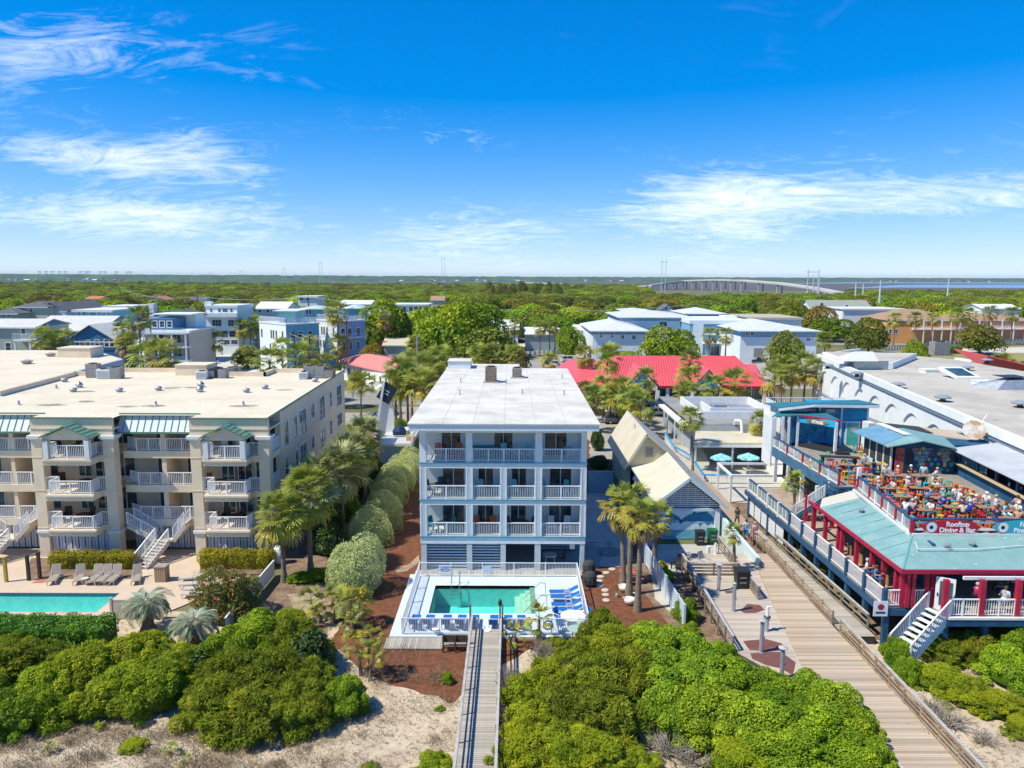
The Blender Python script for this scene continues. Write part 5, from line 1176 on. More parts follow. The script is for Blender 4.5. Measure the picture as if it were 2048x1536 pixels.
 x0,x1=XY(352,745,86.5),XY(415,745,86.5);t=thing('stair_bulkhead','beige box shaped stair bulkhead at the back of the condominium roof','roof box',(x0,86.5,zr));MB().box(x0,x1,86.3,89.2,zr+.006,zr+1.2).build('box',beige2,t);MB().box(x0-.08,x1+.08,86.2,89.3,zr+1.202,zr+1.28).build('cap',condo_roof,t)
condo()
tanm=M('tan_sling_fabric',(.36,.30,.24),(.31,.26,.21),3,.8);crm=M('cream_metal',(.62,.56,.48),None,2,.5)
lt=make_lounger('sun_lounger',crm,tanm,'x',back=62,group='tan loungers by the long pool')
for i,px in enumerate((96,146,180,199,219,262)):
 x,y,_=G(px,1168,.1);lab='tan lounger facing the long pool, %s from the left'%ORD[i]
 if i==0:lt.location=(x,y+1.0,.08);lt.rotation_euler=(0,0,math.pi+.3);lt['label']=lab
 else:copy_tree(lt,(x,y+1.0,.08),math.pi+(.35 if i in(1,5)else .1),lab)
ll=make_lounger('sun_lounger',crm,M('cream_sling_fabric',(.52,.46,.40),None,2,.8),'x',back=25,group='tan loungers by the long pool')
for i,(px,py)in enumerate(((372,1155),(372,1168),(380,1178),(376,1188))):
 x,y,_=G(px,py,.3);lab='cream lounger beside the red flowered bush, %s from the building'%ORD[i]
 if i==0:ll.location=(x+.9,y,.08);ll.rotation_euler=(0,0,math.pi/2+.2);ll['label']=lab
 else:copy_tree(ll,(x+.9,y,.08),math.pi/2+.2-.05*i,lab)
x,y,_=G(170,1158,.5);round_table(crm,'small round cream table between tan loungers by the long pool',x,y,.08,.28,.5)
x,y,_=G(325,1160,.1);t=thing('litter_bin','square slatted brown litter bin at the foot of the condominium stairs','bin',(x,y,.08));bw=M('tan_wood_slat',(.40,.28,.16),None,2,.7,rnd=.1);MB().box(x-.4,x+.4,y-.35,y+.35,.08,1.2).build('body',darkvoid,t)
for i in range(5):MB().box(x-.42+i*.17,x-.28+i*.17,y-.39,y-.352,.1,1.18).build('slat',bw,t);MB().box(x+.402,x+.44,y-.35+i*.14,y-.24+i*.14,.1,1.18).build('slat',bw,t)
MB().box(x-.46,x+.46,y-.42,y+.4,1.203,1.32).build('lid',tanm,t)
for px,py,h,mt,lab in((58,1160,2.0,darkmetal,'dark gate post beside the terrace path on the left'),(80,1155,2.1,M('shaggy_post',(.10,.06,.045),(.05,.035,.03),4,.9,1,20),'shaggy brown post beside the column on the left terrace'),(13,1163,2.0,M('yellow_post_paint',(.50,.33,.06),None,2,.6),'yellow post at the foot of the far left stairs')):
 x,y,_=G(px,py,.1);t=thing('post',lab,'post',(x,y,.08));MB().box(x-.10,x+.10,y-.10,y+.10,.05,h).build('shaft',mt,t);MB().box(x-.13,x+.13,y-.13,y+.13,h+.002,h+.08).build('cap',mt,t)
x,y,_=G(560,1125,.1);t=thing('gas_tank','white upright gas tank beside the right corner of the condominium','tank',(x,y,.05));MB().lathe([(.42,.1),(.45,.2),(.45,1.3),(.3,1.5),(.12,1.55)],(x,y,.05),14).build('tank',wplastic,t,smooth=True);MB().lathe([(.38,0),(.38,.12)],(x,y,.05),12).build('foot',galv,t);MB().lathe([(.15,1.551),(.15,1.75)],(x,y,.05),8).build('valve_hood',galv,t)
brn=M('dark_brown_wicker',(.05,.038,.03),None,2,.7);c0=None
for i,(px,py,fz,rz,lab)in enumerate(((118,895,2,.4,'dark chair on the top balcony left portico'),(155,898,2,-.5,'second dark chair on the top balcony left portico'),(128,963,1,.5,'brown chair on the second floor left portico balcony'),(450,890,2,.1,'white backed chair under the right portico'),(475,885,2,-.3,'tall pale chair under the right portico'),(420,960,1,.3,'dark chair on the second floor right portico balcony'),(140,1035,0,.2,'dark chair on the first floor left portico balcony'),(185,1035,0,-.4,'second dark chair on the first floor left portico balcony'),(455,1035,0,0,'dark chair on the first floor right portico balcony'),(485,1035,0,-.3,'second dark chair on the first floor right portico balcony'))):
 x=XY(px,py,61.3);z=(2.95,5.9,8.85)[fz]+.002;mt=wplastic if 'white' in lab or 'pale' in lab else brn
 t=thing('balcony_chair',lab,'chair',(0,0,0),'chairs on the condominium balconies')
 MB().cbox((0,0,.44),(.58,.56,.06)).build('seat',mt,t,world=False);MB().cbox((0,.28,.80),(.56,.05,.72),rx=-.2).build('backrest',mt,t,world=False)
 for sx in(-1,1):MB().cbox((sx*.28,0,.33),(.05,.54,.66)).build('arm_and_leg',mt,t,world=False)
 t.location=(x,61.0,z);t.rotation_euler=(0,0,rz)
for i,(px,fz)in enumerate(((170,1),(440,1),(160,0),(470,0))):round_table(brn,'dark round table on the %s floor balcony under the %s portico'%(('first','second')[fz],'left' if px<300 else 'right'),XY(px,960,60.4),60.4,(2.95,5.9)[fz]+.002,.55,.75,'tables on the condominium balconies')
WF=thing('terrace_fence','low white board fence climbing along the right of the red flowered bush','fence',(-20,55,0));pts=[G(549,1150,.05),G(520,1185,.05),G(487,1225,.05),G(452,1272,.05)]
for a,b in zip(pts,pts[1:]):
 a,b=Vector(a),Vector(b);n=int((b-a).length/.2)
 for i in range(n):p,q=a+(b-a)*(i/n),a+(b-a)*((i+.93)/n);MB().beam(p+Vector((0,0,.62)),q+Vector((0,0,.62)),.04,1.15).build('board',fencew,WF)
 MB().beam(a+Vector((0,0,1.23)),b+Vector((0,0,1.23)),.12,.05).build('cap_rail',fencew,WF)
PF=thing('picket_fence','beige picket fence between the green pool hedge and the palm','fence',(-27,48.6,0));x0,x1=XY(228,1260,48.7),XY(330,1260,48.7);n=34;pk=M('beige_picket',(.56,.48,.42),None,2,.6,rnd=.05)
for i in range(n):MB().box(x0+(x1-x0)*i/n,x0+(x1-x0)*(i+.7)/n,48.7,48.74,.05,1.45).build('picket',pk,PF)
MB().box(x0-.06,x1,48.75,48.82,1.25,1.36).build('rail',pk,PF);MB().box(x0-.16,x0-.01,48.66,48.82,.03,1.6).build('post',pk,PF)
def condo2():
 T=thing('condominium','flat roofed pale condominium wing with shaded openings behind on the far left','building',(-62,80,0));z=11.5
 p=[(-51.9,71),(-52.4,76),(-55.4,106),(-66,118),(-95,118),(-95,71)]
 wl=M('grey_beige_stucco',(.52,.47,.41),(.46,.42,.37),.6,.85,.2,30);MB().prism(p,.05,z-.7).build('wall',wl,T);MB().prism([(x*1.0+(.12 if x>-70 else 0),y)for x,y in p],z-.698,z+.1).build('parapet',M('blue_grey_stucco',(.50,.52,.54),None,.6,.8),T);MB().prism([(x-.4,y)for x,y in p],z+.102,z+.115).build('roof',condo_roof,T)
 a,b=Vector((-52.36,76,0)),Vector((-55.36,106,0))
 for k,(t0,t1)in enumerate(((.02,.10),(.14,.24),(.30,.40),(.46,.52),(.57,.72),(.78,.95))):
  for zz in(7.7,4.7):
   o,q=a+(b-a)*t0,a+(b-a)*t1;MB().beam(o+Vector((.0,0,zz+.9)),q+Vector((.0,0,zz+.9)),.08,1.9).build('opening',darkvoid,T)
   railing(T,(o.x+.08,o.y,zz-.1),(q.x+.08,q.y,zz-.1),.9,post=(0,1),gap=.2)
 t=thing('stair_bulkhead','long pale box on the roof of the far left condominium wing','roof box',(-60,104,z+.12));x0,y0,_=G(116,717,z);x1=XY(190,717,y0);MB().box(x0,x1-.6,y0,y0+3.5,z+.116,z+1.45).build('box',beige2,t);MB().box(x0-.1,x1-.5,y0-.1,y0+3.6,z+1.452,z+1.55).build('cap',condo_roof,t)
 for px,py in((102,713),(54,728)):
  x,y,_=G(px,py,z+.1);t=thing('roof_vent','low fan on the far left condominium wing roof, the %s one'%('farther' if px>100 else 'nearer'),'roof vent',(x,y,z+.115),'low fans on the far left roof');MB().lathe([(.5,0),(.5,.25)],(x,y,z+.116),10).build('curb',concrete,t);MB().lathe([(.7,.251),(.75,.4),(.3,.55)],(x,y,z+.116),10).build('cap',acgrey,t)
condo2()
# people
def skin_mesh(name,joints,bones,mat,sub=1):
 """one continuous body grown round a skeleton: joints {name: (co, radius x, radius y)}"""
 keys=list(joints);me=bpy.data.meshes.new('tmp');me.from_pydata([joints[k][0]for k in keys],[(keys.index(a),keys.index(b))for a,b in bones],[])
 o=bpy.data.objects.new('tmp',me);COL.objects.link(o);s=o.modifiers.new('s','SKIN');s.use_smooth_shade=True
 sk=me.skin_vertices[0].data if len(me.skin_vertices)else None
 if sk is None:
  bm=bmesh.new();bm.from_mesh(me);bm.verts.layers.skin.verify();bm.to_mesh(me);bm.free();sk=me.skin_vertices[0].data
 for i,k in enumerate(keys):sk[i].radius=joints[k][1:3];sk[i].use_root=(i==0)
 o.modifiers.new('d','SUBSURF').levels=sub;bpy.context.view_layer.update()
 m=bpy.data.meshes.new_from_object(o.evaluated_get(bpy.context.evaluated_depsgraph_get()));m.name=name
 bpy.data.objects.remove(o);bpy.data.meshes.remove(me);m.materials.clear();m.materials.append(mat);m.polygons.foreach_set('use_smooth',[True]*len(m.polygons));return m
skinm=M('warm_skin',(.50,.27,.18),None,2,.6);shirtd=M('shirt_white',(.70,.70,.69),None,3,.85);trd=M('denim_blue',(.06,.11,.22),None,3,.85);hairm=M('brown_hair',(.09,.05,.03),None,3,.8)
def pose_meshes(kind):
 R_=lambda c,a,b=None:(c,a,b or a)
 j={};b=[]
 if kind=='sit':pz=.84;ch=(0,-.04,pz+.34)
 else:pz=.93;ch=(0,0,pz+.33)
 nk=(0,ch[1],ch[2]+.20);hd=(0,ch[1]-.02,ch[2]+.33);tp=(0,ch[1]-.01,ch[2]+.43)
 j['pelvis']=R_((0,0,pz),.15,.11);j['waist']=R_((0,ch[1]*.5,pz+.17),.125,.10);j['chest']=R_(ch,.155,.11);j['neck']=R_(nk,.052);j['chin']=R_((0,ch[1]-.03,ch[2]+.27),.072,.085);j['head']=R_(hd,.085,.10);j['top']=R_(tp,.055,.065)
 b+=[('pelvis','waist'),('waist','chest'),('chest','neck'),('neck','chin'),('chin','head'),('head','top')]
 for s,n in((-1,'l'),(1,'r')):
  sw=s*(1 if kind=='walk' else 0)
  sh=(s*.185,ch[1],ch[2]+.12)
  if kind=='sit':el,wr,ha=(s*.27,-.12,ch[2]-.12),(s*.19,-.36,ch[2]-.06),(s*.15,-.45,ch[2]-.05)
  else:el,wr,ha=(s*.25,.03+.08*sw,ch[2]-.16),(s*.25,-.05+.16*sw,ch[2]-.40),(s*.24,-.07+.18*sw,ch[2]-.49)
  if kind=='sit':hp,kn,an,to=(s*.09,-.05,pz-.02),(s*.13,-.43,pz-.02),(s*.13,-.36,pz-.44),(s*.14,-.50,pz-.50)
  else:hp,kn,an,to=(s*.09,0,pz-.06),(s*.10,-.03-.13*sw,.50),(s*.10,.03-.22*sw,.09),(s*.11,-.12-.22*sw,.045)
  for k,c,r in(('sh',sh,.062),('el',el,.045),('wr',wr,.032),('ha',ha,.036),('hp',hp,.095),('kn',kn,.062),('an',an,.042),('to',to,.04)):j[k+n]=R_(c,r)
  b+=[('chest','sh'+n),('sh'+n,'el'+n),('el'+n,'wr'+n),('wr'+n,'ha'+n),('pelvis','hp'+n),('hp'+n,'kn'+n),('kn'+n,'an'+n),('an'+n,'to'+n)]
 body=skin_mesh('person',j,b,skinm)
 up={k:(v[0],v[1]+.022,v[2]+.022)for k,v in j.items()if k in('pelvis','waist','chest','shl','shr')}
 up['pelvis']=(up['pelvis'][0],.155,.125)
 for n in 'lr':a,e=Vector(j['sh'+n][0]),Vector(j['el'+n][0]);up['sl'+n]=(tuple(a+(e-a)*.7),.068,.068)
 shirt=skin_mesh('shirt',up,[x for x in b if x[0]in up and x[1]in up]+[('shl','sll'),('shr','slr')],shirtd)
 lo={k:(v[0],v[1]+.016,v[2]+.016)for k,v in j.items()if k in('pelvis','hpl','hpr','knl','knr')}
 for n in 'lr':a,e=Vector(j['kn'+n][0]),Vector(j['an'+n][0]);lo['cf'+n]=(tuple(a+(e-a)*.45),.066,.066)
 tr=skin_mesh('trousers',lo,[x for x in b if x[0]in lo and x[1]in lo]+[('knl','cfl'),('knr','cfr')],trd)
 mb=MB();mb.lathe([(.098,-.06),(.115,.0),(.112,.06),(.07,.115),(.02,.13)],(0,hd[1]+.022,hd[2]+.0),10);hm=bpy.data.meshes.new('hair');hm.from_pydata(mb.v,[],mb.f);hm.materials.append(hairm);hm.polygons.foreach_set('use_smooth',[True]*len(hm.polygons))
 return body,shirt,tr,hm,hd
POSE={k:pose_meshes(k)for k in('sit','stand','walk')}
HATM=None
PCOL={}
def colm(name,c):
 key=name+'_cloth'
 return M(key,c,None,3,.85)
CL=dict(white=(.72,.72,.70),cream=(.62,.58,.48),navy=(.02,.035,.09),royal=(.015,.05,.42),blue=(.03,.22,.50),teal=(.02,.30,.34),grey=(.30,.31,.33),lavender=(.50,.48,.60),pink=(.60,.36,.42),coral=(.62,.12,.10),green=(.33,.46,.34),magenta=(.40,.02,.16),black=(.02,.02,.022),paleblue=(.38,.50,.62),tan=(.50,.30,.2),denim=(.06,.11,.22),khaki=(.40,.33,.23),darkgrey=(.08,.085,.09))
HAIR=dict(brown=(.09,.05,.03),blond=(.45,.32,.15),grey=(.42,.41,.40),black=(.015,.013,.012),white=(.65,.64,.62),straw=(.55,.42,.2),coral=(.6,.15,.12),cap=(.65,.65,.66))
def person(label,x,y,z,rz,pose,shirt,trousers='denim',hair='brown',hat=False,group=None,s=1.08):
 body,sh,tr,hm,hd=POSE[pose]
 o=put('person',body,None,(x,y,z),(0,0,rz),s);tag(o,label,'person',group)
 put('shirt',sh,o,mat=colm(shirt,CL[shirt]));put('trousers',tr,o,mat=colm(trousers,CL[trousers]));put('hair',hm,o,mat=M(hair+'_hair',HAIR[hair],None,3,.8))
 if hat:put('hat_brim',HATB,o,loc=(0,hd[1],hd[2]+.06),mat=M(hair+'_hair'))
 return o
_m=MB();_m.lathe([(.12,0),(.22,-.01),(.22,.01),(.11,.03)],n=12);HATB=bpy.data.meshes.new('hat_brim');HATB.from_pydata(_m.v,[],_m.f);HATB.materials.append(hairm)
# the beachfront restaurant
tealroof=M('faded_teal_roof',(.19,.345,.33),(.24,.39,.37),.7,.55,.15,8,speck=((.5,.6,.56),2.6,.34),noisy=.04);blueroof=M('steel_blue_metal_roof',(.13,.27,.38),(.17,.32,.43),.8,.5,noisy=.04);greyroof=lines_bump(M('grey_white_metal_roof',(.50,.51,.51),(.42,.43,.44),.5,.5,noisy=.04),1,.33,.1)
cyan=M('bright_cyan_wall',(.02,.30,.48),(.015,.24,.40),1.2,.7);whitewall=M('white_board_wall',(.72,.74,.73),(.64,.67,.67),.8,.7);navyw=M('navy_mural_wall',(.015,.07,.15),(.02,.11,.2),1,.8);blackfl=M('black_stage_floor',(.03,.03,.032),None,1,.6);tabtan=M('orange_tan_table_boards',(.42,.22,.11),(.36,.19,.10),2,.6,rnd=.08)
floor_g=M('grey_deck_coating',(.31,.28,.24),(.24,.22,.20),.8,.85,noisy=.06);latt=M('white_lattice',(.70,.71,.72),None,2,.6);screen_m=M('dark_mesh_screen',(.028,.030,.032),(.06,.06,.06),1.5,.7)
DZ,RZ=2.8,6.25
sheet('restaurant_yard',[(19,46.2),(60,46.2),(60,64),(46,92),(19,92)],mulch2_m,.05,wob=.2,step=1)
sheet('cafe_terrace',[(20.5,76),(31,76),(31.2,92),(21,106),(19.5,88)],concrete,.1)
T=thing('restaurant','colourful beachfront restaurant with a teal porch roof and crowded rooftop deck','building',(27,46,0))
def P3(px,py,z):return Vector(G(px,py,z))
xl0=23.75
deck=MB();deck.prism([(xl0,45.2),(26.8,45.3),(26.8,43.75),(52,43.75),(52,72),(23.2,72)],DZ-.12,DZ);deck.build('lower_deck',M('restaurant_deck_boards',(.34,.25,.18),(.42,.34,.27),.8,.8),T)
bmn=MB();bmn.beam((xl0-.06,45.1,DZ-.35),(23.14,72,DZ-.35),.16,.42);bmn.box(xl0,26.8,45.05,45.18,DZ-.56,DZ-.14);bmn.box(26.8,52,43.6,43.74,DZ-.56,DZ-.14);bmn.build('deck_beam',navy,T)
wallbox(T,'white_edge',white,26.9,52,43.56,43.745,DZ-.12,DZ+.02)
lx=lambda y:xl0-.02+(45.2-y)*.015
ys=[45.25+2.62*k for k in range(11)]
for k,y in enumerate(ys):
 MB().box(lx(y)-.13,lx(y)+.13,y-.13,y+.13,DZ-.14,DZ+1.16).build('rail_post',navy if k<7 else whitewall,T)
 if k%2==0 or k<6:MB().box(lx(y)-.02,lx(y)+.30,y-.16,y+.16,.02,DZ-.56).build('deck_post',navy,T)
for x in(26.9,29.4,32.5,35.6):MB().box(x-.16,x+.16,43.8,44.1,.02,DZ-.56).build('deck_post',navy,T)
gl_panel=M('clear_rail_panel',(.30,.33,.33),(.22,.26,.27),.6,.25,spec=.5)
for k in range(10):
 a,b=Vector((lx(ys[k]),ys[k]+.14,DZ)),Vector((lx(ys[k+1]),ys[k+1]-.14,DZ))
 if k<6:railing(T,a,b,1.08,vinyl,gap=.14,post=(),top=(.11,.06))
 else:
  MB().beam(a+Vector((0,0,1.1)),b+Vector((0,0,1.1)),.14,.12).build('handrail',navy,T);MB().beam(a+Vector((0,0,.06)),b+Vector((0,0,.06)),.08,.12).build('bottom_rail',white,T)
  MB().beam(a+Vector((0,0,.57)),b+Vector((0,0,.57)),.02,.86).build('glass_panel',gl_panel,T)
  for t in(.33,.66):e=a+(b-a)*t;MB().box(e.x-.05,e.x+.05,e.y-.05,e.y+.05,DZ+.12,DZ+1.04).build('stanchion',white,T)
for k in range(5):
 y0,y1=62.4+k*1.9,62.4+(k+1)*1.9-.12;xa_=23.55-.012*(y0-62);MB().box(xa_-.03,xa_,y0,y1,.45,DZ-.6).build('lattice_skirt',latt,T);MB().box(xa_-.08,xa_+.02,y1+.02,y1+.10,.2,DZ-.57).build('skirt_post',navy,T)
 g=MB()
 for i in range(9):yy=y0+.1+i*.2;g.beam((xa_-.042,yy,.5),(xa_-.042,min(y1,yy+.9),.5+min(.9,y1-yy)*1.9),.02,.03)
 tag(g.build('lattice_strip',M('lattice_shade',(.52,.54,.56),None,2,.6),T),kind='stuff')
lb=MB();lb.box(33,52,44.3,44.34,.05,DZ-.6);lb.build('lattice_back',navyw,T);g=MB()
for i in range(40):
 x=33+i*.28
 for s in(-1,1):g.beam((x,44.27-.012*s,.1),(x+s*1.9,44.27-.012*s,2.0),.02,.05)
tag(g.build('lattice',M('blue_lattice',(.16,.30,.42),None,2,.6),T),kind='stuff')
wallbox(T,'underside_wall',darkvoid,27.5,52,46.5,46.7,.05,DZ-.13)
railing(T,(xl0+.1,45.2,DZ),(26.3,45.3,DZ),1.08,vinyl,post=(0,.6,1),gap=.15,top=(.11,.06))
fx=[XY(px,1200,43.9)for px in(1890,1963,2035,2110,2190)]
for a,b in zip(fx,fx[1:]):railing(T,(a+.15,43.88,DZ),(b-.15,43.88,DZ),1.08,vinyl,post=(0,.5,1),gap=.15,top=(.11,.06))
stair(T,(23.9,43.3,.5),(26.75,44.45,DZ),1.5,whitewall,vinyl,n=9,h=1.05)
for x in fx:MB().box(x-.15,x+.15,43.76,44.04,DZ+.02,5.14).build('red_post',redpaint,T)
for x in(XY(1868,1150,45.2),XY(1853,1150,45.4)):MB().box(x-.12,x+.12,45.2,45.44,DZ,5.14).build('red_post',redpaint,T)
dx=XY(1868,1180,45.0);dr=MB();dr.beam((dx+.05,44.95,DZ+1.07),(dx+.95,44.35,DZ+1.07),.07,2.14);dr=dr.build('door',white,T);MB().beam((dx+.22,44.79,DZ+1.12),(dx+.80,44.40,DZ+1.12),.075,1.55).build('pane',teal_glass,dr);MB().cbox((dx+.13,44.82,DZ+1.0),(.05,.06,.2)).build('handle',darkmetal,dr)
E1=[(24.55,44.9,5.4),(27.05,48.72,6.2),(27.6,57.6,6.2),(24.5,57.6,5.4)];E2=[(24.55,44.9,5.4),(52,44.9,5.4),(52,48.72,6.2),(27.05,48.72,6.2)]
rf=MB();rf.slab(E1[::-1],.09);rf.slab(E2,.09);rf=rf.build('porch_roof',tealroof,T)
MB().slab([(24.5,57.61,5.4),(27.6,57.61,6.2),(27.9,59.6,6.2),(25.5,59.6,5.55)][::-1],.09).build('porch_roof',M('beige_flat_roof',(.55,.51,.42),None,1,.8),T)
sm=MB()
for k in range(1,9):y=45.2+k*1.45;t=min(1,(y-44.9)/3.82);sm.beam((24.58,y,5.425),(24.55+2.5*t+.03*(y-48.7)*(t==1)*.5,y if t==1 else y,5.4+.8*t+.025),.03,.03)
sm.beam((24.55,44.9,5.42),(27.05,48.72,6.22),.12,.04);sm.build('roof_seam',M('teal_seam',(.15,.36,.36),None,2,.5),rf)
fa=MB();fa.beam((24.46,44.8,5.27),(52,44.8,5.27),.1,.26);fa.beam((24.46,44.75,5.27),(24.42,59.5,5.27),.1,.26);fa.build('fascia',redpaint,T)
for y in(45.3,46.0,47.7,49.3,51.6,54.0,54.6,57.0,59.3):MB().box(24.66,24.92,y-.13,y+.13,DZ,5.2).build('red_post',redpaint,T)
for x in(24.95,25.3):MB().box(x,x+.2,45.0,45.2,DZ,5.2).build('red_post',redpaint,T)
wallbox(T,'inner_wall',navyw,27.8,28.0,47.5,61,DZ,6.1);wallbox(T,'inner_wall',navyw,28.0,52,49.5,49.7,DZ,6.0);wallbox(T,'header',white,28,52,44.2,44.35,5.0,5.2)
for px,py in((1893,1102),(1943,1098),(1721,1030)):
 x,y,z=G(px,py,5.75);v=MB();v.cbox((x,y,z-.02),(.7,.6,.05),rx=.2);v.build('vent_flashing',white,T);MB().lathe([(.13,-.1),(.13,.38),(.24,.39),(.24,.47)],(x,y,z),10).build('roof_vent',galv,T)
cond=MB();cond.path([P3(1830,1083,6.12),P3(1836,1098,6.0),P3(1950,1098,6.0),P3(2060,1090,6.05)],.03,6);cond.build('conduit',whitewall,T)
rd=MB();rd.prism([(27.15,48.85),(52,48.85),(52,78),(26.7,78),(27.3,60.6),(28.4,60.6),(28.0,57.6)],RZ-.14,RZ);rd.build('rooftop_floor',floor_g,T)
sk=MB();sk.beam((26.72,77,RZ-.45),(27.28,60.7,RZ-.45),.1,.9);sk.build('blue_band',M('faded_navy_boards',(.05,.13,.22),(.07,.17,.27),1,.7),T)
wallbox(T,'rooftop_edge',whitewall,27.1,52,48.74,48.846,RZ-.14,RZ+.12)
MB().beam((27.02,48.9,RZ+.0),(28.0,59.6,RZ+.0),.1,.22).build('rooftop_edge',whitewall,T)
sk=MB();sk.beam((27.2,49.2,RZ-.6),(28.1,60,RZ-.6),.08,1.0);sk.build('pale_teal_wall',M('pale_teal_boards',(.42,.62,.60),None,1,.7),T)
def rail2(p,q,posts,n):
 p,q=Vector(p),Vector(q);d=q-p
 MB().beam(p+Vector((0,0,1.06)),q+Vector((0,0,1.06)),.16,.10).build('handrail',navy,T);MB().beam(p+Vector((0,0,.12)),q+Vector((0,0,.12)),.06,.10).build('bottom_rail',white,T)
 for i in range(n+1):
  e=p+d*(i/n);red=i%posts==0;MB().box(e.x-.08,e.x+.08,e.y-.08,e.y+.08,RZ-(.75 if red else 0)+.001*i,RZ+1.005).build('red_post' if red else 'stanchion',redpaint if red else white,T)
 for i in range(n):a,b=p+d*((i+.12)/n),p+d*((i+.88)/n);MB().beam(a+Vector((0,0,.58)),b+Vector((0,0,.58)),.015,.8).build('wire_panel',MATS['rail_mesh'],T)
m=bpy.data.materials.new('rail_mesh');m.use_nodes=True;MATS['rail_mesh']=m;b_=m.node_tree.nodes['Principled BSDF'];b_.inputs['Base Color'].default_value=(.75,.8,.8,1);b_.inputs['Alpha'].default_value=.22;b_.inputs['Roughness'].default_value=.2
rail2((27.12,49.0,RZ),(28.55,60.0,RZ),2,8);rail2((26.85,75.4,RZ),(27.35,60.9,RZ),2,8)
MB().beam((27.1,48.92,RZ+1.08),(52,48.92,RZ+1.08),.16,.12).build('handrail',navy,T)
for z in(.28,.78):MB().box(27.2,52,48.93,48.97,RZ+z,RZ+z+.14).build('rail_board',white,T)
for x in(27.2,30.9,34.6,38):MB().box(x-.09,x+.09,48.86,48.92,RZ-.5,RZ+1.0).build('red_post',redpaint,T)
MB().box(28.5,28.78,60.0,60.28,RZ-.6,RZ+1.75).build('white_post',white,T)
mg=navy
wallbox(T,'stair_landing',mg,26.7,28.6,60.3,62.4,5.1,5.25)
stair(T,(24.6,63.2,DZ),(26.7,61.6,5.25),1.3,mg,whitewall,n=11,name='roof_stair',h=1.0)
for a,b in(((26.75,60.25),(28.6,60.25)),((26.7,60.25),(26.7,62.4))):
 for k in range(4):MB().beam((*a,5.4+k*.27),(*b,5.4+k*.27),.05,.17).build('navy_board',navy,T)
for x,y in((26.7,60.2),(28.5,60.3),(25.2,62.0),(25.0,59.8)):MB().box(x-.14,x+.14,y-.14,y+.14,DZ,5.08).build('red_post',redpaint,T)
MB().beam((25,59.8,4.7),(28.4,60.1,4.7),.2,.4).build('red_beam',redpaint,T)
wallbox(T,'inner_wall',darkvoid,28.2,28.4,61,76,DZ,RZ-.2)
for k,y in enumerate((64,67.5,71,74.5)):MB().box(26.75,27.05,y-.15,y+.15,DZ,RZ-.9).build('deck_column',whitewall,T)
def surf(name,label,cx,z,w,h,y,mt,lines,sz,tx=0,emblem=True,rz=0,lc=None):
 t=thing(name,label,'sign',(cx,y,z));pts=[]
 for i in range(13):a=i/12;pts.append((cx-w/2+w*a,z+h/2*(math.sin(math.pi*a)**.45)))
 for i in range(11,0,-1):a=i/12;pts.append((cx-w/2+w*a,z-h/2*(math.sin(math.pi*a)**.45)))
 MB().yprism(pts,y-.05,y).build('board',mt,t)
 for(s,dz,k)in lines:text_obj('lettering',s,k*sz,lc or inkwhite,t,(cx+tx,y-.056,z+dz),bold=.03)
 if emblem:
  for r,mt2,o in((h*.40,M('emblem_grey',(.36,.33,.34),None,2,.6),.052),(h*.34,white,.056),(h*.14,M('emblem_navy',(.02,.03,.06),None,2,.6),.060)):
   m=MB();m.yprism([(cx-w*.32+r*math.cos(i*.4488)-(.03 if r<h*.2 else 0),z+r*math.sin(i*.4488))for i in range(14)],y-o-.003,y-o);m.build('emblem',mt2,t)
 return t
surf('surfboard_sign','crimson surfboard sign reading Rooftop Dining & Bar on the roof rail',XY(1902,1052,48.8),RZ+.56,4.05,.98,48.84,M('crimson_sign',(.50,.012,.035),None,2,.5),(('Rooftop',.20,1),('Dining & Bar',-.21,1)),.47,.45)
surf('surfboard_sign','turquoise surfboard sign reading Famous Pina Colada on the roof rail',XY(1986,1052,48.8)+2.0,RZ+.56,4.05,.98,48.84,M('turquoise_sign',(.03,.40,.50),None,2,.5),(('Famous',.20,1),('Pina Colada',-.21,1)),.45,.50)
def bsign(cx,y,z):
 t=thing('notice_board','white square sign hung on the blue corner post of the restaurant deck','sign',(cx,y,z));MB().box(cx-.5,cx+.5,y-.04,y,z-.5,z+.5).build('board',white,t);text_obj('lettering','BEACH\nBAR',.26,M('emblem_navy'),t,(cx,y-.045,z-.08));MB().yprism([(cx+.2*math.cos(i*.6),z+.3+.13*math.sin(i*.6))for i in range(10)],y-.05,y-.046).build('emblem',redpaint,t)
x,y,z=AY(1761,1217,45.0);t=thing('notice_board','white square sign with a red emblem hung below the restaurant deck corner','sign',(x,y,z));MB().box(x-.45,x+.45,y-.04,y,z-.5,z+.5).build('board',white,t);MB().yprism([(x+.22*math.cos(i*.6),z+.12+.2*math.sin(i*.6))for i in range(11)],y-.05,y-.043).build('emblem',redpaint,t);MB().box(x-.3,x+.3,y-.05,y-.043,z-.32,z-.2).build('lettering_bar',M('emblem_navy'),t)
ST=thing('stage_building','bright blue rooftop stage building with a sloping teal edged roof','building',(31,75,RZ));Yb=76.2
x0,x1,x2=XY(1566,850,Yb),XY(1637,850,Yb),XY(1735,850,Yb)
wallbox(ST,'wall',cyan,x1,x2,Yb,Yb+4,RZ,10.35);wallbox(ST,'wall',whitewall,x0,x1-.003,Yb+.8,Yb+4,RZ,9.95)
zA,zB,zC=ZY(1628,807,Yb-.6),ZY(1560,816,Yb),ZY(1747,809,Yb-.6)
m=MB();m.slab([(x0-.5,Yb+.2,zB),(XY(1628,805,Yb-.6),Yb-.6,zA),(x2+.8,Yb-.6,zC),(x2+.8,Yb+4.3,zC-.3),(x0-.5,Yb+4.3,zB-.2)],.09);m.build('roof',M('teal_edge_roof',(.03,.17,.22),None,1,.5),ST)
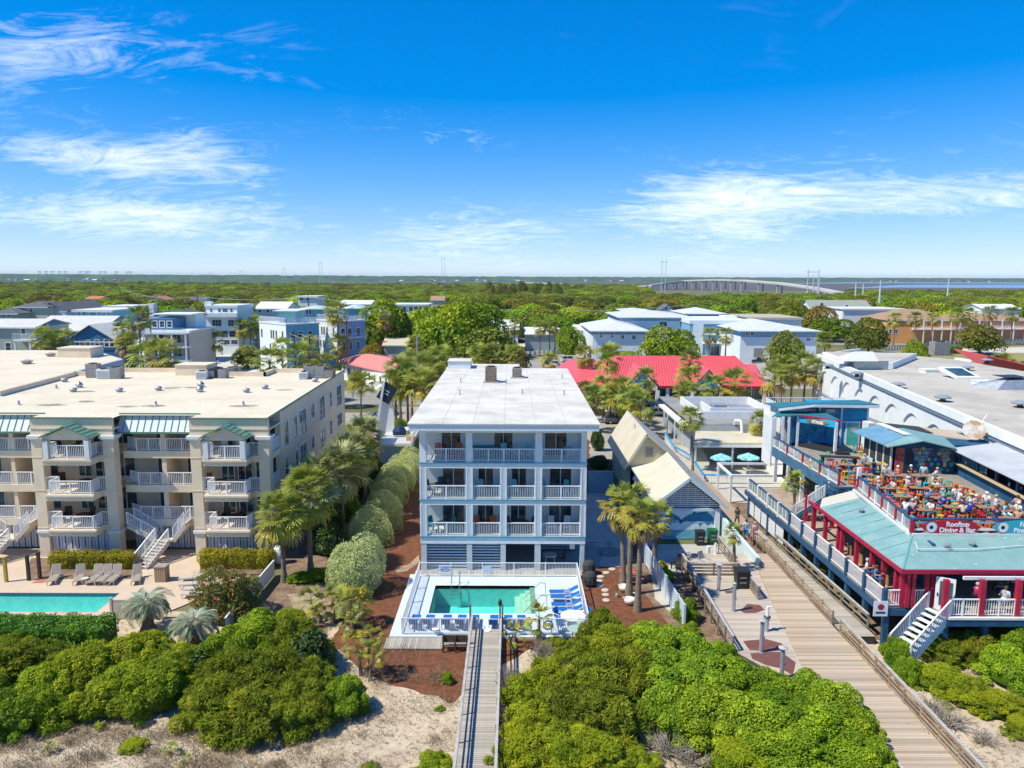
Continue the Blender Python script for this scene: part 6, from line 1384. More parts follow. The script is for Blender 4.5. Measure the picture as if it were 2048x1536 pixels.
m=MB();m.beam((XY(1628,805,Yb-.6),Yb-.62,zA-.24),(x2+.8,Yb-.62,zC-.24),.08,.28);m.beam((x0-.5,Yb+.16,zB-.22),(XY(1628,805,Yb-.6),Yb-.6,zA-.24),.08,.25);m.build('fascia',white,ST)
for px in(1637,1681,1733):x=XY(px,860,Yb);MB().box(x-.09,x+.09,Yb-.08,Yb-.003,RZ,10.3).build('white_batten',white,ST)
MB().box(XY(1681,840,Yb),x2,Yb-.06,Yb-.003,8.65,8.78).build('white_batten',white,ST)
x=XY(1704,870,Yb);fr=MB().box(x-.75,x+.75,Yb-.10,Yb-.004,RZ,RZ+2.5).build('door_frame',white,ST);MB().box(x-.60,x+.60,Yb-.13,Yb-.101,RZ+.02,RZ+2.36).build('door',M('teal_door',(.05,.38,.34),(.12,.46,.44),1,.6),fr);MB().box(x-.25,x+.3,Yb-.14,Yb-.131,RZ+1.5,RZ+1.85).build('door_notice',M('pale_red_notice',(.6,.35,.33),None,2,.7),fr)
wallbox(ST,'wall',whitewall,XY(1722,870,76.0),XY(1736,870,76.0),74.5,75.9,RZ,8.9)
surf('surfboard_sign','brown surfboard sign with white lettering high on the blue stage building wall',XY(1658,822,Yb),ZY(1658,822,Yb),2.2,.50,Yb-.1,M('wood_surfboard',(.22,.12,.07),(.30,.18,.11),2,.5),(('KONA',.08,1),('BAY NIGHTS',-.13,.55)),.30,.1,False)
pl,pr=P3(1593,892,RZ),P3(1669,908,RZ);plz=ZY(1593,829,pl.y);prz=ZY(1674,831,pr.y)
bl,br=Vector((26.75,75.3,RZ)),Vector((33.2,75.6,RZ))
m=MB();m.slab([(pl.x-.1,pl.y-.3,plz),(pr.x+.3,pr.y-.3,plz+.1),(br.x-.9,76.1,plz+.2),(27.8,77.0,plz+.1),(26.6,75.6,plz-.25)],.1);m.build('canopy_roof',M('teal_edge_roof'),ST)
fz=plz-.62;m=MB();m.beam((pl.x+.05,pl.y-.1,plz-.42),(pr.x-.05,pr.y-.1,plz-.32),.06,.68);m.build('canopy_front',M('cyan_sign_board',(.02,.36,.58),None,1,.6),ST)
m=MB();m.beam((pl.x-.1,pl.y-.34,plz+.0),(pr.x+.3,pr.y-.34,plz+.1),.06,.14);m.build('red_edge',redpaint,ST)
for v,n in((pl,0),(pr,1)):MB().box(v.x-.12,v.x+.12,v.y-.12,v.y+.12,RZ,plz-.1).build('white_post',white,ST)
for k,(x,y)in enumerate(((26.9,75.35),(27.75,75.45),(28.4,75.55))):MB().box(x-.12,x+.12,y-.12,y+.12,RZ,plz-.2).build('white_post',white,ST)
wallbox(ST,'stage_wall',M('blue_stage_mural',(.02,.13,.25),(.05,.30,.45),.9,.7,lo=.4,hi=.55),28.6,x1+.8,76.05,76.19,RZ,plz-.2);wallbox(ST,'white_wall',whitewall,26.6,26.75,75.3,78,4.2,plz-.3)
MB().prism([(29.0,76.0),(pl.x,pl.y),(pr.x+.1,pr.y-.4),(33.0,71.6),(33.3,72.6),(32.3,76.0)],RZ+.02,RZ+.28).build('stage_floor',blackfl,ST)
d=(pr-pl);c=(pl+pr)/2;an=math.atan2(d.y,d.x)
t=surf('surfboard_sign','brown surfboard sign reading STAGE on the blue canopy front',0,0,2.5,.52,0,M('wood_surfboard'),(('STAGE',-.05,1),),.42,.1,False);t.location=(c.x-.05,c.y-.14,plz-.38);t.rotation_euler=(0,0,an)
for k,(px,py)in enumerate(((1601,893),(1606,890))):pass
sp=P3(1706,914,RZ+1.05);bt=thing('bar_table','long black table before the stage','table',(sp.x,sp.y,RZ));MB().cbox((sp.x-1.2,sp.y,RZ+1.05),(3.4,.8,.06),rz=-.2).build('table_top',blackfl,bt)
for dx_ in(-2.6,.2):MB().cbox((sp.x+dx_,sp.y+.1-.2*dx_*.5,RZ+.51),(.08,.6,1.02)).build('leg',blackfl,bt)
SB=thing('rooftop_bar','rooftop bar with dark screens, a flower painted wall and a long grey metal roof','building',(36,64,RZ))
A0,A1,A2=Vector((34.0,70.9,RZ)),Vector((33.9,65.4,RZ)),Vector((39.4,64.9,RZ))
wallbox(SB,'inner_wall',navyw,34.3,44.6,65.5,71.0,RZ,8.7)
for k in range(4):
 a,b=A0+(A1-A0)*(k/4),A0+(A1-A0)*((k+1)/4);MB().beam(a+Vector((0,-.1,1.35)),b+Vector((0,.1,1.35)),.04,1.9).build('screen',screen_m,SB);MB().box(b.x-.07,b.x+.07,b.y-.07,b.y+.07,RZ,RZ+2.4).build('white_post',white,SB)
 MB().beam(a+Vector((-.03,-.08,.2)),b+Vector((-.03,.08,.2)),.05,.4).build('skirting',M('pale_teal_boards'),SB)
m=MB();m.slab([(33.0,71.4,8.75),(33.2,65.6,8.75),(35.4,66.2,9.35),(35.4,71.4,9.35)],.09);m.build('shed_roof',blueroof,SB)
m=MB();m.slab([(33.1,64.6,8.75),(35.9,64.0,9.45),(36.9,69.5,9.45),(35.3,69.8,9.32),(33.3,66.0,8.75)],.09);m.slab([(35.9,64.0,9.45),(38.6,63.6,8.85),(40.2,68.5,8.85),(36.9,69.5,9.45)],.09);m.build('teal_roof',tealroof,SB)
MB().slab([(35.4,66.3,9.5),(36.1,66.4,9.5),(36.1,71.6,9.5),(35.4,71.6,9.5)],.05).build('skylight',white,SB);MB().slab([(36.15,69.6,9.40),(39.5,68.9,9.1),(39.8,72.0,9.1),(36.2,72.4,9.40)],.05).build('black_roof',M('black_roofing',(.05,.048,.045),None,2,.8),SB);MB().slab([(39.6,69,8.9),(44.5,66.5,8.6),(44.5,72,8.6),(39.8,73,8.9)],.15).build('tan_roof',M('tan_roofing',(.50,.42,.30),None,1,.8),SB)
fw=MB();fw.yprism([(34.2,RZ),(39.3,RZ),(39.3,8.75),(38.3,8.8),(35.9,9.3),(34.2,8.8)],64.92,65.1);fw=fw.build('flower_wall',navyw,SB)
wallbox(SB,'red_curtain',M('red_bamboo_curtain',(.36,.16,.06),(.42,.03,.05),3,.8),34.0,34.75,64.85,64.915,RZ,8.6);wallbox(SB,'doorway',darkvoid,34.95,35.6,64.87,64.915,RZ,8.5)
rsn=random.Random(4);fc=[M('flower_'+n,c,None,2,.7)for n,c in(('red',(.5,.02,.06)),('yellow',(.62,.46,.02)),('aqua',(.08,.42,.52)),('lime',(.10,.38,.16)))]
def flower(x,z,r,y,mt):
 m=MB();m.yprism([(x+r*(.75+.25*math.cos(5*i*.31416))*math.cos(i*.31416),z+r*(.75+.25*math.cos(5*i*.31416))*math.sin(i*.31416))for i in range(20)],y-.006,y-.002);m.build('painted_flower',mt,fw)
for i in range(5):
 for k in range(6):
  x=35.85+k*.58+(i%2)*.28;z=RZ+.3+i*.5
  if z<8.6-abs(x-36.2)*.1:flower(x,z+rsn.uniform(-.08,.08),rsn.uniform(.18,.27),64.918,fc[(i*3+k*5+k//2)%4])
netm=M('white_fishing_net',(.6,.62,.6),None,2,.9)
for x,w in((36.3,.9),(38.4,.5)):
 nt_=MB()
 for i in range(8):t_=i/7;nt_.tube((x-w+2*w*t_,64.86,8.55),(x-.06+.12*t_,64.84,RZ+.75),.014,n=4);
 for j in range(5):s_=1-j*.2;nt_.tube((x-w*s_,64.84,8.5-j*.33),(x+w*s_,64.84,8.5-j*.33),.014,n=4)
 tag(nt_.build('fishing_net',netm,SB),kind='stuff')
B0,B1=Vector((39.3,64.6,RZ)),Vector((37.2,45.0,RZ));bd=B1-B0
m=MB();m.beam(B0+Vector((.2,0,.5)),B1+Vector((.2,0,.5)),.25,1.0);m.build('bar_front',navyw,SB);m=MB();m.beam(B0+Vector((0,0,1.08)),B1+Vector((0,0,1.08)),.55,.06);m.build('bar_counter',M('pale_wood_counter',(.52,.40,.25),None,2,.6),SB)
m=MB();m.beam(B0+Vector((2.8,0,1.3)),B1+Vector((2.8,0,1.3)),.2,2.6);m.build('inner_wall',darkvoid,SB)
o=Vector((0,0,0));m=MB();m.slab([tuple(B0+Vector((-.6,.2,2.35))),tuple(B1+Vector((-.6,0,2.35))),tuple(B1+Vector((4.6,0,3.0))),tuple(B0+Vector((4.6,.2,3.0)))],.08);m.build('bar_roof',greyroof,SB)
for i in range(7):e=B0+bd*(i/6.5)+Vector((.3,0,0));MB().box(e.x-.1,e.x+.1,e.y-.1,e.y+.1,RZ+1.11,RZ+2.4).build('bar_post',navy,SB)
for i in range(16):e=B0+bd*((i+.6)/17)+Vector((.45+.3*(i%3),0,1.11));MB().lathe([(.07,0),(.08,.2),(.03,.3)],tuple(e),6).build('bar_bottle',(white,teal_glass,wplastic,alu)[i%4],SB)
dsh=P3(1857,868,9.2);t=thing('satellite_dish','rusty white satellite dish beside the arched wall','satellite dish',(42.2,67.4,8.85));MB().tube((42.2,67.4,8.7),(42.2,67.4,9.5),.06,n=7).build('mast',galv,t)
m=MB();m.lathe([(.05,0),(.55,.12),(.95,.38)],(0,0,0),14);o_=m.build('dish',M('rusty_white',(.62,.58,.52),(.40,.25,.13),1.1,.7),t,world=False);o_.location=(0,-.1,.75);o_.rotation_euler=(rad(60),0,rad(-20))
# stools, tables, guests on the roof
SC={n:M(n+'_stool',c,None,2,.4,spec=.4)for n,c in(('yellow',(.62,.40,.01)),('blue',(.01,.16,.46)),('teal',(.03,.38,.42)),('coral',(.62,.12,.09)),('orange',(.66,.17,.01)),('red',(.45,.012,.02)),('green',(.06,.36,.16)))}
def stool0():
 t=thing('bar_stool','stool','bar stool',(0,0,0),'coloured metal stools on the rooftop deck');mt=SC['yellow']
 MB().lathe([(.23,.73),(.245,.77),(.2,.79)],n=8).build('seat',mt,t,world=False)
 for a in range(4):c,s=math.cos(a*1.5708+.785),math.sin(a*1.5708+.785);MB().tube((c*.29,s*.29,0),(c*.21,s*.21,.73),.04,n=4).build('leg',mt,t,world=False)
 MB().lathe([(.245,.24),(.26,.26),(.245,.28)],n=8).build('foot_ring',mt,t,world=False)
 return t
stool_p=stool0();used=[0]
C5=lambda x,y:(1680+x*.1797,860+y*.1797);C6=lambda x,y:(1520+x*.1172,780+y*.1172)
STO=[(C5,s)for s in('yellow 45 340','blue 115 345','yellow 55 460','teal 118 465','yellow 180 440','coral 255 420','yellow 475 365','blue 225 560','coral 310 590','yellow 340 555','blue 535 720','teal 620 750','coral 580 790','coral 632 822','orange 885 720','coral 785 705','orange 670 570','orange 795 565','coral 740 530','teal 1115 840','teal 1255 785','green 1215 570','orange 1285 600','yellow 1340 625','red 1400 650','yellow 1460 680','orange 1560 730','orange 1640 770','coral 1190 915','coral 1240 960','red 1540 905','red 1600 950','yellow 1010 650','yellow 1060 640','teal 960 590','green 1215 710','blue 1265 690','yellow 1800 820','red 25 400','coral 1720 860','orange 1880 900')]+[(C6,s)for s in('red 1195 1200','coral 1285 1215','yellow 1430 1200','blue 1540 1210','red 1610 1180','green 1050 1180','green 1165 1060','teal 1340 1330','red 1410 1300','teal 1635 950','red 1700 920','yellow 1720 1050','yellow 700 1075','yellow 790 1130','orange 820 1150','yellow 890 1210','green 1010 1250','yellow 1050 1290','teal 1100 1290')]+[(lambda x,y:(x,y),s)for s in('yellow 1725 985','coral 1742 1000','orange 1756 1012','orange 1765 1020','teal 1780 1033','orange 1787 1040','coral 1800 1048','teal 1812 1058','yellow 1838 1046','yellow 1968 1050','orange 1990 1048')]
PLACES=('by the stage','near the screened bar','along the left rail','in the middle of the deck','by the long bar','near the front rail')
def where(x,y):
 return PLACES[0]if y>70 else PLACES[5]if y<51 else PLACES[2]if x<30.3 else PLACES[4]if x>35 else PLACES[1]if y>62 else PLACES[3]
seen={}
for fn,s in STO:
 c,a,b=s.split();x,y,z=G(*fn(float(a),float(b)),RZ+.76)
 if y<62:x=max(x,27.7+(y-49)*.13)
 y=max(y,49.5);k=(c,where(x,y));seen[k]=seen.get(k,0)+1
 lab='%s metal bar stool %s'%k+', %s of its colour there'%ORD[seen[k]-1]
 if used[0]==0:used[0]=1;stool_p.location=(x,y,RZ+.002);stool_p['label']=lab
 else:copy_tree(stool_p,(x,y,RZ+.002),RND.random()*1.5,lab,recolour={'yellow_stool':SC[c]})
TB=[]
tp=thing('bar_table','t','table',(0,0,0),'tan high tables on the rooftop deck')
for i in range(3):MB().box(-.62,.62,-.39+i*.262,-.39+i*.262+.255,1.0,1.05).build('table_board',tabtan,tp,world=False)
for sx in(-1,1):
 for sy in(-1,1):MB().box(sx*.52-.025,sx*.52+.025,sy*.3-.025,sy*.3+.025,0,.998).build('leg',darkmetal,tp,world=False)
MB().box(.0,.18,-.08,.08,1.052,1.2).build('caddy',SC['teal'],tp,world=False)
for i,(a,b)in enumerate(((80,380),(280,490),(600,500),(880,500),(1140,620),(870,635),(700,730),(520,640),(1120,750),(950,880),(1260,850),(1630,850),(1400,745),(1850,960),(360,370))):
 x,y,z=G(*C5(a,b),RZ+1.05);lab='tan bar table %s, %s'%(where(x,y),('beside the empty yellow stools','where the man in navy stands','with the diner in a straw hat','below the flower wall','beside the green stool','with the couple in grey and lavender','empty with a blue caddy','with the grey haired woman','with two diners in blue shirts','ringed by white and teal shirts','empty before the diner in cream','half empty on the right','with the coral hat','at the right edge','behind the man in navy')[i])
 if i==0:tp.location=(x,y,RZ+.002);tp.rotation_euler=(0,0,-.12);tp['label']=lab
 else:copy_tree(tp,(x,y,RZ+.002),RND.uniform(-.25,.05),lab)
 TB.append((x,y,i))
TBN=('nearest the stage','of the man in navy','of the straw hat','below the flower wall','by the green stool','of the lavender shirt','with the empty blue caddy','of the grey haired woman','of the blue shirts','of the teal shirts','before the cream shirt','on the right','of the coral hat','at the right edge','behind the man in navy')
for x,y,i in TB:
 for k,(dx,dy,c)in enumerate(((-.75,.5,'orange'),(.7,.55,'teal'),(-.7,-.62,'red'),(.75,-.5,'yellow'),(0,.75,'coral'))):
  copy_tree(stool_p,(x+dx+RND.uniform(-.12,.12),y+dy+RND.uniform(-.12,.12),RZ+.002),RND.random(),'%s bar stool at the %s of the table %s'%(('coral' if c=='orange' and i%3==0 else 'blue' if c=='teal' and i%4==1 else c),('far left','far right','near left','near right','far side')[k],TBN[i]),recolour={'yellow_stool':SC['coral' if c=='orange' and i%3==0 else 'blue' if c=='teal' and i%4==1 else c]})
 if i not in(0,6,4):person('guest in %s on the far side of the table %s'%(('white','coral','paleblue','black','royal','pink')[i%6].replace('paleblue','pale blue'),TBN[i]),x-.35,y+.72,RZ+.002,RND.uniform(-.4,.4),'sit',('white','coral','paleblue','black','royal','pink')[i%6],'denim',('brown','grey','blond','cap')[i%4],group='guests on the rooftop deck')
GU=(('375 355 stand navy denim black -2.6','standing man in a navy tee with crossed wrists beside the left tables'),('492 405 sit cream denim straw 1.4','diner in a cream shirt and straw hat'),('650 425 sit coral khaki cap -1.5','diner in a coral shirt and white cap below the red curtain'),('935 405 stand paleblue navy brown 2.6','man in a pale blue shirt leaning over a table before the flower wall'),('1080 445 sit white khaki blond .3','blond woman in a white top below the net'),('1035 510 sit cream white grey .8','diner in cream beside the woman in white'),('425 590 sit grey darkgrey grey 1.3','grey haired woman in a grey top at the left table'),('600 575 sit cream khaki brown -1.4','dark haired diner in a cream top facing the grey haired woman'),('748 545 sit lavender khaki cap 1.5','man in a lavender shirt and cap at the middle table'),('885 560 sit grey denim black -1.4','diner in grey opposite the lavender shirt'),('970 690 sit blue denim brown 1.5','diner in a bright blue shirt seen from the side'),('1148 680 sit teal navy grey -1.5','grey haired man in a blue green shirt on the teal stool'),('960 775 sit teal khaki brown .2','diner in a teal tee facing the front rail'),('735 800 sit white denim black 2.2','person in a white tee near the left corner table'),('808 800 sit pink darkgrey grey 2.6','person in a pale pink top near the left corner table'),('1020 810 sit white white brown -1.2','woman in a white dress turning on her stool'),('1330 690 sit white paleblue grey 1.4','diner in white with pale blue trousers'),('1465 735 sit green khaki straw -.4','diner in pale green with a straw hat'),('1478 690 sit coral khaki coral 0','diner with a coral hat by the orange stools'),('1378 830 sit cream black brown 2.9','broad back in a cream shirt near the front rail'),('1450 810 sit royal navy cap 2.7','back in a royal blue shirt and cap near the front rail'),('1640 720 sit white denim white -1','white haired guest by the long bar'),('1732 752 sit white denim blond 1.0','blond guest in white with a blue bag by the long bar'),('1750 885 sit navy denim brown 2.8','guest in a navy tee with a yellow print near the front rail'),('1845 835 sit paleblue white brown .4','woman in pale blue facing the camera near the front rail'),('1985 760 sit tan khaki brown -1.2','bare armed guest leaning on the long bar'),('1995 830 sit white denim cap -1.3','guest in white and a cap at the right edge by the long bar'),('1990 905 sit tan tan blond 2.6','sunburnt guest with blond hair at the right end of the front rail'))
for s,lab in GU:
 a,b,po,sh,tr,ha,rz=s.split();hz=POSE[po][4][2];x,y,z=G(*C5(float(a),float(b)),RZ+hz)
 person(lab+' on the rooftop'*(len(lab.split())<13),x,y,RZ+.002,float(rz),po,sh,tr,ha,hat=(ha in('straw','coral')),group='guests on the rooftop deck')
 if po=='sit':
  c=('red','teal','yellow','coral','orange')[int(float(a))%5];copy_tree(stool_p,(x,y+.0,RZ+.002),.3,'%s stool under the %s'%(c,' '.join(lab.split()[:11])),recolour={'yellow_stool':SC[c]})
for px,py,z,po,sh,tr,ha,rz,lab in((1954,1178,DZ-.42,'sit','magenta','black','grey',2.0,'grey haired guest in magenta behind the front porch rail'),(1990,1168,DZ-.3,'sit','black','black','brown',1.2,'guest in black behind the front porch rail'),(2027,1155,DZ,'stand','blue','navy','black',2.9,'waiter in a blue tee standing on the front porch'),(2012,1185,DZ-.42,'sit','paleblue','white','brown',-1.0,'guest in pale blue sitting by the red front post'),(1733,1128,DZ-.42,'sit','white','denim','grey',1.0,'guest in white at the side porch rail'),(1760,1120,DZ-.3,'sit','darkgrey','black','black',2.0,'guest in dark grey on the side porch'),(1752,1142,DZ-.42,'sit','blue','denim','brown',.6,'guest in blue at the corner of the side porch')):
 x,y,zz=G(px,py,DZ+1.35);person(lab,x,y,z+.45*(po=='sit')-.0,rz,po,sh,tr,ha,group='guests on the restaurant porch')
for px,py,z,sh,tr,ha,rz,lab in((1475,1020,.35,'darkgrey','darkgrey','brown',0.1,'man in a dark tee walking down the plank alley'),(1493,1045,.62,'paleblue','blue','brown',3.0,'man in pale blue and blue shorts walking up the ramp'),(1511,1050,.62,'pink','pink','blond',3.2,'blond woman in pink walking up the ramp'),(1615,985,DZ,'coral','black','brown',2.8,'woman in a coral tee at the foot of the roof stairs')):
 x,y,_=G(px,py,z+1.55);person(lab,x,y,z+.01,rz,'walk',sh,tr,ha)
wch=M('tan_wood_chair',(.34,.19,.09),None,2,.7)
for i,y in enumerate((46.8,48.6,50.5,52.4,54.2)):
 t=thing('porch_table','wooden table inside the side porch, %s from the front'%ORD[i],'table',(25.9,y,DZ),'tables on the side porch');MB().box(25.4,26.5,y-.38,y+.38,DZ+.72,DZ+.76).build('table_top',tabtan,t)
 for sx in(25.5,26.4):MB().box(sx-.04,sx+.04,y-.3,y+.3,DZ,DZ+.718).build('leg',wch,t)
 # the long arcaded hall behind the restaurant
def arcade():
 T=thing('arcaded_hall','long white arcaded hall with a wide grey flat roof on the right','building',(52,100,0));z=9.9;w=lines_bump(M('white_hall_stucco',(.80,.81,.78),(.75,.76,.74),.5,.75,noisy=.03),2,30,0)
 a,b=Vector(G(1637,712,z)),Vector(G(2048,885,z));d=(b-a).normalized();nr=Vector((d.y,-d.x,0));nr=nr if nr.x>0 else-nr;Lb=86
 b=a+d*Lb;r1,r2=b+nr*34,Vector((*G(2120,752,z)[:2],z));r3=Vector((*G(1905,716,z)[:2],z));r4=Vector((*G(1720,700,z)[:2],z))
 poly=[(p.x,p.y)for p in(a,b,r1,r2,r3,r4)]
 MB().prism(poly,.05,z-.5).build('wall',w,T);MB().prism(poly,z-.498,z-.2).build('roof',M('grey_gravel_roof',(.52,.475,.40),(.42,.38,.32),.16,.9,.2,6,speck=((.24,.2,.15),.55,.30),noisy=.06,stretch=(1,1,1)),T)
 p=MB();p.beam(a+Vector((0,0,-.1))-nr*.04,b+Vector((0,0,-.1))-nr*.04,.52,.8);p.beam(a+Vector((0,0,-.1)),r4+Vector((0,0,-.1)),.35,.8);p.build('parapet',w,T)
 up=Vector((0,0,1));o=-nr*.34
 c=MB();c.beam(a+o+Vector((0,0,-.75)),b+o+Vector((0,0,-.75)),.18,.12);c.build('dark_line',M('blue_grey_line',(.16,.20,.24),None,2,.7),T)
 n=11;st=6.6
 for i in range(n):
  s0=3.2+i*st;s1=s0+5.3;e0=0 if i==0 else s0-.65;e1=s1+.65
  arc=[(s0+(s1-s0)*k/14,6.6+1.35*math.sin(math.pi*k/14)**.8)for k in range(15)];loop=[(e0,1.0),(s0,1.0)]+arc+[(s1,1.0),(e1,1.0),(e1,8.95),(e0,8.95)]
  V=[a+d*s+up*(q-z)for s,q in loop];k0=len(V);m=MB();m.add([v-nr*.24 for v in V]+[v+nr*.02 for v in V],[tuple(range(k0))]+[(q,q+k0,(q+1)%k0+k0,(q+1)%k0)for q in range(k0)]);m.build('arch_surround',w,T)
 bnd=MB();bnd.beam(a+o+Vector((0,0,4.2-z)),a+d*40+o+Vector((0,0,4.2-z)),.12,.10);bnd.build('dark_line',M('blue_grey_line'),T)
 q=a+d*1.0+nr*6;t1=MB();cc=Vector(G(1700,706,z+.8));MB().prism([(a.x+.4,a.y-.6),((a+d*16).x+.4,(a+d*16).y),((a+d*16+nr*7).x,(a+d*16+nr*7).y),((a+nr*16).x,(a+nr*16).y)],z-.19,z+.8).build('upper_block',w,T);MB().prism([(a.x+.9,a.y-1.2),((a+d*15.4).x+.9,(a+d*15.4).y),((a+d*15.4+nr*7).x,(a+d*15.4+nr*7).y),((a+nr*15.4).x,(a+nr*15.4).y-.8)],z+.802,z+.83).build('block_roof',MATS['grey_gravel_roof'],T)
 f0,f1=Vector(G(1706,738,z-.1)),Vector(G(1775,738,z-.1));MB().beam(f0+Vector((0,0,.6)),f1+Vector((0,0,.6)),.3,1.3).build('striped_screen',lines_bump(M('striped_grey_screen',(.36,.42,.42),(.5,.55,.54),2,.6),2,.4,.2),T)
 c4=[Vector(G(px,py,zz))for px,py,zz in((1690,722,z+1.2),(1757,722,z+1.2),(1746,703,z+2.2),(1709,703,z+2.2))];m=MB();m.slab([tuple(v)for v in c4],.1);bk=[Vector((v.x,v.y+4,z+1.2))for v in(c4[1],c4[0])];m.slab([tuple(c4[3]),tuple(c4[2]),tuple(bk[0]),tuple(bk[1])],.1);m.slab([tuple(c4[0]),tuple(c4[3]),tuple(bk[1])],.1);m.slab([tuple(c4[1]),tuple(bk[0]),tuple(c4[2])],.1);m.build('hipped_cap',M('white_panel_roof',(.62,.62,.59),None,1,.6),T)
 zr=z-.2
 for i,(px,py,kind)in enumerate(((1655,737,'fan'),(1714,753,'fan'),(1796,776,'fan'),(1885,803,'fan'),(1935,741,'fan'),(2020,759,'fan'),(1974,726,'fan'),(2040,815,'fan'),(1858,745,'hatch'),(1966,769,'hatch'),(1922,756,'sky'),(2012,777,'slope'),(1878,710,'ac'))):
  x,y,_=G(px,py,zr)
  if kind=='fan':
   t=thing('roof_vent','mushroom shaped grey fan on the wide grey hall roof, %s from the left'%(ORD+['last'])[(0,1,2,3,4,6,5,7)[i]],'roof vent',(x,y,zr),'mushroom fans on the hall roof');MB().lathe([(.5,0),(.3,.1),(.3,.4)],(x,y,zr),10).build('neck',darkmetal,t);MB().lathe([(.85,.41),(.9,.55),(.5,.72)],(x,y,zr),12).build('cap',galv,t)
  elif kind=='hatch':t=thing('roof_hatch','low white hatch box on the grey hall roof, %s one'%('farther' if i==8 else 'nearer'),'roof hatch',(x,y,zr));MB().box(x-1,x+1,y-.9,y+.9,zr,zr+.45).build('box',wplastic,t);MB().box(x-1.08,x+1.08,y-.98,y+.98,zr+.452,zr+.55).build('lid',white,t)
  elif kind=='sky':
   t=thing('skylight','sloping white framed skylight on the grey hall roof','skylight',(x,y,zr));m=MB();m.slab([(x-1.6,y-1.6,zr+.3),(x+1.8,y-1.6,zr+.3),(x+1.2,y+2,zr+1.3),(x-2.2,y+2,zr+1.3)],.3);m.build('frame',white,t);m=MB();m.slab([(x-1.2,y-1.1,zr+.45),(x+1.3,y-1.1,zr+.45),(x+.9,y+1.5,zr+1.2),(x-1.6,y+1.5,zr+1.2)],.02);m.build('pane',teal_glass,t)
  elif kind=='slope':t=thing('roof_housing','grey wedge shaped housing on the right of the grey hall roof','roof housing',(x,y,zr));m=MB();m.add([(x-2,y-1.4,zr),(x+2,y-1.4,zr),(x+2,y+1.6,zr),(x-3.5,y+1.6,zr),(x-.8,y-1.0,zr+1.2),(x+1.9,y-1.0,zr+1.3),(x+1.9,y+1.4,zr+1.5),(x-3.2,y+1.4,zr+.4)],[(3,2,1,0),(4,5,6,7),(0,1,5,4),(1,2,6,5),(2,3,7,6),(3,0,4,7)]);m.build('housing',galv,t);MB().box(x-1,x+2.05,y-1.1,y+1.5,zr+1.51,zr+1.56).build('lid',darkmetal,t)
  else:t=thing('air_conditioner','dark brown air conditioner at the back of the grey hall roof','air conditioner',(x,y,zr));MB().box(x-1.4,x+1.4,y-1,y+1,zr+.1,zr+2.4).build('housing',acgrey,t);MB().lathe([(.8,0),(.8,.2)],(x,y,zr+2.4),12).build('fan_guard',darkmetal,t);MB().box(x-1.5,x+2.4,y-.9,y+.9,zr,zr+.098).build('base',rust,t)
 e=a+d*33;t=thing('conduit_mast','thin white conduit mast rising from the dish to the hall roof','mast',(e.x-.6,e.y,7));m=MB();m.path([(43.2,67.6,9.0),(43.4,68,10.4),(43.9,68.2,11.0),(44.5,68.6,11.0)],.05,6);m.build('pipe',white,t)
arcade()
# the town behind
def roof_on(T,x0,x1,y0,y1,z,zr,kind,mt,ov=.5,trim=None):
 x0-=ov;x1+=ov;y0-=ov;y1+=ov;xm,ym=(x0+x1)/2,(y0+y1)/2;m=MB();t=.14
 if kind=='flat':m.box(x0,x1,y0,y1,z+.003,z+.35)
 elif kind=='gx':
  m.slab([(x0,y0,z),(x1,y0,z),(x1,ym,zr),(x0,ym,zr)],t);m.slab([(x0,ym,zr),(x1,ym,zr),(x1,y1,z),(x0,y1,z)],t)
 elif kind=='gy':
  m.slab([(x0,y0,z),(xm,y0,zr),(xm,y1,zr),(x0,y1,z)],t);m.slab([(xm,y0,zr),(x1,y0,z),(x1,y1,z),(xm,y1,zr)],t)
 else:
  h=min(x1-x0,y1-y0)/2*.95
  if x1-x0>y1-y0:a,b=(x0+h,ym,zr),(x1-h,ym,zr)
  else:a,b=(xm,y0+h,zr),(xm,y1-h,zr)
  if x1-x0>y1-y0:F_=[[(x0,y0,z),(x1,y0,z),b,a],[(x1,y0,z),(x1,y1,z),b],[(x1,y1,z),(x0,y1,z),a,b],[(x0,y1,z),(x0,y0,z),a]]
  else:F_=[[(x0,y0,z),(x1,y0,z),a],[(x1,y0,z),(x1,y1,z),b,a],[(x1,y1,z),(x0,y1,z),b],[(x0,y1,z),(x0,y0,z),a,b]]
  for f in F_:m.slab(f,t)
 r=m.build('roof',mt,T)
 if kind in('gx','gy'):
  if kind=='gy':
   for y in(y0+ov,y1-ov-.1):MB().yprism([(x0+ov,z-.02),(x1-ov,z-.02),(xm,zr-.2-ov*(zr-z)/(x1-x0))],y,y+.1).build('gable',trim or white,T)
  else:
   for x in(x0+ov,x1-ov-.1):MB().add([(x,y0+ov,z),(x,y1-ov,z),(x,ym,zr-.25),(x+.1,y0+ov,z),(x+.1,y1-ov,z),(x+.1,ym,zr-.25)],[(0,1,2),(5,4,3),(0,3,4,1),(1,4,5,2),(2,5,3,0)]).build('gable',trim or white,T)
 MB().box(x0-.02,x1+.02,y0-.04,y0+.04,z-.28,z-.02).build('eave_board',white,r)
 return r
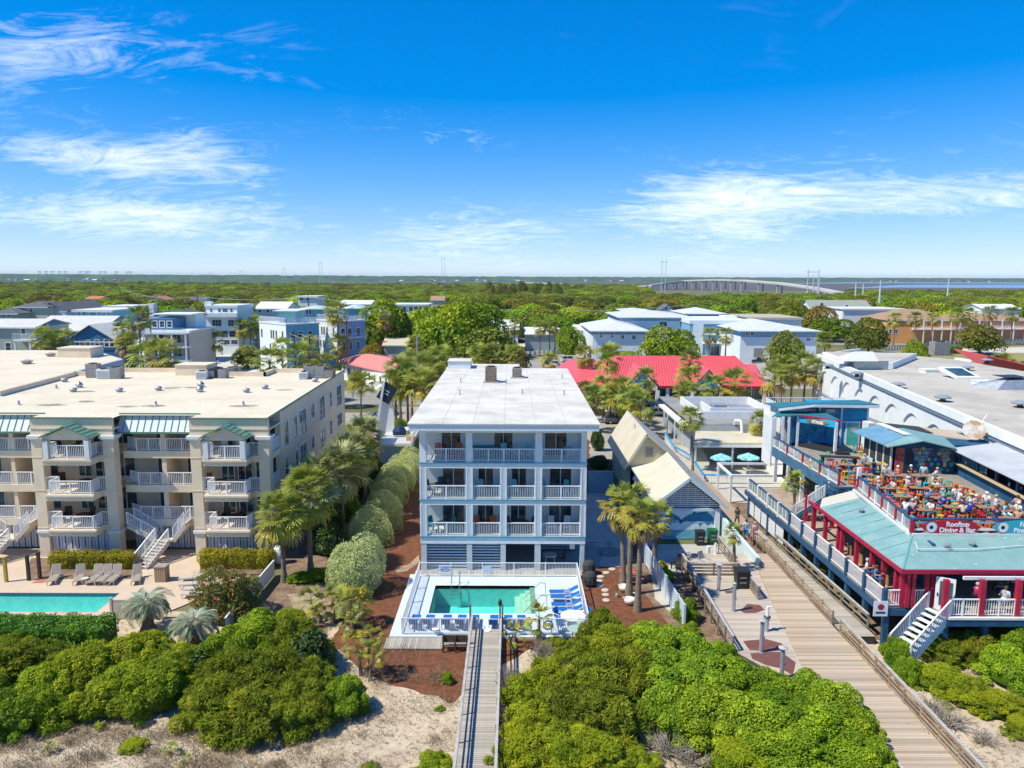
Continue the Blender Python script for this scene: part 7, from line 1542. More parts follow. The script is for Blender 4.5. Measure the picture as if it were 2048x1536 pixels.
def house(name,label,p0,p1,Y,pe,pr,depth,wall,roof,kind='gx',wins=(),side=None,cols=2,cat='house',trim=None,z0=0.0,ov=.5,gl=None):
 """front plane at distance Y; p0..p1 its columns in the photo, pe and pr the rows of eave and ridge; wins are (left, top, right, bottom) on the front"""
 pm=(p0+p1)/2;x0,x1=XY(p0,pe,Y),XY(p1,pe,Y);z=ZY(pm,pe,Y);T=thing(name,label,cat,((x0+x1)/2,Y,0))
 ym={'gx':Y+depth/2,'hip':Y+min(depth,x1-x0)/2}.get(kind,Y);zr=ZY(pm,pr,ym)if pr else z+.3
 wallbox(T,'wall',wall,x0,x1,Y,Y+depth,z0,z);roof_on(T,x0,x1,Y,Y+depth,z,zr,kind,roof,ov,trim)
 for w in wins:
  a,b=XY(w[0],pe,Y),XY(w[2],pe,Y);zb,zt=ZY(pm,w[3],Y),ZY(pm,w[1],Y);window(T,a,zb,Y-.01,b-a,zt-zb,cols=w[4]if len(w)>4 else 1,rows=2 if zt-zb<3 else 1,frame=.16,gl=gl)
 for(ya,yb2,za,zb)in(side or()):
  s=1 if pm<1024 else-1;window(T,Y+ya,za,x1 if s>0 else x0,yb2-ya,zb-za,face='+x' if s>0 else '-x',frame=.14)
 return T,x0,x1,z
def deck_rail(T,p,q,z,h=1.05,m=None):return railing(T,(*p,z),(*q,z),h,m or vinyl,gap=.28,post=(0,.5,1),bal=.05)
def C_(n,c,c2=None,**k):return M(n,c,c2,k.pop('scale',.6),k.pop('rough',.65),**k)
bluew=C_('blue_clapboard',(.05,.19,.33),(.045,.16,.29));sagew=C_('sage_clapboard',(.38,.41,.34));taupe=C_('taupe_clapboard',(.46,.41,.34));aquaw=C_('aqua_clapboard',(.24,.52,.56));cyanw=C_('cyan_clapboard',(.13,.45,.55));periw=C_('periwinkle_clapboard',(.26,.42,.60));palew=C_('pale_aqua_stucco',(.78,.84,.82));whitew=C_('white_stucco',(.80,.80,.77));creamw=C_('cream_wall',(.62,.56,.42));pmetal=lines_bump(C_('pale_standing_seam_roof',(.60,.58,.53),(.54,.52,.47)),0,.6,.08);shingle=C_('dark_grey_shingles',(.10,.105,.115),(.14,.145,.15),rough=.9);mint=C_('mint_metal_roof',(.45,.58,.48));whiter=C_('white_metal_roof',(.68,.68,.66));brownr=C_('brown_shingles',(.40,.25,.16),(.33,.20,.13),rough=.9);cbw=C_('complex_blue_wall',(.22,.43,.57),(.19,.39,.53));cpale=C_('complex_pale_wall',(.72,.78,.80),(.66,.73,.76));croof=C_('complex_white_roof',(.62,.63,.63),(.55,.56,.57));orangew=C_('orange_wall',(.78,.38,.13),(.70,.32,.12));peach=C_('peach_wall',(.66,.30,.19));redroof=lines_bump(C_('red_standing_seam_roof',(.74,.115,.12),(.68,.10,.11),scale=.2,rough=.45),0,.75,.06);pinkroof=C_('pink_red_flat_roof',(.62,.22,.20),(.56,.19,.18))
house('house','navy gabled house with a pale metal roof and white framed windows',134,232,165,682,649,12,bluew,pmetal,'gy',((141,682,149,696),(160,681,169,695),(171,681,180,695),(190,680,198,694),(209,679,217,693),(220,679,228,693)),((2,4,6,8),(7,9,6,8)),trim=bluew)
T,x0,x1,z=house('house','taupe house with a long pale seamed roof and an aqua right gable',62,200,182,661,631,18,taupe,pmetal,'gx',((108,664,115,678),(118,664,126,677),(80,668,88,680)),((3,5,5,7),(11,13,5,7)),trim=aquaw)
m=MB();xa,xb=XY(68,665,176),XY(104,665,176);xm=(xa+xb)/2;z2=ZY(86,664,176);zr=ZY(86,648,176);m.yprism([(xa+.4,0),(xb-.4,0),(xb-.4,z2),(xm,zr-.3),(xa+.4,z2)],176,182);m.build('front_wing',bluew,T)
roof_on(T,xa,xb,176,186,z2,zr,'gy',pmetal,.3,bluew);window(T,xm-.6,z2-.2,175.99,1.2,1.6,frame=.15)
T,x0,x1,z=house('house','sage green house with a white roof deck at the far left edge',-40,70,158,654,637,12,sagew,pmetal,'gx',((8,686,18,702),(42,658,50,668)),((2,5,6,8),),trim=bluew)
MB().box(XY(26,680,155.5),XY(60,680,155.5),155.5,157.97,ZY(40,680,155.5)-.3,ZY(40,680,155.5)).build('balcony',white,T);deck_rail(T,(XY(26,680,155.5),155.55),(XY(60,680,155.5),155.55),ZY(40,680,155.5),1.3)
for p in(28,58):MB().box(XY(p,690,155.6),XY(p,690,155.6)+.3,155.6,155.9,0,ZY(40,683,155.6)-.02).build('porch_column',white,T)
house('house','beige house with a dark hip roof behind the pale roofed houses',30,94,232,614,602,14,creamw,shingle,'hip',((39,617,44,626),(45,617,50,626),(60,618,64,626)))
house('house','low grey hipped house at the far left behind the pale roofs',-30,34,225,627,616,12,sagew,shingle,'hip',((3,630,10,634),(14,630,20,634)))
T,x0,x1,z=house('house','white gabled house with a dark roof and a white front deck',74,132,236,622,605,24,whitew,shingle,'gy',((95,626,103,636),));deck_rail(T,(x0,234.6),(x1,234.6),z-2.4);MB().box(x0,x1,234.5,236,z-2.7,z-2.42).build('deck',white,T)
T,x0,x1,z=house('house','aqua flat roofed house with bright blue shutters and roof decks',152,222,205,622,None,14,aquaw,whiter,'flat',((155,624,160,634),(165,624,172,632),(179,625,192,632),(205,626,210,634),(214,626,219,634)),gl=C_('blue_shutter',(.03,.33,.62)),ov=.8)
MB().box(x1+.02,x1+5.5,204,216,0,ZY(235,648,204)).build('side_wing',aquaw,T);deck_rail(T,(x1-3,203.9),(x1+5.5,203.9),ZY(235,648,204))
T,x0,x1,z=house('house','white roofed house with navy arches behind the aqua house',213,262,240,614,None,12,C_('deep_navy_wall',(.02,.04,.13)),whiter,'flat',((222,616,229,626),(240,617,246,626)),ov=1.0);deck_rail(T,(x0+4,238),(x1+4,238),z-3.2)
T,x0,x1,z=house('house','four storey taupe and white house with blue balcony rails beside the tall palm',264,377,170,664,None,15,C_('warm_grey_clapboard',(.52,.46,.39)),white,'flat',ov=.3)
MB().box(x0+3.2,x0+8.5,172,180,z+.36,z+2.9).build('upper_room',bluew,T);MB().box(x0+2.2,x1-1.2,175,184,z+3.6,z+3.85).build('upper_roof',white,T);MB().box(x0+3.2,x1-2,179,184,z+.36,z+3.58).build('upper_wall',palew,T)
for k in range(3):window(T,x0+3.8+k*1.7,z+1.0,171.99,1.0,1.3,frame=.15)
blu=C_('blue_beach_print',(.06,.22,.33),(.30,.22,.18),scale=.5)
for k in range(3):
 zf=z-3.1*k;MB().box(x0+3.4,x1+.5,167.6,169.99,zf-.35,zf+.02).build('balcony',white,T)
 for i in range(4):xx=x0+3.6+i*(x1-x0-3.4)/3;MB().box(xx-.15,xx+.15,167.65,167.95,max(0,zf-3.1),zf-.36).build('column',white,T)
 if k:MB().box(x0+3.6,x1+.3,167.7,167.74,zf+.06,zf+.95).build('balcony_panel',blu,T)
 else:deck_rail(T,(x0+3.5,167.7),(x1+.4,167.7),zf,1.05,M('pale_glass_rail',(.45,.62,.66),None,2,.3))
 if k:window(T,x0+5,zf+.2,169.98,2.2,2.3,cols=2,gl=teal_glass);window(T,x0+8.4,zf+.2,169.98,2.6,2.3,cols=3,gl=teal_glass)
for k,zf in enumerate((z-3.2,z-6.2)):
 m=MB();m.slab([(x0+1.4,168.9,zf+.2),(x0+3.0,168.9,zf+.2),(x0+3.0,169.97,zf+2.0),(x0+1.4,169.97,zf+2.0)],.06);m.build('shutter',palew,T)
T,x0,x1,z=house('house','white house with a gabled roof and roof deck behind the taupe house',309,372,200,634,621,13,whitew,shingle,'gy',((332,637,342,645),));deck_rail(T,(x0,198.5),(x1,198.5),z-1.8);MB().box(x0-1.4,x0-.1,200,202,0,z+3.5).build('chimney',white,T);MB().box(x0,x1,198.4,200,z-2.1,z-1.82).build('deck',white,T)
T,x0,x1,z=house('house','tall white house with wide windows and open ground floors beyond the gravel lot',411,474,222,613,None,14,palew,white,'flat',((420,618,424,624),(436,618,441,624),(445,618,455,624),(460,618,465,624),(423,640,441,652,3),(455,640,466,652,2),(422,662,434,674,1),(437,662,453,674,1),(456,662,472,674,1),(445,680,456,688,1),(459,680,472,688,1)),((1,4,8,10),(7,9,8,10)),ov=.15)
MB().box(x0-.3,x1+.3,220.6,222,ZY(440,634,221)-0,ZY(440,626,221)).build('parapet_deck',white,T);MB().box(x0-.8,x0+1.2,223,225,z,z+1.4).build('chimney',white,T)
house('house','tan roofed low house half hidden between the white houses',374,412,250,650,632,14,creamw,brownr,'gx')
def corner_house(name,label,Cc,lL,lR,ang,ztop,mL,mR,tag_):
 c,s=math.cos(ang),math.sin(ang);dl,dr=Vector((-c,s,0)),Vector((s,c,0));Cv=Vector((*Cc,0));T=thing(name,label,'house',Cv)
 P_=[Cv,Cv+dr*lR,Cv+dr*lR+dl*lL,Cv+dl*lL]
 MB().prism([(p.x,p.y)for p in P_],0,ztop).build('wall',mR,T)
 m=MB();m.beam(Cv+dl*.05-dr*.04+Vector((0,0,ztop/2)),Cv+dl*(lL-.05)-dr*.04+Vector((0,0,ztop/2)),.08,ztop-.04);m.build('side_wall',mL,T)
 MB().prism([(p.x,p.y)for p in(Cv-dl*.2-dr*.2,Cv+dr*(lR+.2)-dl*.2,Cv+dr*(lR+.2)+dl*(lL+.2),Cv+dl*(lL+.2)-dr*.2)],ztop+.002,ztop+.28).build('roof_deck',white,T)
 def onL(t0,t1,z0,z1,mt,nm='window'):a,b=Cv+dl*t0-dr*.1,Cv+dl*t1-dr*.1;w=MB();w.beam(a+Vector((0,0,(z0+z1)/2)),b+Vector((0,0,(z0+z1)/2)),.06,z1-z0+.3);o=w.build(nm,white,T);g=MB();e=(b-a).normalized()*.14;g.beam(a+e-dr*.03+Vector((0,0,(z0+z1)/2)),b-e-dr*.03+Vector((0,0,(z0+z1)/2)),.06,z1-z0);g.build('pane',mt,o)
 def onR(t0,t1,z0,z1,mt,nm='window'):a,b=Cv+dr*t0-dl*.02,Cv+dr*t1-dl*.02;w=MB();w.beam(a+Vector((0,0,(z0+z1)/2)),b+Vector((0,0,(z0+z1)/2)),.12,z1-z0+.3);o=w.build(nm,white,T);g=MB();e=(b-a).normalized()*.14;g.beam(a+e-dl*.05+Vector((0,0,(z0+z1)/2)),b-e-dl*.05+Vector((0,0,(z0+z1)/2)),.08,z1-z0);g.build('pane',mt,o)
 for t,z,n in((1.2,8.6,1),(4.2,8.6,1),(5.6,8.6,1),(6.7,8.6,1),(11.5,8.6,1),(6.0,5.2,1),(7.4,5.2,1)):
  if t<lL-1:onL(t,t+.85,z,z+1.9,glass)
 for t in(.9,2.9,5.4):onR(t,t+1.3,8.2,10.3,glass)
 for t in(1.2,3.2,5.4):onR(t,t+1.1,4.9,6.8,teal_glass)
 for t in(.6,4.6):onR(t,t+2.8,.1,2.4,palew,'garage_door')
 a,b=Cv+dr*.6-dl*1.0,Cv+dr*(lR-.3)-dl*1.0;m=MB();m.beam(a+dl*.5+Vector((0,0,7.9)),b+dl*.5+Vector((0,0,7.9)),1.0,.25);m.build('balcony',white,T);railing(T,a+Vector((0,0,8.03)),b+Vector((0,0,8.03)),1.0,vinyl,gap=.3,bal=.05)
 for p,q in((P_[0],P_[3]),(P_[0],P_[1])):railing(T,p+Vector((0,0,ztop+.28)),q+Vector((0,0,ztop+.28)),1.3,vinyl,gap=.3,post=[i/8 for i in range(9)],bal=.06)
 q0,q1=Cv+dl*3+dr*4,Cv+dl*(lL-1)+dr*(lR-1);MB().box(min(q0.x,q1.x),max(q0.x,q1.x),min(q0.y,q1.y),max(q0.y,q1.y),ztop+.3,ztop+2.9).build('roof_room',aquaw,T);MB().box(min(q0.x,q1.x)-1,max(q0.x,q1.x)+1,min(q0.y,q1.y)-1.5,max(q0.y,q1.y)+.5,ztop+3,ztop+3.2).build('roof_canopy',white,T)
 return T
corner_house('house','cyan three storey house with a white side wall and picketed roof deck',(-52.6,174.6),13.2,8.6,rad(45),12,palew,cyanw,0)
corner_house('house','periwinkle three storey house with a white side wall, right of the cyan one',(-43.6,187),9.5,8.2,rad(45),12,whitew,periw,0)
for a in(('white roofed beige house behind the cyan house',511,572,235,617,603,14,C_('pale_pink_wall',(.66,.60,.54)),whiter,'gx',((517,618,522,624),(533,618,538,624),(542,618,552,624,2))),('white house with a rooftop room far behind the cyan house',596,634,300,594,None,12,whitew,whiter,'flat',((600,595,606,600),(612,595,618,600))),('mint roofed aqua house behind the cyan house',601,645,225,617,611,10,aquaw,mint,'hip',((612,620,616,628),(618,620,622,628))),('mint roofed aqua house behind the periwinkle house',686,722,232,616,609,10,aquaw,mint,'hip',((692,617,699,622),)),('white house with a crossed white metal roof behind the periwinkle house',679,740,260,608,600,16,whitew,whiter,'gx',((690,610,696,615),)),('small white roofed house in the trees above the teal building',754,772,280,606,601,10,whitew,whiter,'gx',()),('pale roofed white house among the trees right of the middle',985,1036,235,661,639,14,whitew,pmetal,'gx',((992,664,998,676),(1010,664,1015,670),(1024,664,1029,670))),('low house with a broad white metal roof left of the blue complex',1052,1118,238,668,654,16,C_('grey_blue_wall',(.28,.36,.40)),whiter,'gx',()),('white roofed shed beside the blue complex',1150,1182,236,660,649,8,whitew,whiter,'gx',()),('tan roofed bungalow with a mint gable behind the red roof',768,812,200,690,675,10,creamw,C_('tan_roof_sheet',(.55,.48,.34)),'gx',()),('grey shingled house with white gables beyond the blue complex',1624,1744,320,620,600,14,C_('grey_shingle_wall',(.33,.31,.28)),C_('grey_green_shingles',(.30,.31,.27)),'gx',((1640,606,1646,616),(1690,610,1696,618))),('long white flat roofed store beyond the blue complex',1686,1810,300,619,None,20,whitew,whiter,'flat',()),('white roofed house with a blue gable at the far right',1964,2040,330,617,608,14,whitew,whiter,'gx',()),('pink gabled house among the trees behind the blue complex',1322,1350,330,622,608,10,peach,shingle,'gy',((1330,612,1334,619),)),('low flat tan roofed building behind the blue complex',1500,1604,270,637,None,26,whitew,C_('tan_flat_roof',(.50,.42,.30)),'flat',()),('low pale house with a terracotta roof in the far left trees',172,200,420,597,592,10,creamw,C_('terracotta_roof',(.58,.17,.08)),'gx',()),('house with a salmon roof in the far trees',300,326,430,600,592,12,creamw,C_('salmon_roof',(.60,.18,.14)),'gy',()),('dark roofed house in the trees left of the white tower house',376,408,420,605,594,12,creamw,shingle,'gx',()),('small tan roofed house deep in the middle trees',862,888,400,600,592,10,creamw,brownr,'gx',())):
 house('house',*a)
T,x0,x1,z=house('apartment_building','grey teal apartment building with a white roof half hidden by big trees',738,850,235,628,None,16,C_('grey_teal_wall',(.24,.36,.38)),whiter,'flat',((805,631,815,643),(805,649,815,658),(825,631,845,640,1),(825,649,845,658,1)),cat='building');MB().box(x0+6,x1,238,249,z+.4,z+2.6).build('upper_wall',periw,T);MB().box(x0+5,x1+1,237,250,z+2.61,z+3.0).build('upper_roof',whiter,T)
for p in(794,805,818,828,838):window(T,XY(p,614,238),z+.8,237.99,1.2,1.3,frame=.12)
def hipbox(T,p0,p1,Y,pe,pr,dep,lo=None,z0=0,wins=(),nm='wing'):
 x0,x1=XY(p0,pe,Y),XY(p1,pe,Y);pm=(p0+p1)/2;z=ZY(pm,pe,Y);zr=ZY(pm,pr,Y+min(dep,x1-x0)/2);wallbox(T,'wall',cbw,x0,x1,Y,Y+dep,z0,z)
 if lo:wallbox(T,'lower_wall',cpale,x0-.05,x1+.05,Y-.08,Y+dep,z0,ZY(pm,lo,Y));wallbox(T,'white_band',white,x0-.08,x1+.08,Y-.14,Y-.082,ZY(pm,lo,Y)-.25,ZY(pm,lo,Y))
 roof_on(T,x0,x1,Y,Y+dep,z,zr,'hip',croof,1.0)
 for w in wins:a=XY(w[0],pe,Y);window(T,a,ZY(pm,w[3],Y),Y-.1,XY(w[2],pe,Y)-a,ZY(pm,w[1],Y)-ZY(pm,w[3],Y),cols=2,rows=2,frame=.14)
 return x0,x1,z
T=thing('blue_complex','large blue and white complex of hipped wings behind the red roofed shops','building',(60,215,0))
x0,x1,z=hipbox(T,1186,1292,208,661,643,30,669,0,((1200,665,1205,674),(1222,665,1227,674),(1243,667,1248,677),(1265,668,1271,678)))
for k in range(5):MB().box(x0+1+k*3.4,x0+1.12+k*3.4,207.86,207.91,.1,6.2).build('downpipe',white,T)
hipbox(T,1240,1382,238,634,621,30,642,0,((1320,642,1334,652),(1361,641,1366,650)));hipbox(T,1250,1302,262,622,617,16);hipbox(T,1372,1448,258,627,616,20,None,0,((1398,630,1405,636),))
Yc=226;xa,xb=XY(1380,650,Yc),XY(1502,650,Yc);zc=ZY(1440,646,Yc);wallbox(T,'wall',cbw,xa,xb,Yc,Yc+24,0,zc-.3);wallbox(T,'parapet',cpale,xa-.2,xb+.2,Yc-.2,Yc+24.2,zc-.298,zc+.8)
for p in(1390,1400,1466):MB().box(XY(p,670,Yc)-.6,XY(p,670,Yc)+.9,Yc-.3,Yc-.003,0,zc-.35).build('pilaster',cpale,T)
for z in(zc-3.6,3.6):MB().box(xa,xb,Yc-.25,Yc-.003,z,z+.5).build('white_band',white,T)
window(T,XY(1432,670,Yc),6.2,Yc-.02,1.9,1.7,cols=2);MB().box(XY(1404,688,Yc),XY(1456,688,Yc),Yc-3,Yc-.26,3.65,4.1).build('entrance_canopy',white,T);window(T,XY(1422,690,Yc),.1,Yc-.02,3.5,2.6,cols=4,rows=1,name='entrance_door')
MB().box(XY(1448,640,240),XY(1474,640,240),240,246,zc,ZY(1460,632,240)).build('roof_plant',whitew,T)
x0,x1,z=hipbox(T,1482,1634,205,661,642,34,674,0,((1492,664,1497,671),(1502,664,1508,671),(1614,672,1621,681),(1602,692,1610,699)))
MB().box(x1+.0,x1+.1,206,238,0,2.6).build('right_lower_wall',cpale,T)
for k in range(3):MB().box(XY(1508+k*40,690,205),XY(1526+k*40,690,205),204.85,204.9,1.8,4.2).build('shutter',acgrey,T)
for lab,p0,p1,Y,pe,pr,wm in(('orange two storey motel with a brown hip roof and white balconies',1774,1918,268,640,618,orangew),('peach two storey motel with a brown roof at the right edge',1906,2070,282,640,626,peach)):
 T,x0,x1,z=house('motel',lab,p0,p1,Y,pe,pr,20,wm,brownr,'hip',((p0+6,pe+4,p0+11,pe+13),(p0+6,pe+19,p0+11,pe+27),(p0+18,pe+19,p0+23,pe+27)),cat='motel');MB().box(x0+9,x1,Y-2,Y-.003,z-3.4,z-3.1).build('balcony',white,T);deck_rail(T,(x0+9,Y-1.9),(x1,Y-1.9),z-3.1,1.1)
 for k in range(6):xx=x0+9.2+k*(x1-x0-9.4)/5;MB().box(xx-.15,xx+.15,Y-1.95,Y-1.65,0,z-3.41).build('column',white,T);MB().box(xx-.15,xx+.15,Y-1.6,Y-1.3,z-3.09,z-.15).build('column',white,T)
T=thing('shop_row','row of shops with a bright red seamed roof and two blue gables','building',(31,136,0));Ys=136;za=3.75
xe0,xe1=XY(1146,771,Ys),XY(1534,771,Ys);rz=7.6;r0,r1=G(1237,711,rz),G(1468,711,rz);yr=r0[1];m=MB()
m.slab([(xe0+6,Ys-.6,za),(xe1,Ys-.6,za),(r1[0],yr,rz),(r0[0],yr,rz)],.2);m.slab([(xe1,Ys-.6,za),(xe1+2,yr+14,za),(r1[0],yr,rz)],.2);m.slab([(r0[0],yr,rz),(r1[0],yr,rz),(xe1+2,yr+14,za),(xe0+6,yr+14,za)],.2);m.slab([(xe0+6,Ys-.6,za),(r0[0],yr,rz),(xe0+6,yr+14,za)],.2)
a1,a2,a3,a4=G(1160,721,6.0),G(1205,721,6.0),(xe0+10,Ys+2,za+.6),(xe0+1,Ys+2,za+.3);m.slab([a4,a3,a2,a1],.2);m.slab([a1,a2,(a2[0],a2[1]+9,za),(a1[0],a1[1]+9,za)],.2);l1=G(1100,738,za);m.slab([(l1[0]-1,l1[1]-8,za-.3),a4,a1,(l1[0]+4,l1[1]+2,5.6)],.2);m.slab([(xe0-4,Ys+.5,2.6),(xe0+7,Ys-.4,3.4),(xe0+4,Ys+4,4.6),(xe0-2,Ys+5,4.4)],.2)
e1,e2=G(1482,726,5.4),G(1510,726,5.4);m.slab([(r1[0]+2,Ys+6,4.6),(xe1+1,Ys+3,3.9),(e2[0],e2[1],5.2),(e1[0],e1[1],5.2)],.2)
rf=m.build('roof',redroof,T);m=MB()
for k in range(52):t=(k+.5)/52;m.beam((xe0+6+(xe1-xe0-6)*t,Ys-.58,za+.03),(r0[0]+(r1[0]-r0[0])*t,yr,rz+.03),.07,.09)
tag(m.build('roof_seam',C_('red_seam',(.50,.05,.06)),rf),kind='stuff')
MB().box(xe0+6,xe1,Ys-.7,Ys-.58,za-.35,za+.02).build('fascia',C_('dark_red_trim',(.42,.015,.03)),T)
for ap,h in((1285,36),(1417,32)):
 xc=XY(ap,770,Ys-1.4);hw=XY(ap+h,770,Ys-1.4)-xc;zt=ZY(ap,738,Ys-1.4);m=MB();m.slab([(xc-hw,Ys-1.5,za),(xc,Ys-1.5,zt),(xc,Ys+9,zt),(xc-hw,Ys+2,za+.3)],.18);m.slab([(xc,Ys-1.5,zt),(xc+hw,Ys-1.5,za),(xc+hw,Ys+2,za+.3),(xc,Ys+9,zt)],.18);m.build('gable_roof',redroof,T)
 MB().yprism([(xc-hw+.5,za-.7),(xc+hw-.5,za-.7),(xc+hw-.5,za-.05),(xc,zt-.35),(xc-hw+.5,za-.05)],Ys-1.3,Ys-1.1).build('gable',whitew,T);MB().yprism([(xc-hw*.6,za+.15),(xc+hw*.6,za+.15),(xc,zt-.75)],Ys-1.34,Ys-1.303).build('blue_gable_panel',cyan,T)
 for s in(-1,1):MB().box(xc+s*hw*.86-.35,xc+s*hw*.86+.35,Ys-1.3,Ys-.7,0,za-.71).build('pier',whitew,T)
wallbox(T,'wall',C_('grey_shop_wall',(.30,.32,.33)),xe0+2,xe1-.5,Ys+1.8,yr+13,0,za-.1)
n=15;w=(xe1-xe0-5)/n
for i in range(n):window(T,xe0+3.6+i*w,.35,Ys+1.78,w-.5,2.5,cols=2,rows=1,gl=(teal_glass,glass)[i%2],name='shop_window');(MB().box(xe0+3.9+i*w,xe0+3.2+(i+1)*w,Ys+1.62,Ys+1.7,2.95,3.35).build('shop_sign',(redpaint,white,redpaint)[i%3],T)if i%2 else None)
for i in range(8):x=xe0+4+i*(xe1-xe0-4.5)/7;MB().box(x-.3,x+.3,Ys-.4,Ys+.1,0,za-.2).build('pier',whitew,T)
for i in range(7):x=xe0+4.5+i*(xe1-xe0-4.5)/7;railing(T,(x,Ys-.2,.2),(x+3.6,Ys-.2,.2),.95,vinyl,gap=.3)
T=thing('red_roofed_building','red seamed roof showing behind the grey hall at the right edge','building',(105,150,0));q=[G(1905,712,7),G(1976,711,8.5),G(2075,741,6),G(2040,752,6)];m=MB();m.slab([(q[0][0],q[0][1]-10,6.2),(q[2][0],q[2][1]-8,6.2),q[1],(q[0][0]+2,q[0][1]+3,8.3)],.2);m.slab([q[1],(q[2][0],q[2][1]-8,6.2),(q[1][0]+12,q[1][1]+8,6.2)],.2);m.build('roof',redroof,T);MB().box(q[0][0]+4,q[1][0]+6,q[0][1],q[0][1]+6,0,6).build('wall',whitew,T)
T=thing('pink_roofed_hall','long white hall with a faded pink red hip roof left of the white house','building',(-32,130,0));e=[G(673,722,4.2),G(781,747,4.2),G(836,720,4.2),G(735,707,6.6),G(808,722,6.4)];m=MB();m.slab([e[0],e[1],e[4],e[3]],.25);m.slab([e[1],e[2],e[4]],.25);m.slab([e[3],e[4],e[2],(e[2][0]-16,e[2][1]+12,4.2)],.25);m.slab([e[0],e[3],(e[2][0]-16,e[2][1]+12,4.2)],.25);m.build('roof',pinkroof,T)
a,b=Vector((e[0][0]+1,e[0][1]+.6,0)),Vector((e[1][0]-.5,e[1][1]+.8,0));m=MB();m.beam(a+Vector((0,0,2)),b+Vector((0,0,2)),.3,4);m.build('wall',whitew,T)
for i in range(9):p,q_=a+(b-a)*((i+.2)/9),a+(b-a)*((i+.75)/9);m=MB();m.beam(p+Vector((0,-.2,2.4)),q_+Vector((0,-.2,2.4)),.06,1.7);o=m.build('window',white,T);m=MB();m.beam(p+Vector((.1,-.24,2.4)),q_+Vector((-.1,-.24,2.4)),.05,1.4);m.build('pane',glass,o)
x,y,_=G(780,722,2);T=thing('red_barn','small red barn roofed shed behind the pink roof','shed',(x,y+12,0));y+=12
P_=[(-2.6,0),(2.6,0),(2.6,3.6),(2.0,5.2),(.0,6.0),(-2.0,5.2),(-2.6,3.6)];m=MB();m.yprism([(x+p*1.0,z)for p,z in P_[:2]]+[(x+2.6,3.5),(x+1.9,5.0),(x,5.8),(x-1.9,5.0),(x-2.6,3.5)],y,y+6);m.build('wall',whitew,T);m=MB()
for(p,q_)in zip(P_[2:],P_[3:]):m.slab([(x-4+p[0],y-.3,p[1]),(x-4+q_[0],y-.3,q_[1]),(x+5+q_[0],y+6,q_[1]),(x+5+p[0],y+6,p[1])],.12)
m.build('roof',C_('barn_red',(.45,.09,.09)),T)
T=thing('cafe','flat roofed beach cafe with a pale awning roof and dark front','building',(27,91,0));zc=3.6
MB().prism([(22.1,89),(31.8,89),(34.6,96),(24.0,96)],zc-.3,zc).build('awning_roof',C_('stained_cream_roof',(.60,.53,.40),(.42,.34,.22),scale=.5,lo=.5,hi=.7),T);MB().prism([(22.0,88.8),(32,88.8),(31.9,88.95),(22.1,88.95)],zc-.55,zc-.31).build('fascia',white,T)
MB().box(24.2,33,95.9,118,0,zc+.7).build('wall',C_('grey_blue_cafe_wall',(.34,.38,.42)),T);MB().box(23.6,37.5,96.05,119,zc+.702,zc+.85).build('roof',C_('grey_roof_sheet',(.24,.24,.23),(.32,.31,.29)),T);MB().box(23,23.9,97,116,zc-.2,zc+.1).build('side_awning',white,T)
for y in(99,104,109):MB().box(22.95,23.1,y,y+.15,0,zc-.22).build('post',white,T)
for a,b,c,d in((25.5,36,99.8,100.1),(25.5,25.8,100.1,112),(35.7,36,100.1,112),(25.5,36,112,112.3),(27.5,34.5,102.5,102.8),(27.5,27.8,102.8,108)):MB().box(a,b,c,d,zc+.852,zc+1.9).build('roof_screen',white,T)
MB().box(28.2,30,103.2,105,zc+.86,zc+2.2).build('air_handler',galv,T);MB().box(31,33.5,103.2,105,zc+.86,zc+1.8).build('air_handler',galv,T);MB().path([(29,96,zc+.9),(29,95.6,zc+1.5),(29.6,95,zc+1.5),(29.6,94.6,zc)],.18,7).build('duct',white,T)
wallbox(T,'dark_front',C_('dark_cafe_screen',(.10,.12,.13),(.16,.18,.19)),22.8,33.4,93.5,93.7,0,zc-.32)
for x in(22.4,26.9,31.4):MB().box(x-.1,x+.1,89.2,89.4,0,zc-.31).build('post',white,T)
blur=C_('bright_blue_paint',(.02,.28,.55));RB=thing('cafe_railing','white railing with a bright blue top rail round the cafe terrace','railing',(24,88,0))
pts=[(22.2,106.5),(21.6,98),(22.6,92.4),(22.3,88.6),(21.9,83.2),(30,83.2)]
for a,b in zip(pts,pts[1:]):railing(RB,(*a,.15),(*b,.15),.95,white,gap=.3,post=(0,.33,.66));MB().beam((*a,1.17),(*b,1.17),.26,.07).build('blue_top_rail',blur,RB)
for k,(px,py)in enumerate(((1443,912),(1497,911))):
 x,y,z=AY(px,py,87.5);t=thing('umbrella','turquoise patterned umbrella on the cafe terrace, %s one'%('left','right')[k],'umbrella',(x,87.5,.1));m=MB();n=8;ap=(x,87.5,z+.35);R_=[(x+1.35*math.cos(i*.785),87.5+1.35*math.sin(i*.785),z-.2)for i in range(n)]
 m.add([ap]+R_+[(p[0],p[1],p[2]-.16)for p in R_],[(0,1+i,1+(i+1)%n)for i in range(n)]+[(1+i,9+i,9+(i+1)%n,1+(i+1)%n)for i in range(n)]);m.build('canopy',C_('turquoise_print',(.05,.42,.58),(.45,.68,.72),scale=3),t);MB().tube((x,87.5,.05),(x,87.5,z+.3),.04,n=6).build('pole',alu,t);round_table(white,'white cafe table under the %s turquoise umbrella'%('left','right')[k],x,87.5,.1,.6,.75)
PG=thing('pergola','white post and beam pergola frame before the cafe','pergola',(25,80,0))
for x in(22.9,30.5):MB().box(x-.1,x+.1,80.9,81.1,0,2.9).build('post',white,PG);MB().box(x-.1,x+.1,75.9,76.1,0,2.9).build('post',white,PG);MB().box(x-.12,x+.12,75.8,81.2,2.902,3.12).build('beam',white,PG)
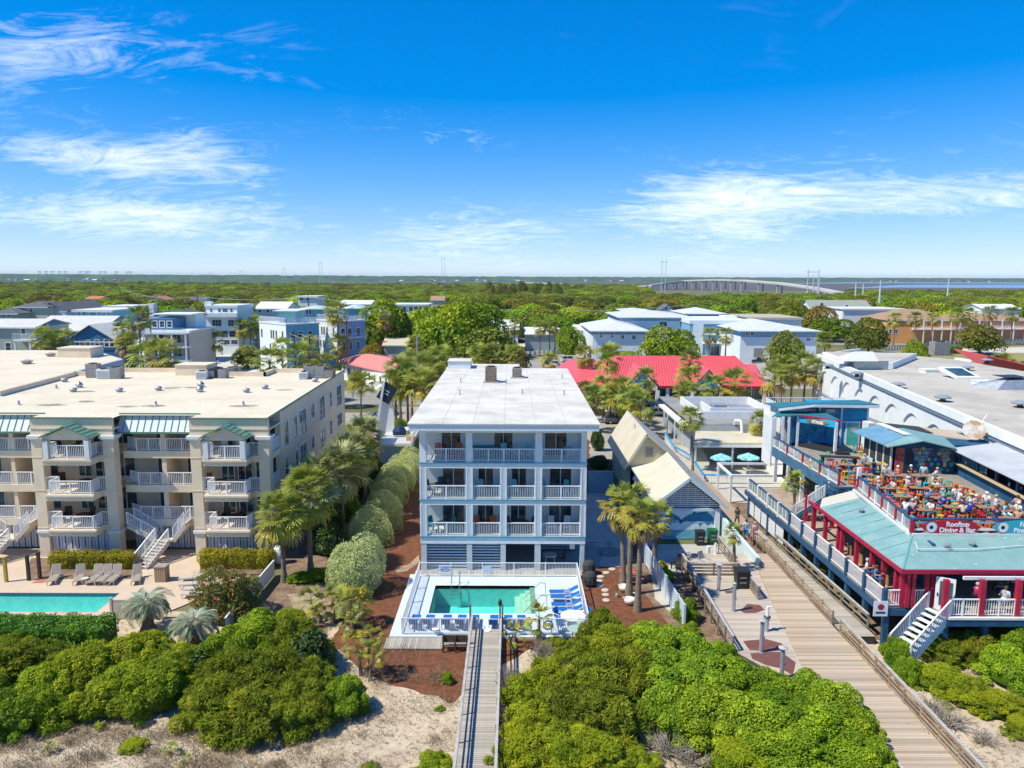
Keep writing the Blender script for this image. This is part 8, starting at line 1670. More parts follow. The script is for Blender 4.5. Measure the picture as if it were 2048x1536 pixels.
for y in(76,81):MB().box(23.03,30.37,y-.12,y+.12,2.902,3.12).build('beam',white,PG)
T=thing('white_terrace','white walled upper terrace with pale rails behind the stage','building',(31,86,0));MB().box(31.2,41,80.6,91.5,0,7.6).build('wall',whitew,T);MB().box(31.5,41,80.9,91.4,7.602,7.64).build('floor',floor_g,T)
deck_rail(T,(31.4,91.3),(41,91.3),7.64,1.15);MB().box(31.3,31.36,80.6,91.2,7.64,8.8).build('mesh_rail',C_('pale_mesh',(.60,.62,.62)),T)
x,y,_=G(1500,838,0);t=thing('flag_pole','slim white flag pole before the red roofed shops','flag pole',(x,y,0));MB().lathe([(.09,0),(.06,ZY(1506,762,y))],(x,y,0),8).build('pole',white,t);MB().lathe([(.2,0),(.2,.15)],(x,y,0),8).build('base',concrete,t)
T=thing('sign_deck','white raised deck with a triangular sign wall left of the white house','deck',(-17,92,0));zd=3.0;y0=90
xa,xb=XY(752,845,y0),XY(822,845,y0);MB().box(xa,xb,y0,y0+13,zd-.25,zd).build('floor',C_('grey_white_deck',(.56,.57,.55)),T);MB().box(xa+.3,xb-.3,y0+.3,y0+12.7,0,zd-.26).build('lower_wall',C_('blue_grey_wall',(.32,.42,.48)),T)
railing(T,(xa,y0+.1,zd),(xb,y0+.1,zd),1.05,white,gap=.2);railing(T,(xb-.1,y0+.2,zd),(xb-.1,y0+12.9,zd),1.05,white,gap=.2);railing(T,(xb-.2,y0+12.9,zd),(xa+4,y0+12.9,zd),1.05,white,gap=.2)
xw0,xw1=XY(751,800,y0+7),XY(787,800,y0+7);m=MB();m.yprism([(xw0,zd-.8),(xw1,zd-.8),(xw1,zd+2.6),(XY(770,765,y0+7),ZY(770,763,y0+7))],y0+7,y0+7.3);m.build('sign_wall',whitew,T);m=MB();m.beam((xw0-.1,y0+6.95,zd-.6),(XY(770,765,y0+7)-.1,y0+6.95,ZY(770,762,y0+7)),.5,.3);m.build('white_edge',white,T)
c=AY(774,786,y0+6.9);o=MB();o.cbox(c,(1.9,.1,2.4),ry=.55);o=o.build('dark_sign',C_('dark_slate_sign',(.02,.035,.05)),T)
for i,(w,dz)in enumerate(((.7,.25),(.5,-.15))):m=MB();m.cbox((c[0]+.2*dz,c[1]-.06,c[2]+dz),(w,.02,.16),ry=.55);m.build('lettering_bar',C_('pale_blue_lettering',(.35,.6,.7)),o)
x=XY(798,825,y0+5);t=thing('covered_grill','dark blue covered grill on the white sign deck','grill',(x,y0+5,zd));MB().lathe([(.8,0),(.9,.7),(.6,1.2),(.2,1.4)],(x,y0+5,zd+.002),9).build('cover',C_('dark_blue_cover',(.015,.03,.09)),t);MB().box(x+1.3,x+2.3,y0+2,y0+3,zd,zd+.45).build('orange_box',C_('orange_box_wood',(.55,.25,.06)),T)
def vfence(lab,pts,h,mt,w=1.4,name='fence',gap=.06):
 T=thing(name,lab,'fence',(*pts[0],0))
 for a,b in zip(pts,pts[1:]):
  a,b=Vector((*a,0)),Vector((*b,0));n=max(1,int((b-a).length/w))
  for i in range(n):p,q=a+(b-a)*(i/n),a+(b-a)*((i+1-gap)/n);m=MB();m.beam(p+Vector((0,0,h/2+.05)),q+Vector((0,0,h/2+.05)),.06,h);m.build('panel',mt,T)
gf=C_('grey_board_fence',(.30,.27,.24),(.36,.33,.30));vfence('grey board fence along the back of the gravel lot',[G(374,704)[:2],G(480,702)[:2],G(520,698)[:2]],2.2,gf,2.2)
wf=C_('pale_mesh',(.60,.62,.62));vfence('low white picket fence round the lawn left of the blue complex',[G(1048,711)[:2],G(1130,706)[:2],G(1170,703)[:2]],1.1,wf,1.6,gap=.35);vfence('long white picket fence along the right hand street',[G(1770,702)[:2],G(1860,692)[:2],G(2080,684)[:2]],1.3,wf,1.8,gap=.35);vfence('white vinyl fence closing the hedge walk behind the round shrubs',[(-14.4,88),(-9.2,88)],1.7,white,1.5)
# cars
def car_parts(kind):
 L_,W_,H_={'sedan':(4.6,1.8,1.42),'suv':(4.7,1.9,1.75),'pickup':(5.7,1.95,1.85)}[kind];hb={'sedan':.86,'suv':1.0,'pickup':1.08}[kind];a=L_/2
 t=thing('parked_car',kind,'car',(0,0,0),'cars parked behind the beach houses')
 body=[(-a,.35),(-a+.05,hb-.12),(-a+.25,hb),(a-1.15,hb),(a-.12,hb-.18),(a,.62),(a-.03,.35)]
 m=MB();k=len(body)
 m.yprism(body,-W_/2,W_/2);paint=M('car_paint',(.6,.6,.6),None,2,.25,spec=.6,noisy=0)
 if kind=='pickup':m.box(-a+.1,-.2,-W_/2+.005,-W_/2+.10,hb,hb+.26);m.box(-a+.1,-.2,W_/2-.10,W_/2-.005,hb,hb+.26);m.box(-a+.01,-a+.12,-W_/2+.1,W_/2-.1,hb-.1,hb+.26)
 m.build('body',paint,t,world=False)
 c0,c1,r0,r1={'sedan':(-1.75,1.05,-1.1,.35),'suv':(-2.2,1.15,-1.95,.55),'pickup':(-.25,1.55,-.05,.95)}[kind];w=W_/2-.06;wr=w-.16
 lo=[(c0,-w,hb),(c1,-w,hb),(c1,w,hb),(c0,w,hb)];up=[(r0,-wr,H_-.06),(r1,-wr,H_-.06),(r1,wr,H_-.06),(r0,wr,H_-.06)]
 g=MB();g.add(lo+up,[(0,1,5,4),(1,2,6,5),(2,3,7,6),(3,0,4,7)]);g.build('windows',glass,t,world=False)
 r=MB();r.box(r0-.03,r1+.03,-wr-.02,wr+.02,H_-.06,H_)
 for s in(-1,1):
  for p,q in((0,4),(1,5)):r.beam((lo[p][0],s*w,hb),(up[p][0],s*wr,H_-.05),.07,.07)
  r.beam(((c0+c1)/2-.1,s*w,hb),((r0+r1)/2-.1,s*wr,H_-.05),.07,.07)
 r.build('roof',paint,t,world=False)
 for sx in(-a+.95,a-.95):
  for s in(-1,1):w_=MB();w_.tube((sx,s*(W_/2-.2),.34),(sx,s*(W_/2+.01),.34),.35,n=12);o=w_.build('wheel',M('black_rubber',(.02,.02,.02),None,2,.8),t,world=False);h=MB();h.tube((sx,s*(W_/2+.01),.34),(sx,s*(W_/2+.03),.34),.2,n=10);h.build('rim',alu,o,world=False)
 for s in(-1,1):MB().box(a-.08,a+.012,s*.62-.18,s*.62+.18,.6,.76).build('headlight',M('headlight_glass',(.6,.6,.6),None,2,.1),t,world=False);MB().box(-a-.012,-a+.08,s*.7-.13,s*.7+.13,.68,.86).build('tail_light',M('red_tail_light',(.4,.01,.01),None,2,.2),t,world=False)
 MB().box(a-.1,a+.02,-.45,.45,.36,.52).build('bumper',darkmetal,t,world=False)
 return t
CARK={k:[car_parts(k),False]for k in('sedan','suv','pickup')}
PC={n:M(n+'_car_paint',c,None,2,.25,spec=.6,noisy=0)for n,c in(('white',(.72,.72,.71)),('black',(.02,.02,.024)),('silver',(.42,.43,.44)),('grey',(.15,.16,.17)),('red',(.5,.015,.015)),('blue',(.01,.10,.42)),('navy',(.015,.03,.09)))}
CARS=(('pickup blue 1328 806 185','bright blue pickup parked before the red roofed shops'),('sedan silver 1318 823 12','silver convertible parked behind the cream roofed restroom'),('suv grey 1235 838 8','grey hatchback among the palms right of the white house'),('sedan white 1233 822 10','white car half hidden by palms behind the grey hatchback'),('sedan navy 1188 822 5','dark blue car at the edge of the white house roof'),('suv white 1463 803 170','white sport utility car behind the flag pole'),('sedan white 1448 797 185','white saloon under the palm before the shops'),('suv navy 1516 820 8','dark blue car between the cafe roof and the stage'),('sedan silver 1057 712 20','silver car at the left end of the back car park'),('sedan black 1050 715 200','dark red black car beside the silver one'),('suv black 1098 724 80','black car seen end on behind the white house'),('pickup white 1110 730 80','white pickup just behind the white house roof'),('suv white 1139 719 10','white car left of the round palm in the back car park'),('sedan black 1190 710 5','black saloon parked before the blue complex'),('suv black 1395 702 190','black car by the entrance of the blue complex'),('pickup black 1528 704 200','dark green pickup in the shade by the blue complex'),('sedan black 1467 717 170','black car just above the red roof ridge'),('pickup white 1503 720 175','white crew cab pickup in the back car park'),('pickup black 1521 721 185','black and silver pickup beside the white one'),('pickup red 1567 716 175','red pickup before the blue complex'),('suv white 1606 717 175','white car at the right end of the back car park'),('suv white 1885 688 185','white car on the street by the orange motel'),('suv navy 1838 672 80','dark car in the orange motel drive'),('suv white 2040 668 185','white van at the right edge by the peach motel'),('sedan navy 1975 672 0','dark saloon in the row before the peach motel'),('suv black 407 704 200','black jeep at the back of the gravel lot'),('suv white 418 722 170','white van on the gravel lot beside the palm'),('sedan navy 497 716 170','dark blue saloon beside the red canoe rack'),('suv white 508 722 170','white car beside the dark blue saloon'),('suv white 562 727 170','white car behind the palms of the gravel lot'),('sedan silver 628 725 20','silver car by the utility pole below the cyan house'),('suv white 612 713 170','white van parked at the cyan house garage'),('sedan grey 860 680 30','grey car under the big trees in the middle'),('suv white 832 679 10','white car under the trees above the red barn'),('sedan navy 908 686 60','dark car at the corner of the middle street'),('sedan navy 1142 662 20','blue car beside the white shed'))
for s,lab in CARS:
 k,c,px,py,rz=s.split();x,y,_=G(float(px),float(py),.7);src=CARK[k]
 if not src[1]:
  src[1]=True;t=src[0];t.location=(x,y,.05);t.rotation_euler=(0,0,rad(float(rz)));t['label']=lab
  for ch in list(t.children):
   for sl in ch.material_slots:
    if sl.material.name=='car_paint':sl.link='OBJECT';sl.material=PC[c]
  KIDS.pop(t.name,None)
 else:
  t=copy_tree(src[0],(x,y,.05),rad(float(rz)),lab)
  for ch in t.children:
   if ch.name.startswith(('body','roof')):ch.material_slots[0].link='OBJECT';ch.material_slots[0].material=PC[c]
   # planting
VK={'M':(MYR,myrtle_m,'feathery yellow green bush'),'C':(CED,cedar_m,'ragged olive cedar bush'),'B':(BRI,bright_m,'bright small leaved bush'),'D':(DRK,darkgreen_m,'dark green shrub')}
def bushes(lst,where_,group):
 row=lambda q:'front' if q>1450 else 'middle' if q>1380 else 'back';cn={}
 for px,py,R,H,k in sorted(lst):
  x,y,_=G(px,py,.1);me,mt,lab=VK[k];r=row(py);cn[k,r]=cn.get((k,r),0)+1;shrub('bush','%s %s, %s from left in the %s row'%(lab,where_,ORD[cn[k,r]-1],r),'bush',group+' of '+mt.name.replace('_',' '),x,y,R,H,me,mt,sq=RND.uniform(.85,1.15))
bushes([(-40,1440,2.4,2.6,'M'),(35,1452,1.8,2.1,'B'),(5,1385,2.3,2.6,'C'),(95,1425,2.1,2.5,'M'),(75,1360,1.9,2.2,'C'),(150,1432,1.6,1.8,'M'),(172,1390,2.2,2.7,'M'),(25,1330,1.7,1.8,'M'),(200,1340,1.3,1.7,'C'),(255,1415,2.0,2.3,'M'),(312,1412,2.1,2.3,'M'),(268,1360,2.2,2.5,'M'),(335,1365,1.9,2.2,'M'),(300,1318,1.7,1.6,'M'),(440,1440,2.1,2.3,'C'),(520,1455,2.1,2.2,'C'),(592,1450,1.9,2.2,'C'),(470,1392,2.3,2.6,'C'),(560,1402,2.4,2.8,'C'),(618,1398,1.9,2.3,'C'),(400,1350,1.4,1.6,'D'),(455,1335,2.0,2.3,'B'),(520,1335,2.3,2.8,'B'),(582,1335,2.2,2.8,'C'),(618,1345,1.8,2.3,'D'),(520,1285,1.8,2.0,'B'),(580,1280,1.7,1.9,'M')],'before the condominium','dune bushes on the left')
bushes([(1054,1420,1.55,2.0,'M'),(1110,1392,1.9,2.2,'M'),(1062,1480,1.75,1.9,'M'),(1050,1545,1.7,1.9,'M'),(1130,1462,2.1,2.3,'C'),(1120,1535,2.0,2.1,'M'),(1190,1402,2.2,2.6,'C'),(1200,1470,2.2,2.5,'C'),(1190,1545,1.9,1.7,'M'),(1165,1345,1.8,1.9,'C'),(1235,1335,2.1,2.3,'M'),(1262,1402,2.3,2.8,'C'),(1310,1342,2.3,2.4,'B'),(1372,1335,2.1,2.1,'B'),(1428,1350,1.8,1.9,'B'),(1335,1402,2.5,2.6,'B'),(1405,1402,2.5,2.4,'B'),(1472,1405,2.2,2.2,'B'),(1525,1415,1.9,2.0,'B'),(1355,1460,2.3,2.3,'B'),(1425,1470,2.4,2.4,'B'),(1492,1482,2.3,2.3,'B'),(1560,1472,2.1,2.2,'B'),(1605,1425,1.9,2.1,'B'),(1655,1442,1.9,2.1,'B'),(1690,1492,1.9,2.0,'B'),(1638,1512,2.3,2.2,'B'),(1570,1545,2.1,1.9,'B'),(1715,1545,1.7,1.8,'B'),(1480,1545,1.7,1.4,'M'),(1270,1545,1.3,1.0,'M'),(1292,1285,1.3,1.4,'B'),(1330,1290,1.2,1.2,'B')],'between the boardwalks','dune bushes in the middle')
bushes([(1790,1325,.95,1.6,'B'),(1815,1362,.95,1.4,'B'),(1885,1312,1.5,1.3,'C'),(1945,1312,1.6,1.5,'C'),(1990,1285,1.3,1.2,'M'),(2025,1365,1.8,2.0,'B'),(2060,1335,1.8,2.2,'B'),(1880,1372,1.6,1.1,'M'),(1935,1400,1.6,1.1,'M'),(1990,1420,1.5,1.0,'M'),(2045,1470,1.1,.9,'M')],'right of the boardwalk','dune bushes on the right')
for px,py,R,H,k,lab in((1202,1290,1.35,2.3,'C','upright olive bush at the right front corner of the pool'),(690,1425,1.35,1.9,'B','lone green bush with bare grey stems on the left sand'),(1372,1240,.9,1.5,'B','bright bush between the vinyl fence and the shower deck'),(1380,1275,.8,1.0,'B','low bush at the end of the vinyl fence'),(640,1155,1.2,.7,'B','low spreading green juniper at the foot of the tall palm'),(602,1160,1.1,.6,'B','low juniper left of the tall palm trunk'),(1110,1300,.9,.8,'M','small bush at the front of the pool deck'),(868,1545,1.0,.9,'M','low yellow green bush beside the narrow boardwalk at the bottom'),(268,1500,.8,.5,'M','small yellow green tuft on the dune'),(895,1365,.35,.7,'B','young sapling on the mulch left of the boardwalk'),(880,1420,.3,.3,'B','small green sprout on the sand left of the boardwalk'),(742,1540,.5,.35,'M','flat green tuft at the bottom edge'),(660,1075,1.5,3.0,'D','dark shrub below the palms beside the condominium wall'),(655,1105,1.6,2.4,'D','grey green shrub in the shade of the condominium palms'),(690,1040,1.4,4.2,'B','tall green shrub between the palms and the round shrubs'),(715,1000,1.2,3.2,'D','dark shrub in the middle of the hedge walk'),(750,965,1.2,3.0,'D','dark shrub at the far end of the hedge walk'),(1200,935,1.5,1.4,'D','dark round bush behind the blue grey board fence'),(1195,900,1.0,2.6,'D','small dark tree right of the white house roof')):
 x,y,_=G(px,py,.1);me,mt,_l=VK[k];shrub('bush',lab,'bush',None,x,y,R,H,me,mt)
NTH=['nearest']+[o for o in ORD[1:]]
for i,(px,py,r)in enumerate(((717,1143,63),(740,1066,42),(765,1034,42),(773,1000,35),(782,984,37),(793,968,37),(803,953,34),(818,940,28),(820,925,25))):
 x,y,_=G(px,py+r*.60,0);R=r*y*1.06/1500;shrub('round_shrub','pale silver green clipped round shrub beside the white house, %s from the pool'%NTH[i],'shrub','clipped round shrubs left of the white house',x,y,R,R*1.36,SAG,sage_m,twigs=False)
for i,(px,py,r,h,lab)in enumerate(((818,912,1.7,2.9,'bright green round bush touching the corner of the white house'),(798,895,1.7,3.8,'tall bright green bush behind the corner of the white house'),(772,900,1.2,3.6,'narrow bright green tree at the end of the hedge walk'),(768,905,.9,1.8,'small green bush below the narrow tree'))):
 x,y,_=G(px,py,0);shrub('round_shrub',lab,'shrub',None,x,y,r,h,BRI,bright_m)
def hedge_box(name,lab,x0,x1,y0,y1,h,mt,n,size,seed,grp=None):
 rs=np.random.RandomState(seed);lx,ly=x1-x0,y1-y0;t=thing(name,lab,'hedge',(x0,y0,.05),grp);L_=[];st=min(ly*.8,1.1)
 k=max(2,int(lx/st));lumps=[(lx*(i+.5)/k,ly/2,h*(.5+.05*rs.random()),lx/k*.75,ly*.56,h*.52)for i in range(k)]+[(lx*(i+.5)/k,ly/2+ly*.25*(-1)**i,h*.74,lx/k*.7,ly*.3,h*.28)for i in range(k)]
 v,f,ti,q=leaf_arrays(lumps,n,size,.6,rs,up=.25,shell=.2,jit=.7);put('foliage',mesh_np('foliage',v,f,None,[mt],tint=ti),t);m=MB();m.box(.15,lx-.15,.15,ly-.15,0,h*.82);m.build('inner_foliage',mt,t,world=False)
hedge_box('clipped_hedge','long clipped bright green hedge along the front of the long pool',-44,XY(222,1260,44.6),43.3,45.7,2.1,hedge_m,26000,.13,1)
hedge_box('clipped_hedge','golden yellow box hedge behind the row of tan loungers',XY(93,1148,57.2),XY(262,1148,57.2),57.3,58.7,1.35,yellow_m,9000,.11,2);hedge_box('clipped_hedge','golden yellow box hedge before the right portico, behind the red flowers',XY(397,1135,57.6),XY(541,1135,57.6),57.4,58.8,1.5,yellow_m,8000,.11,3)
for i,(px,py,w,h)in enumerate(((1555,694,12,1.3),(1500,694,10,1.3),(1880,708,14,2.2),(2040,740,12,2))):x,y,_=G(px,py,0);hedge_box('clipped_hedge',('dark hedge before the right wing of the blue complex','low hedge by the entrance of the blue complex','round green hedge on the dry lawn beyond the grey hall','rough hedge behind the grey hall at the right edge')[i],x-w/2,x+w/2,y,y+3,h,hedge_m,2500,.4,5+i)
x,y,_=G(452,1232,.1);rs=np.random.RandomState(9);lm=lump_set(rs,24,2.55,3.3,base=.2,lr=(.22,.4));v,f,ti,q=leaf_arrays(lm,11000,.22,.35,rs,spray=.4,shell=.45);t=thing('bottlebrush_bush','large olive bush speckled with red bottlebrush flowers by the long pool','bush',(x,y,.05));put('foliage',mesh_np('foliage',v,f,None,[bottle_m],tint=ti),t);put('inner_foliage',CORE['bottlebrush_leaves'],t,scale=(2.4,2.4,3.1))
v,f,ti,q=leaf_arrays([(a,b,c,d*1.05,e*1.05,g*1.05)for a,b,c,d,e,g in lm],260,.2,.6,rs,shell=.08);tag(put('flowers',mesh_np('flowers',v,f,None,[redflower],tint=ti),t),kind='stuff')
for i,(px,py)in enumerate(((1322,1135),(1334,1152))):x,y,_=G(px,py+8,.1);t=shrub('flower_bush','yellow flowering bush behind the vinyl fence, the %s one'%('farther','nearer')[i],'bush','yellow flower bushes',x,y,.55,.85,BRI,bright_m);v,f,ti,q=leaf_arrays([(0,0,.5,1,1,.55)],500,.17,.8,np.random.RandomState(i),shell=.1,up=.8);put('flowers',mesh_np('flowers',v,f,None,[yellowflower],tint=ti),t)
for i,(px,py,R,H)in enumerate(((1120,1380,.9,.9),(1330,1500,1.4,1.1),(1290,1490,1.0,.9),(1020,1405,.7,1.2),(1860,1430,1.3,1.0),(1900,1450,1.3,.8),(1870,1480,1.2,.8),(1960,1480,1.0,.6),(1925,1520,1.2,.7),(690,1440,.9,.7),(1080,1325,1.0,.8),(1130,1395,1.2,1.1),(1225,1440,1.1,1.15),(1010,1385,.6,.9),(1480,1395,1.0,1.0),(470,1420,1.1,2.3),(600,1385,1.0,2.5),(1390,1530,1.3,.9),(1180,1510,1.0,.8),(560,1470,.9,.5),(1450,1440,.8,2.0))):
 x,y,_=G(px,py,.2);t=thing('dead_shrub','tangle of bare grey dead twigs among the dune bushes','dead bush',(x,y,.1),'dead grey shrubs on the dune')
 for k in range(4):put('twigs',TWG[k%3],t,loc=(RND.uniform(-.3,.3)*R,RND.uniform(-.3,.3)*R,0),rot=(0,0,RND.random()*6),scale=(R*1.25,R*1.25,H*(1.1 if py>1425 or px<1000 else 2.3)))
rs=np.random.RandomState(3);V=[];k=0
for c in range(330):
 px,py=rs.uniform(-60,1000)if c<240 else rs.uniform(1000,2100),rs.uniform(1300,1560)
 if c<240 and py<1405 and px<640:py=rs.uniform(1440,1560)
 x,y,_=G(px,py,.2);
 if bxl-.5<x<bxr+.3 or 13<x<xr(y)+2.6 and y<66:continue
 n=int(rs.uniform(40,160));s=rs.uniform(.25,.8);p=np.c_[x+rs.normal(0,s,n),y+rs.normal(0,s*.7,n),np.full(n,.12+.22*fbm(x*.33,y*.33))];a=rs.uniform(0,6.28,n);h=rs.uniform(.08,.30,n);b=np.c_[np.cos(a),np.sin(a),0*a]*.014;tip=p+np.c_[rs.normal(0,.16,n),rs.normal(0,.16,n),h]
 V.append(np.stack([p-b,p+b,tip],1).reshape(-1,3))
V=np.concatenate(V);o=bpy.data.objects.new('dry_dune_grass',mesh_np('dry_dune_grass',V,None,np.arange(len(V)).reshape(-1,3),[M('dry_grass_straw',(.30,.23,.14),(.20,.15,.10),.8,.9,noisy=.1)]));COL.objects.link(o);tag(o,kind='stuff')
PG_='sabal palms beside the condominium'
for i,(px,py,Y,R,kinds,lab,grp)in enumerate(((563,1030,55.2,2.35,'gggys','sabal palm leaning over the white tank, nearest the yellow hedge',PG_),(616,985,57.1,2.7,'ggsgy','tall sabal palm with a straight pale trunk beside the round shrubs',PG_),(632,955,62,2.3,'sssgs','grey green palm behind the tall palm, against the condominium wall',PG_),(682,938,65.5,2.9,'sgsss','shaggy grey green palm in the middle of the condominium palms',PG_),(700,905,70,2.4,'sgss','dark palm close to the condominium windows',PG_),(728,872,75,2.5,'sgsgs','broad farthest palm of the row beside the condominium',PG_),(728,905,73.5,2.0,'gsgs','palm with a white trunk at the end of the condominium row',PG_))):
 near_palm(XY(px,py,Y),Y,ZY(px,py,Y)-.3,R,lab,kinds,n=58,group=grp,seed=i,shag=6,pmin=-1.15)
for i,(b,c,R,lab)in enumerate((((1246,1172),(1241,1022),1.75,'tall palm with yellow lower fronds, left of the three in the mulch'),((1258,1190),(1262,1012),1.85,'tall palm with yellow lower fronds, middle of the three in the mulch'),((1275,1222),(1284,1040),1.7,'tall palm with orange lower fronds, nearest of the three in the mulch'),((1308,1128),(1314,1042),1.7,'palm behind the vinyl fence before the dolphin mural'))):
 x,y,_=G(*b,.06);near_palm(x,y,ZY(*c,y),R,lab,'ggyyyd' if i<3 else 'ggsyd',n=26,r=.19,bend=(XY(*c,y)-x,0),group='tall palms right of the pool',seed=20+i,shag=5,boots=False)
for i,(b,c,R,kinds,n,lab)in enumerate((((1468,1140),(1467,1072),1.0,'gsyg',22,'small palm beside the black bin on the boardwalk'),((1588,1025),(1588,966),1.15,'gygs',24,'palm growing through the restaurant deck'),((1078,1290),(1078,1240),1.15,'ygyyg',16,'ragged yellow palm at the front fence of the pool'),((1028,1296),(1030,1274),.9,'yyg',10,'low yellow fan palm beside the lamp post'),((640,1245),(622,1205),1.25,'gsgy',20,'pale fan palm left of the large round shrub'),((672,1240),(665,1205),1.3,'gyg',16,'fan palm with upright fronds before the large round shrub'),((712,1250),(716,1208),1.25,'ygy',24,'yellow fan palm touching the large round shrub'),((705,1265),(705,1238),1.3,'sgs',18,'blue green fan palm below the yellow one'),((722,1350),(712,1292),.95,'yg',14,'left head of the multi stemmed yucca palm on the sand'),((735,1352),(742,1280),.95,'ygy',14,'tallest head of the multi stemmed yucca palm on the sand'),((740,1360),(748,1310),.95,'gy',14,'lowest head of the multi stemmed yucca palm on the sand'),((1600,1100),(1592,1085),1.0,'ygs',16,'yellow green fan palm under the restaurant deck'),((1610,1130),(1612,1112),.8,'gsd',14,'small fan palm beside the blue deck posts'),((1665,1165),(1655,1150),.8,'gd',12,'straggly palm under the restaurant deck'),((1385,943),(1380,840),1.9,'gyg',34,'leaning palm before the cafe awning'),((1522,925),(1521,846),1.8,'gsy',34,'round palm between the cafe and the stage'),((722,830),(724,770),2.9,'ggyg',26,'tall palm at the back right corner of the condominium'),((342,1512),(342,1505),.45,'gg',14,'small spiky yucca on the dune'),((370,1530),(370,1526),.45,'gy',12,'second spiky yucca at the bottom of the dune'),((102,1508),(102,1505),.4,'gs',12,'pale yucca tuft on the left dune'))):
 zb=DZ if 'restaurant deck' in lab and 'through' in lab else wz if 'boardwalk' in lab and i==0 else .06;x,y,_=G(*b,zb);near_palm(x,y,max(.15,ZY(*c,y)-zb),R,lab,kinds,n=n,r=.075 if 'yucca palm' in lab else .12,z=zb,bend=(XY(*c,y)-x,0),seed=40+i,boots=i in(0,1),pmin=-.7)
for i,(b,c)in enumerate((((297,1262),(292,1212)),((388,1290),(388,1252)))):
 x,y,_=G(*b,.06);h=ZY(*c,y);t=thing('pindo_palm',('silver feather palm with a shaggy dark trunk at the corner of the long pool','silver blue feather palm with drooping fronds right of the picket fence')[i],'palm tree',(x,y,.05));put('trunk',trunk_mesh(h,.38,.3,(XY(*c,y)-x,0),80+i),t);put('leaf_bases',BOOT,t,loc=(XY(*c,y)-x,0,h),scale=(2,2,1.2))
 for k in range(30):tt=k/29;put('frond',PIN[k%3],t,loc=(XY(*c,y)-x,0,h),rot=(RND.uniform(-.3,.3),.55-.1*RND.random()-1.0*(1-tt)+.25,k*2.399),scale=RND.uniform(.8,1.05))
ZN={}
for px,py,Y,R in sorted(((1217,718,131,2.7),(1380,728,131,2.3),(1378,757,128,2.1),(1290,762,125,2.1),(1208,777,122,2),(1243,787,118,2.5),(1255,803,114,2.5),(1188,802,112,2.3),(1280,815,108,2.5),(1172,790,120,2),(1222,795,119,1.9),(1372,792,118,2.3),(1425,780,124,2.5),(1468,776,122,2.9),(1550,760,128,2.7),(1565,737,135,2.3),(1610,740,132,2.9),(1585,752,130,2),(1170,714,150,2.3),(800,745,118,2.6),(822,735,122,2.5),(850,745,117,2.7),(872,735,120,2.5),(790,772,108,2.5),(845,772,106,2.6),(885,722,126,2.5),(815,760,110,2.4),(430,685,185,2.7),(280,640,150,2.6),(247,668,152,2.4),(256,690,150,2.6),(300,722,128,3.2),(325,716,126,3.3),(540,727,138,2.8),(600,722,138,3.3),(672,628,165,2.8),(565,697,160,2.4),(620,695,162,2.4),(680,692,166,2.6),(395,660,226,2.6),(408,655,226,2.6),(485,657,222,2.8),(500,662,224,2.6),(512,650,226,2.6),(88,682,148,2.6),(107,692,147,2.4),(122,686,150,2.6),(655,737,132,2.5),(1790,640,258,2.6),(1830,640,258,2.6),(1866,640,258,2.4),(1915,632,262,2.8),(1938,632,262,2.8),(1980,628,266,2.8),(2025,630,266,2.8),(1420,673,196,2.2),(1452,673,196,2.2),(1650,682,183,2.2),(957,714,148,2.6),(985,714,149,2.4),(1028,714,148,2.3),(1080,656,228,2.4),(1100,652,229,2.4),(1110,658,228,2.2),(1030,655,220,2.4),(830,690,180,2.3),(1380,670,240,2.4),(2005,735,150,2.6),(770,640,205,2.4),(1630,745,128,2.4),(1100,725,140,1.8))):
 zn='before the red roofed shops' if 1140<px<1700 and Y<145 else 'left of the white house' if 760<px<1140 and Y<145 else 'by the blue complex' if 1060<px<1700 else 'by the motels' if px>1700 else 'behind the white house' if px>760 else 'behind the condominium' if Y<145 else 'among the houses on the left'
 ZN[zn]=ZN.get(zn,0)+1;far_palm(XY(px,py,Y),Y,max(1.2,ZY(px,py,Y)),R*1.14,'sabal palm %s, %s from the left'%(zn,ORD[ZN[zn]-1]))
OAK={m.name:[crown_mesh('crown',m,90+i+k*5,17,6500,.08,.8,lr=(.30,.50),shell=.22,base=.35,jit=.5)for i in range(3)]for k,m in enumerate((oak_m,oak2_m,oak3_m))}
def tree(x,y,R,H,mt,lab,grp,th=.35):
 t=thing('oak_tree',lab,'tree',(x,y,0),grp);t.rotation_euler=(0,0,RND.random()*6)
 put('trunk',TRK[0],t,scale=(R*.3,R*.3,H*.6)).material_slots[0].link='OBJECT';t.children[0].material_slots[0].material=bark
 put('crown',RND.choice(OAK[mt.name]),t,loc=(0,0,H*.12),scale=(R,R,H*.88));put('inner_foliage',CORE['oak_leaves'],t,loc=(0,0,H*.14),scale=(R*.95,R*.95,H*.8)).material_slots[0].link='OBJECT';t.children[-1].material_slots[0].material=mt
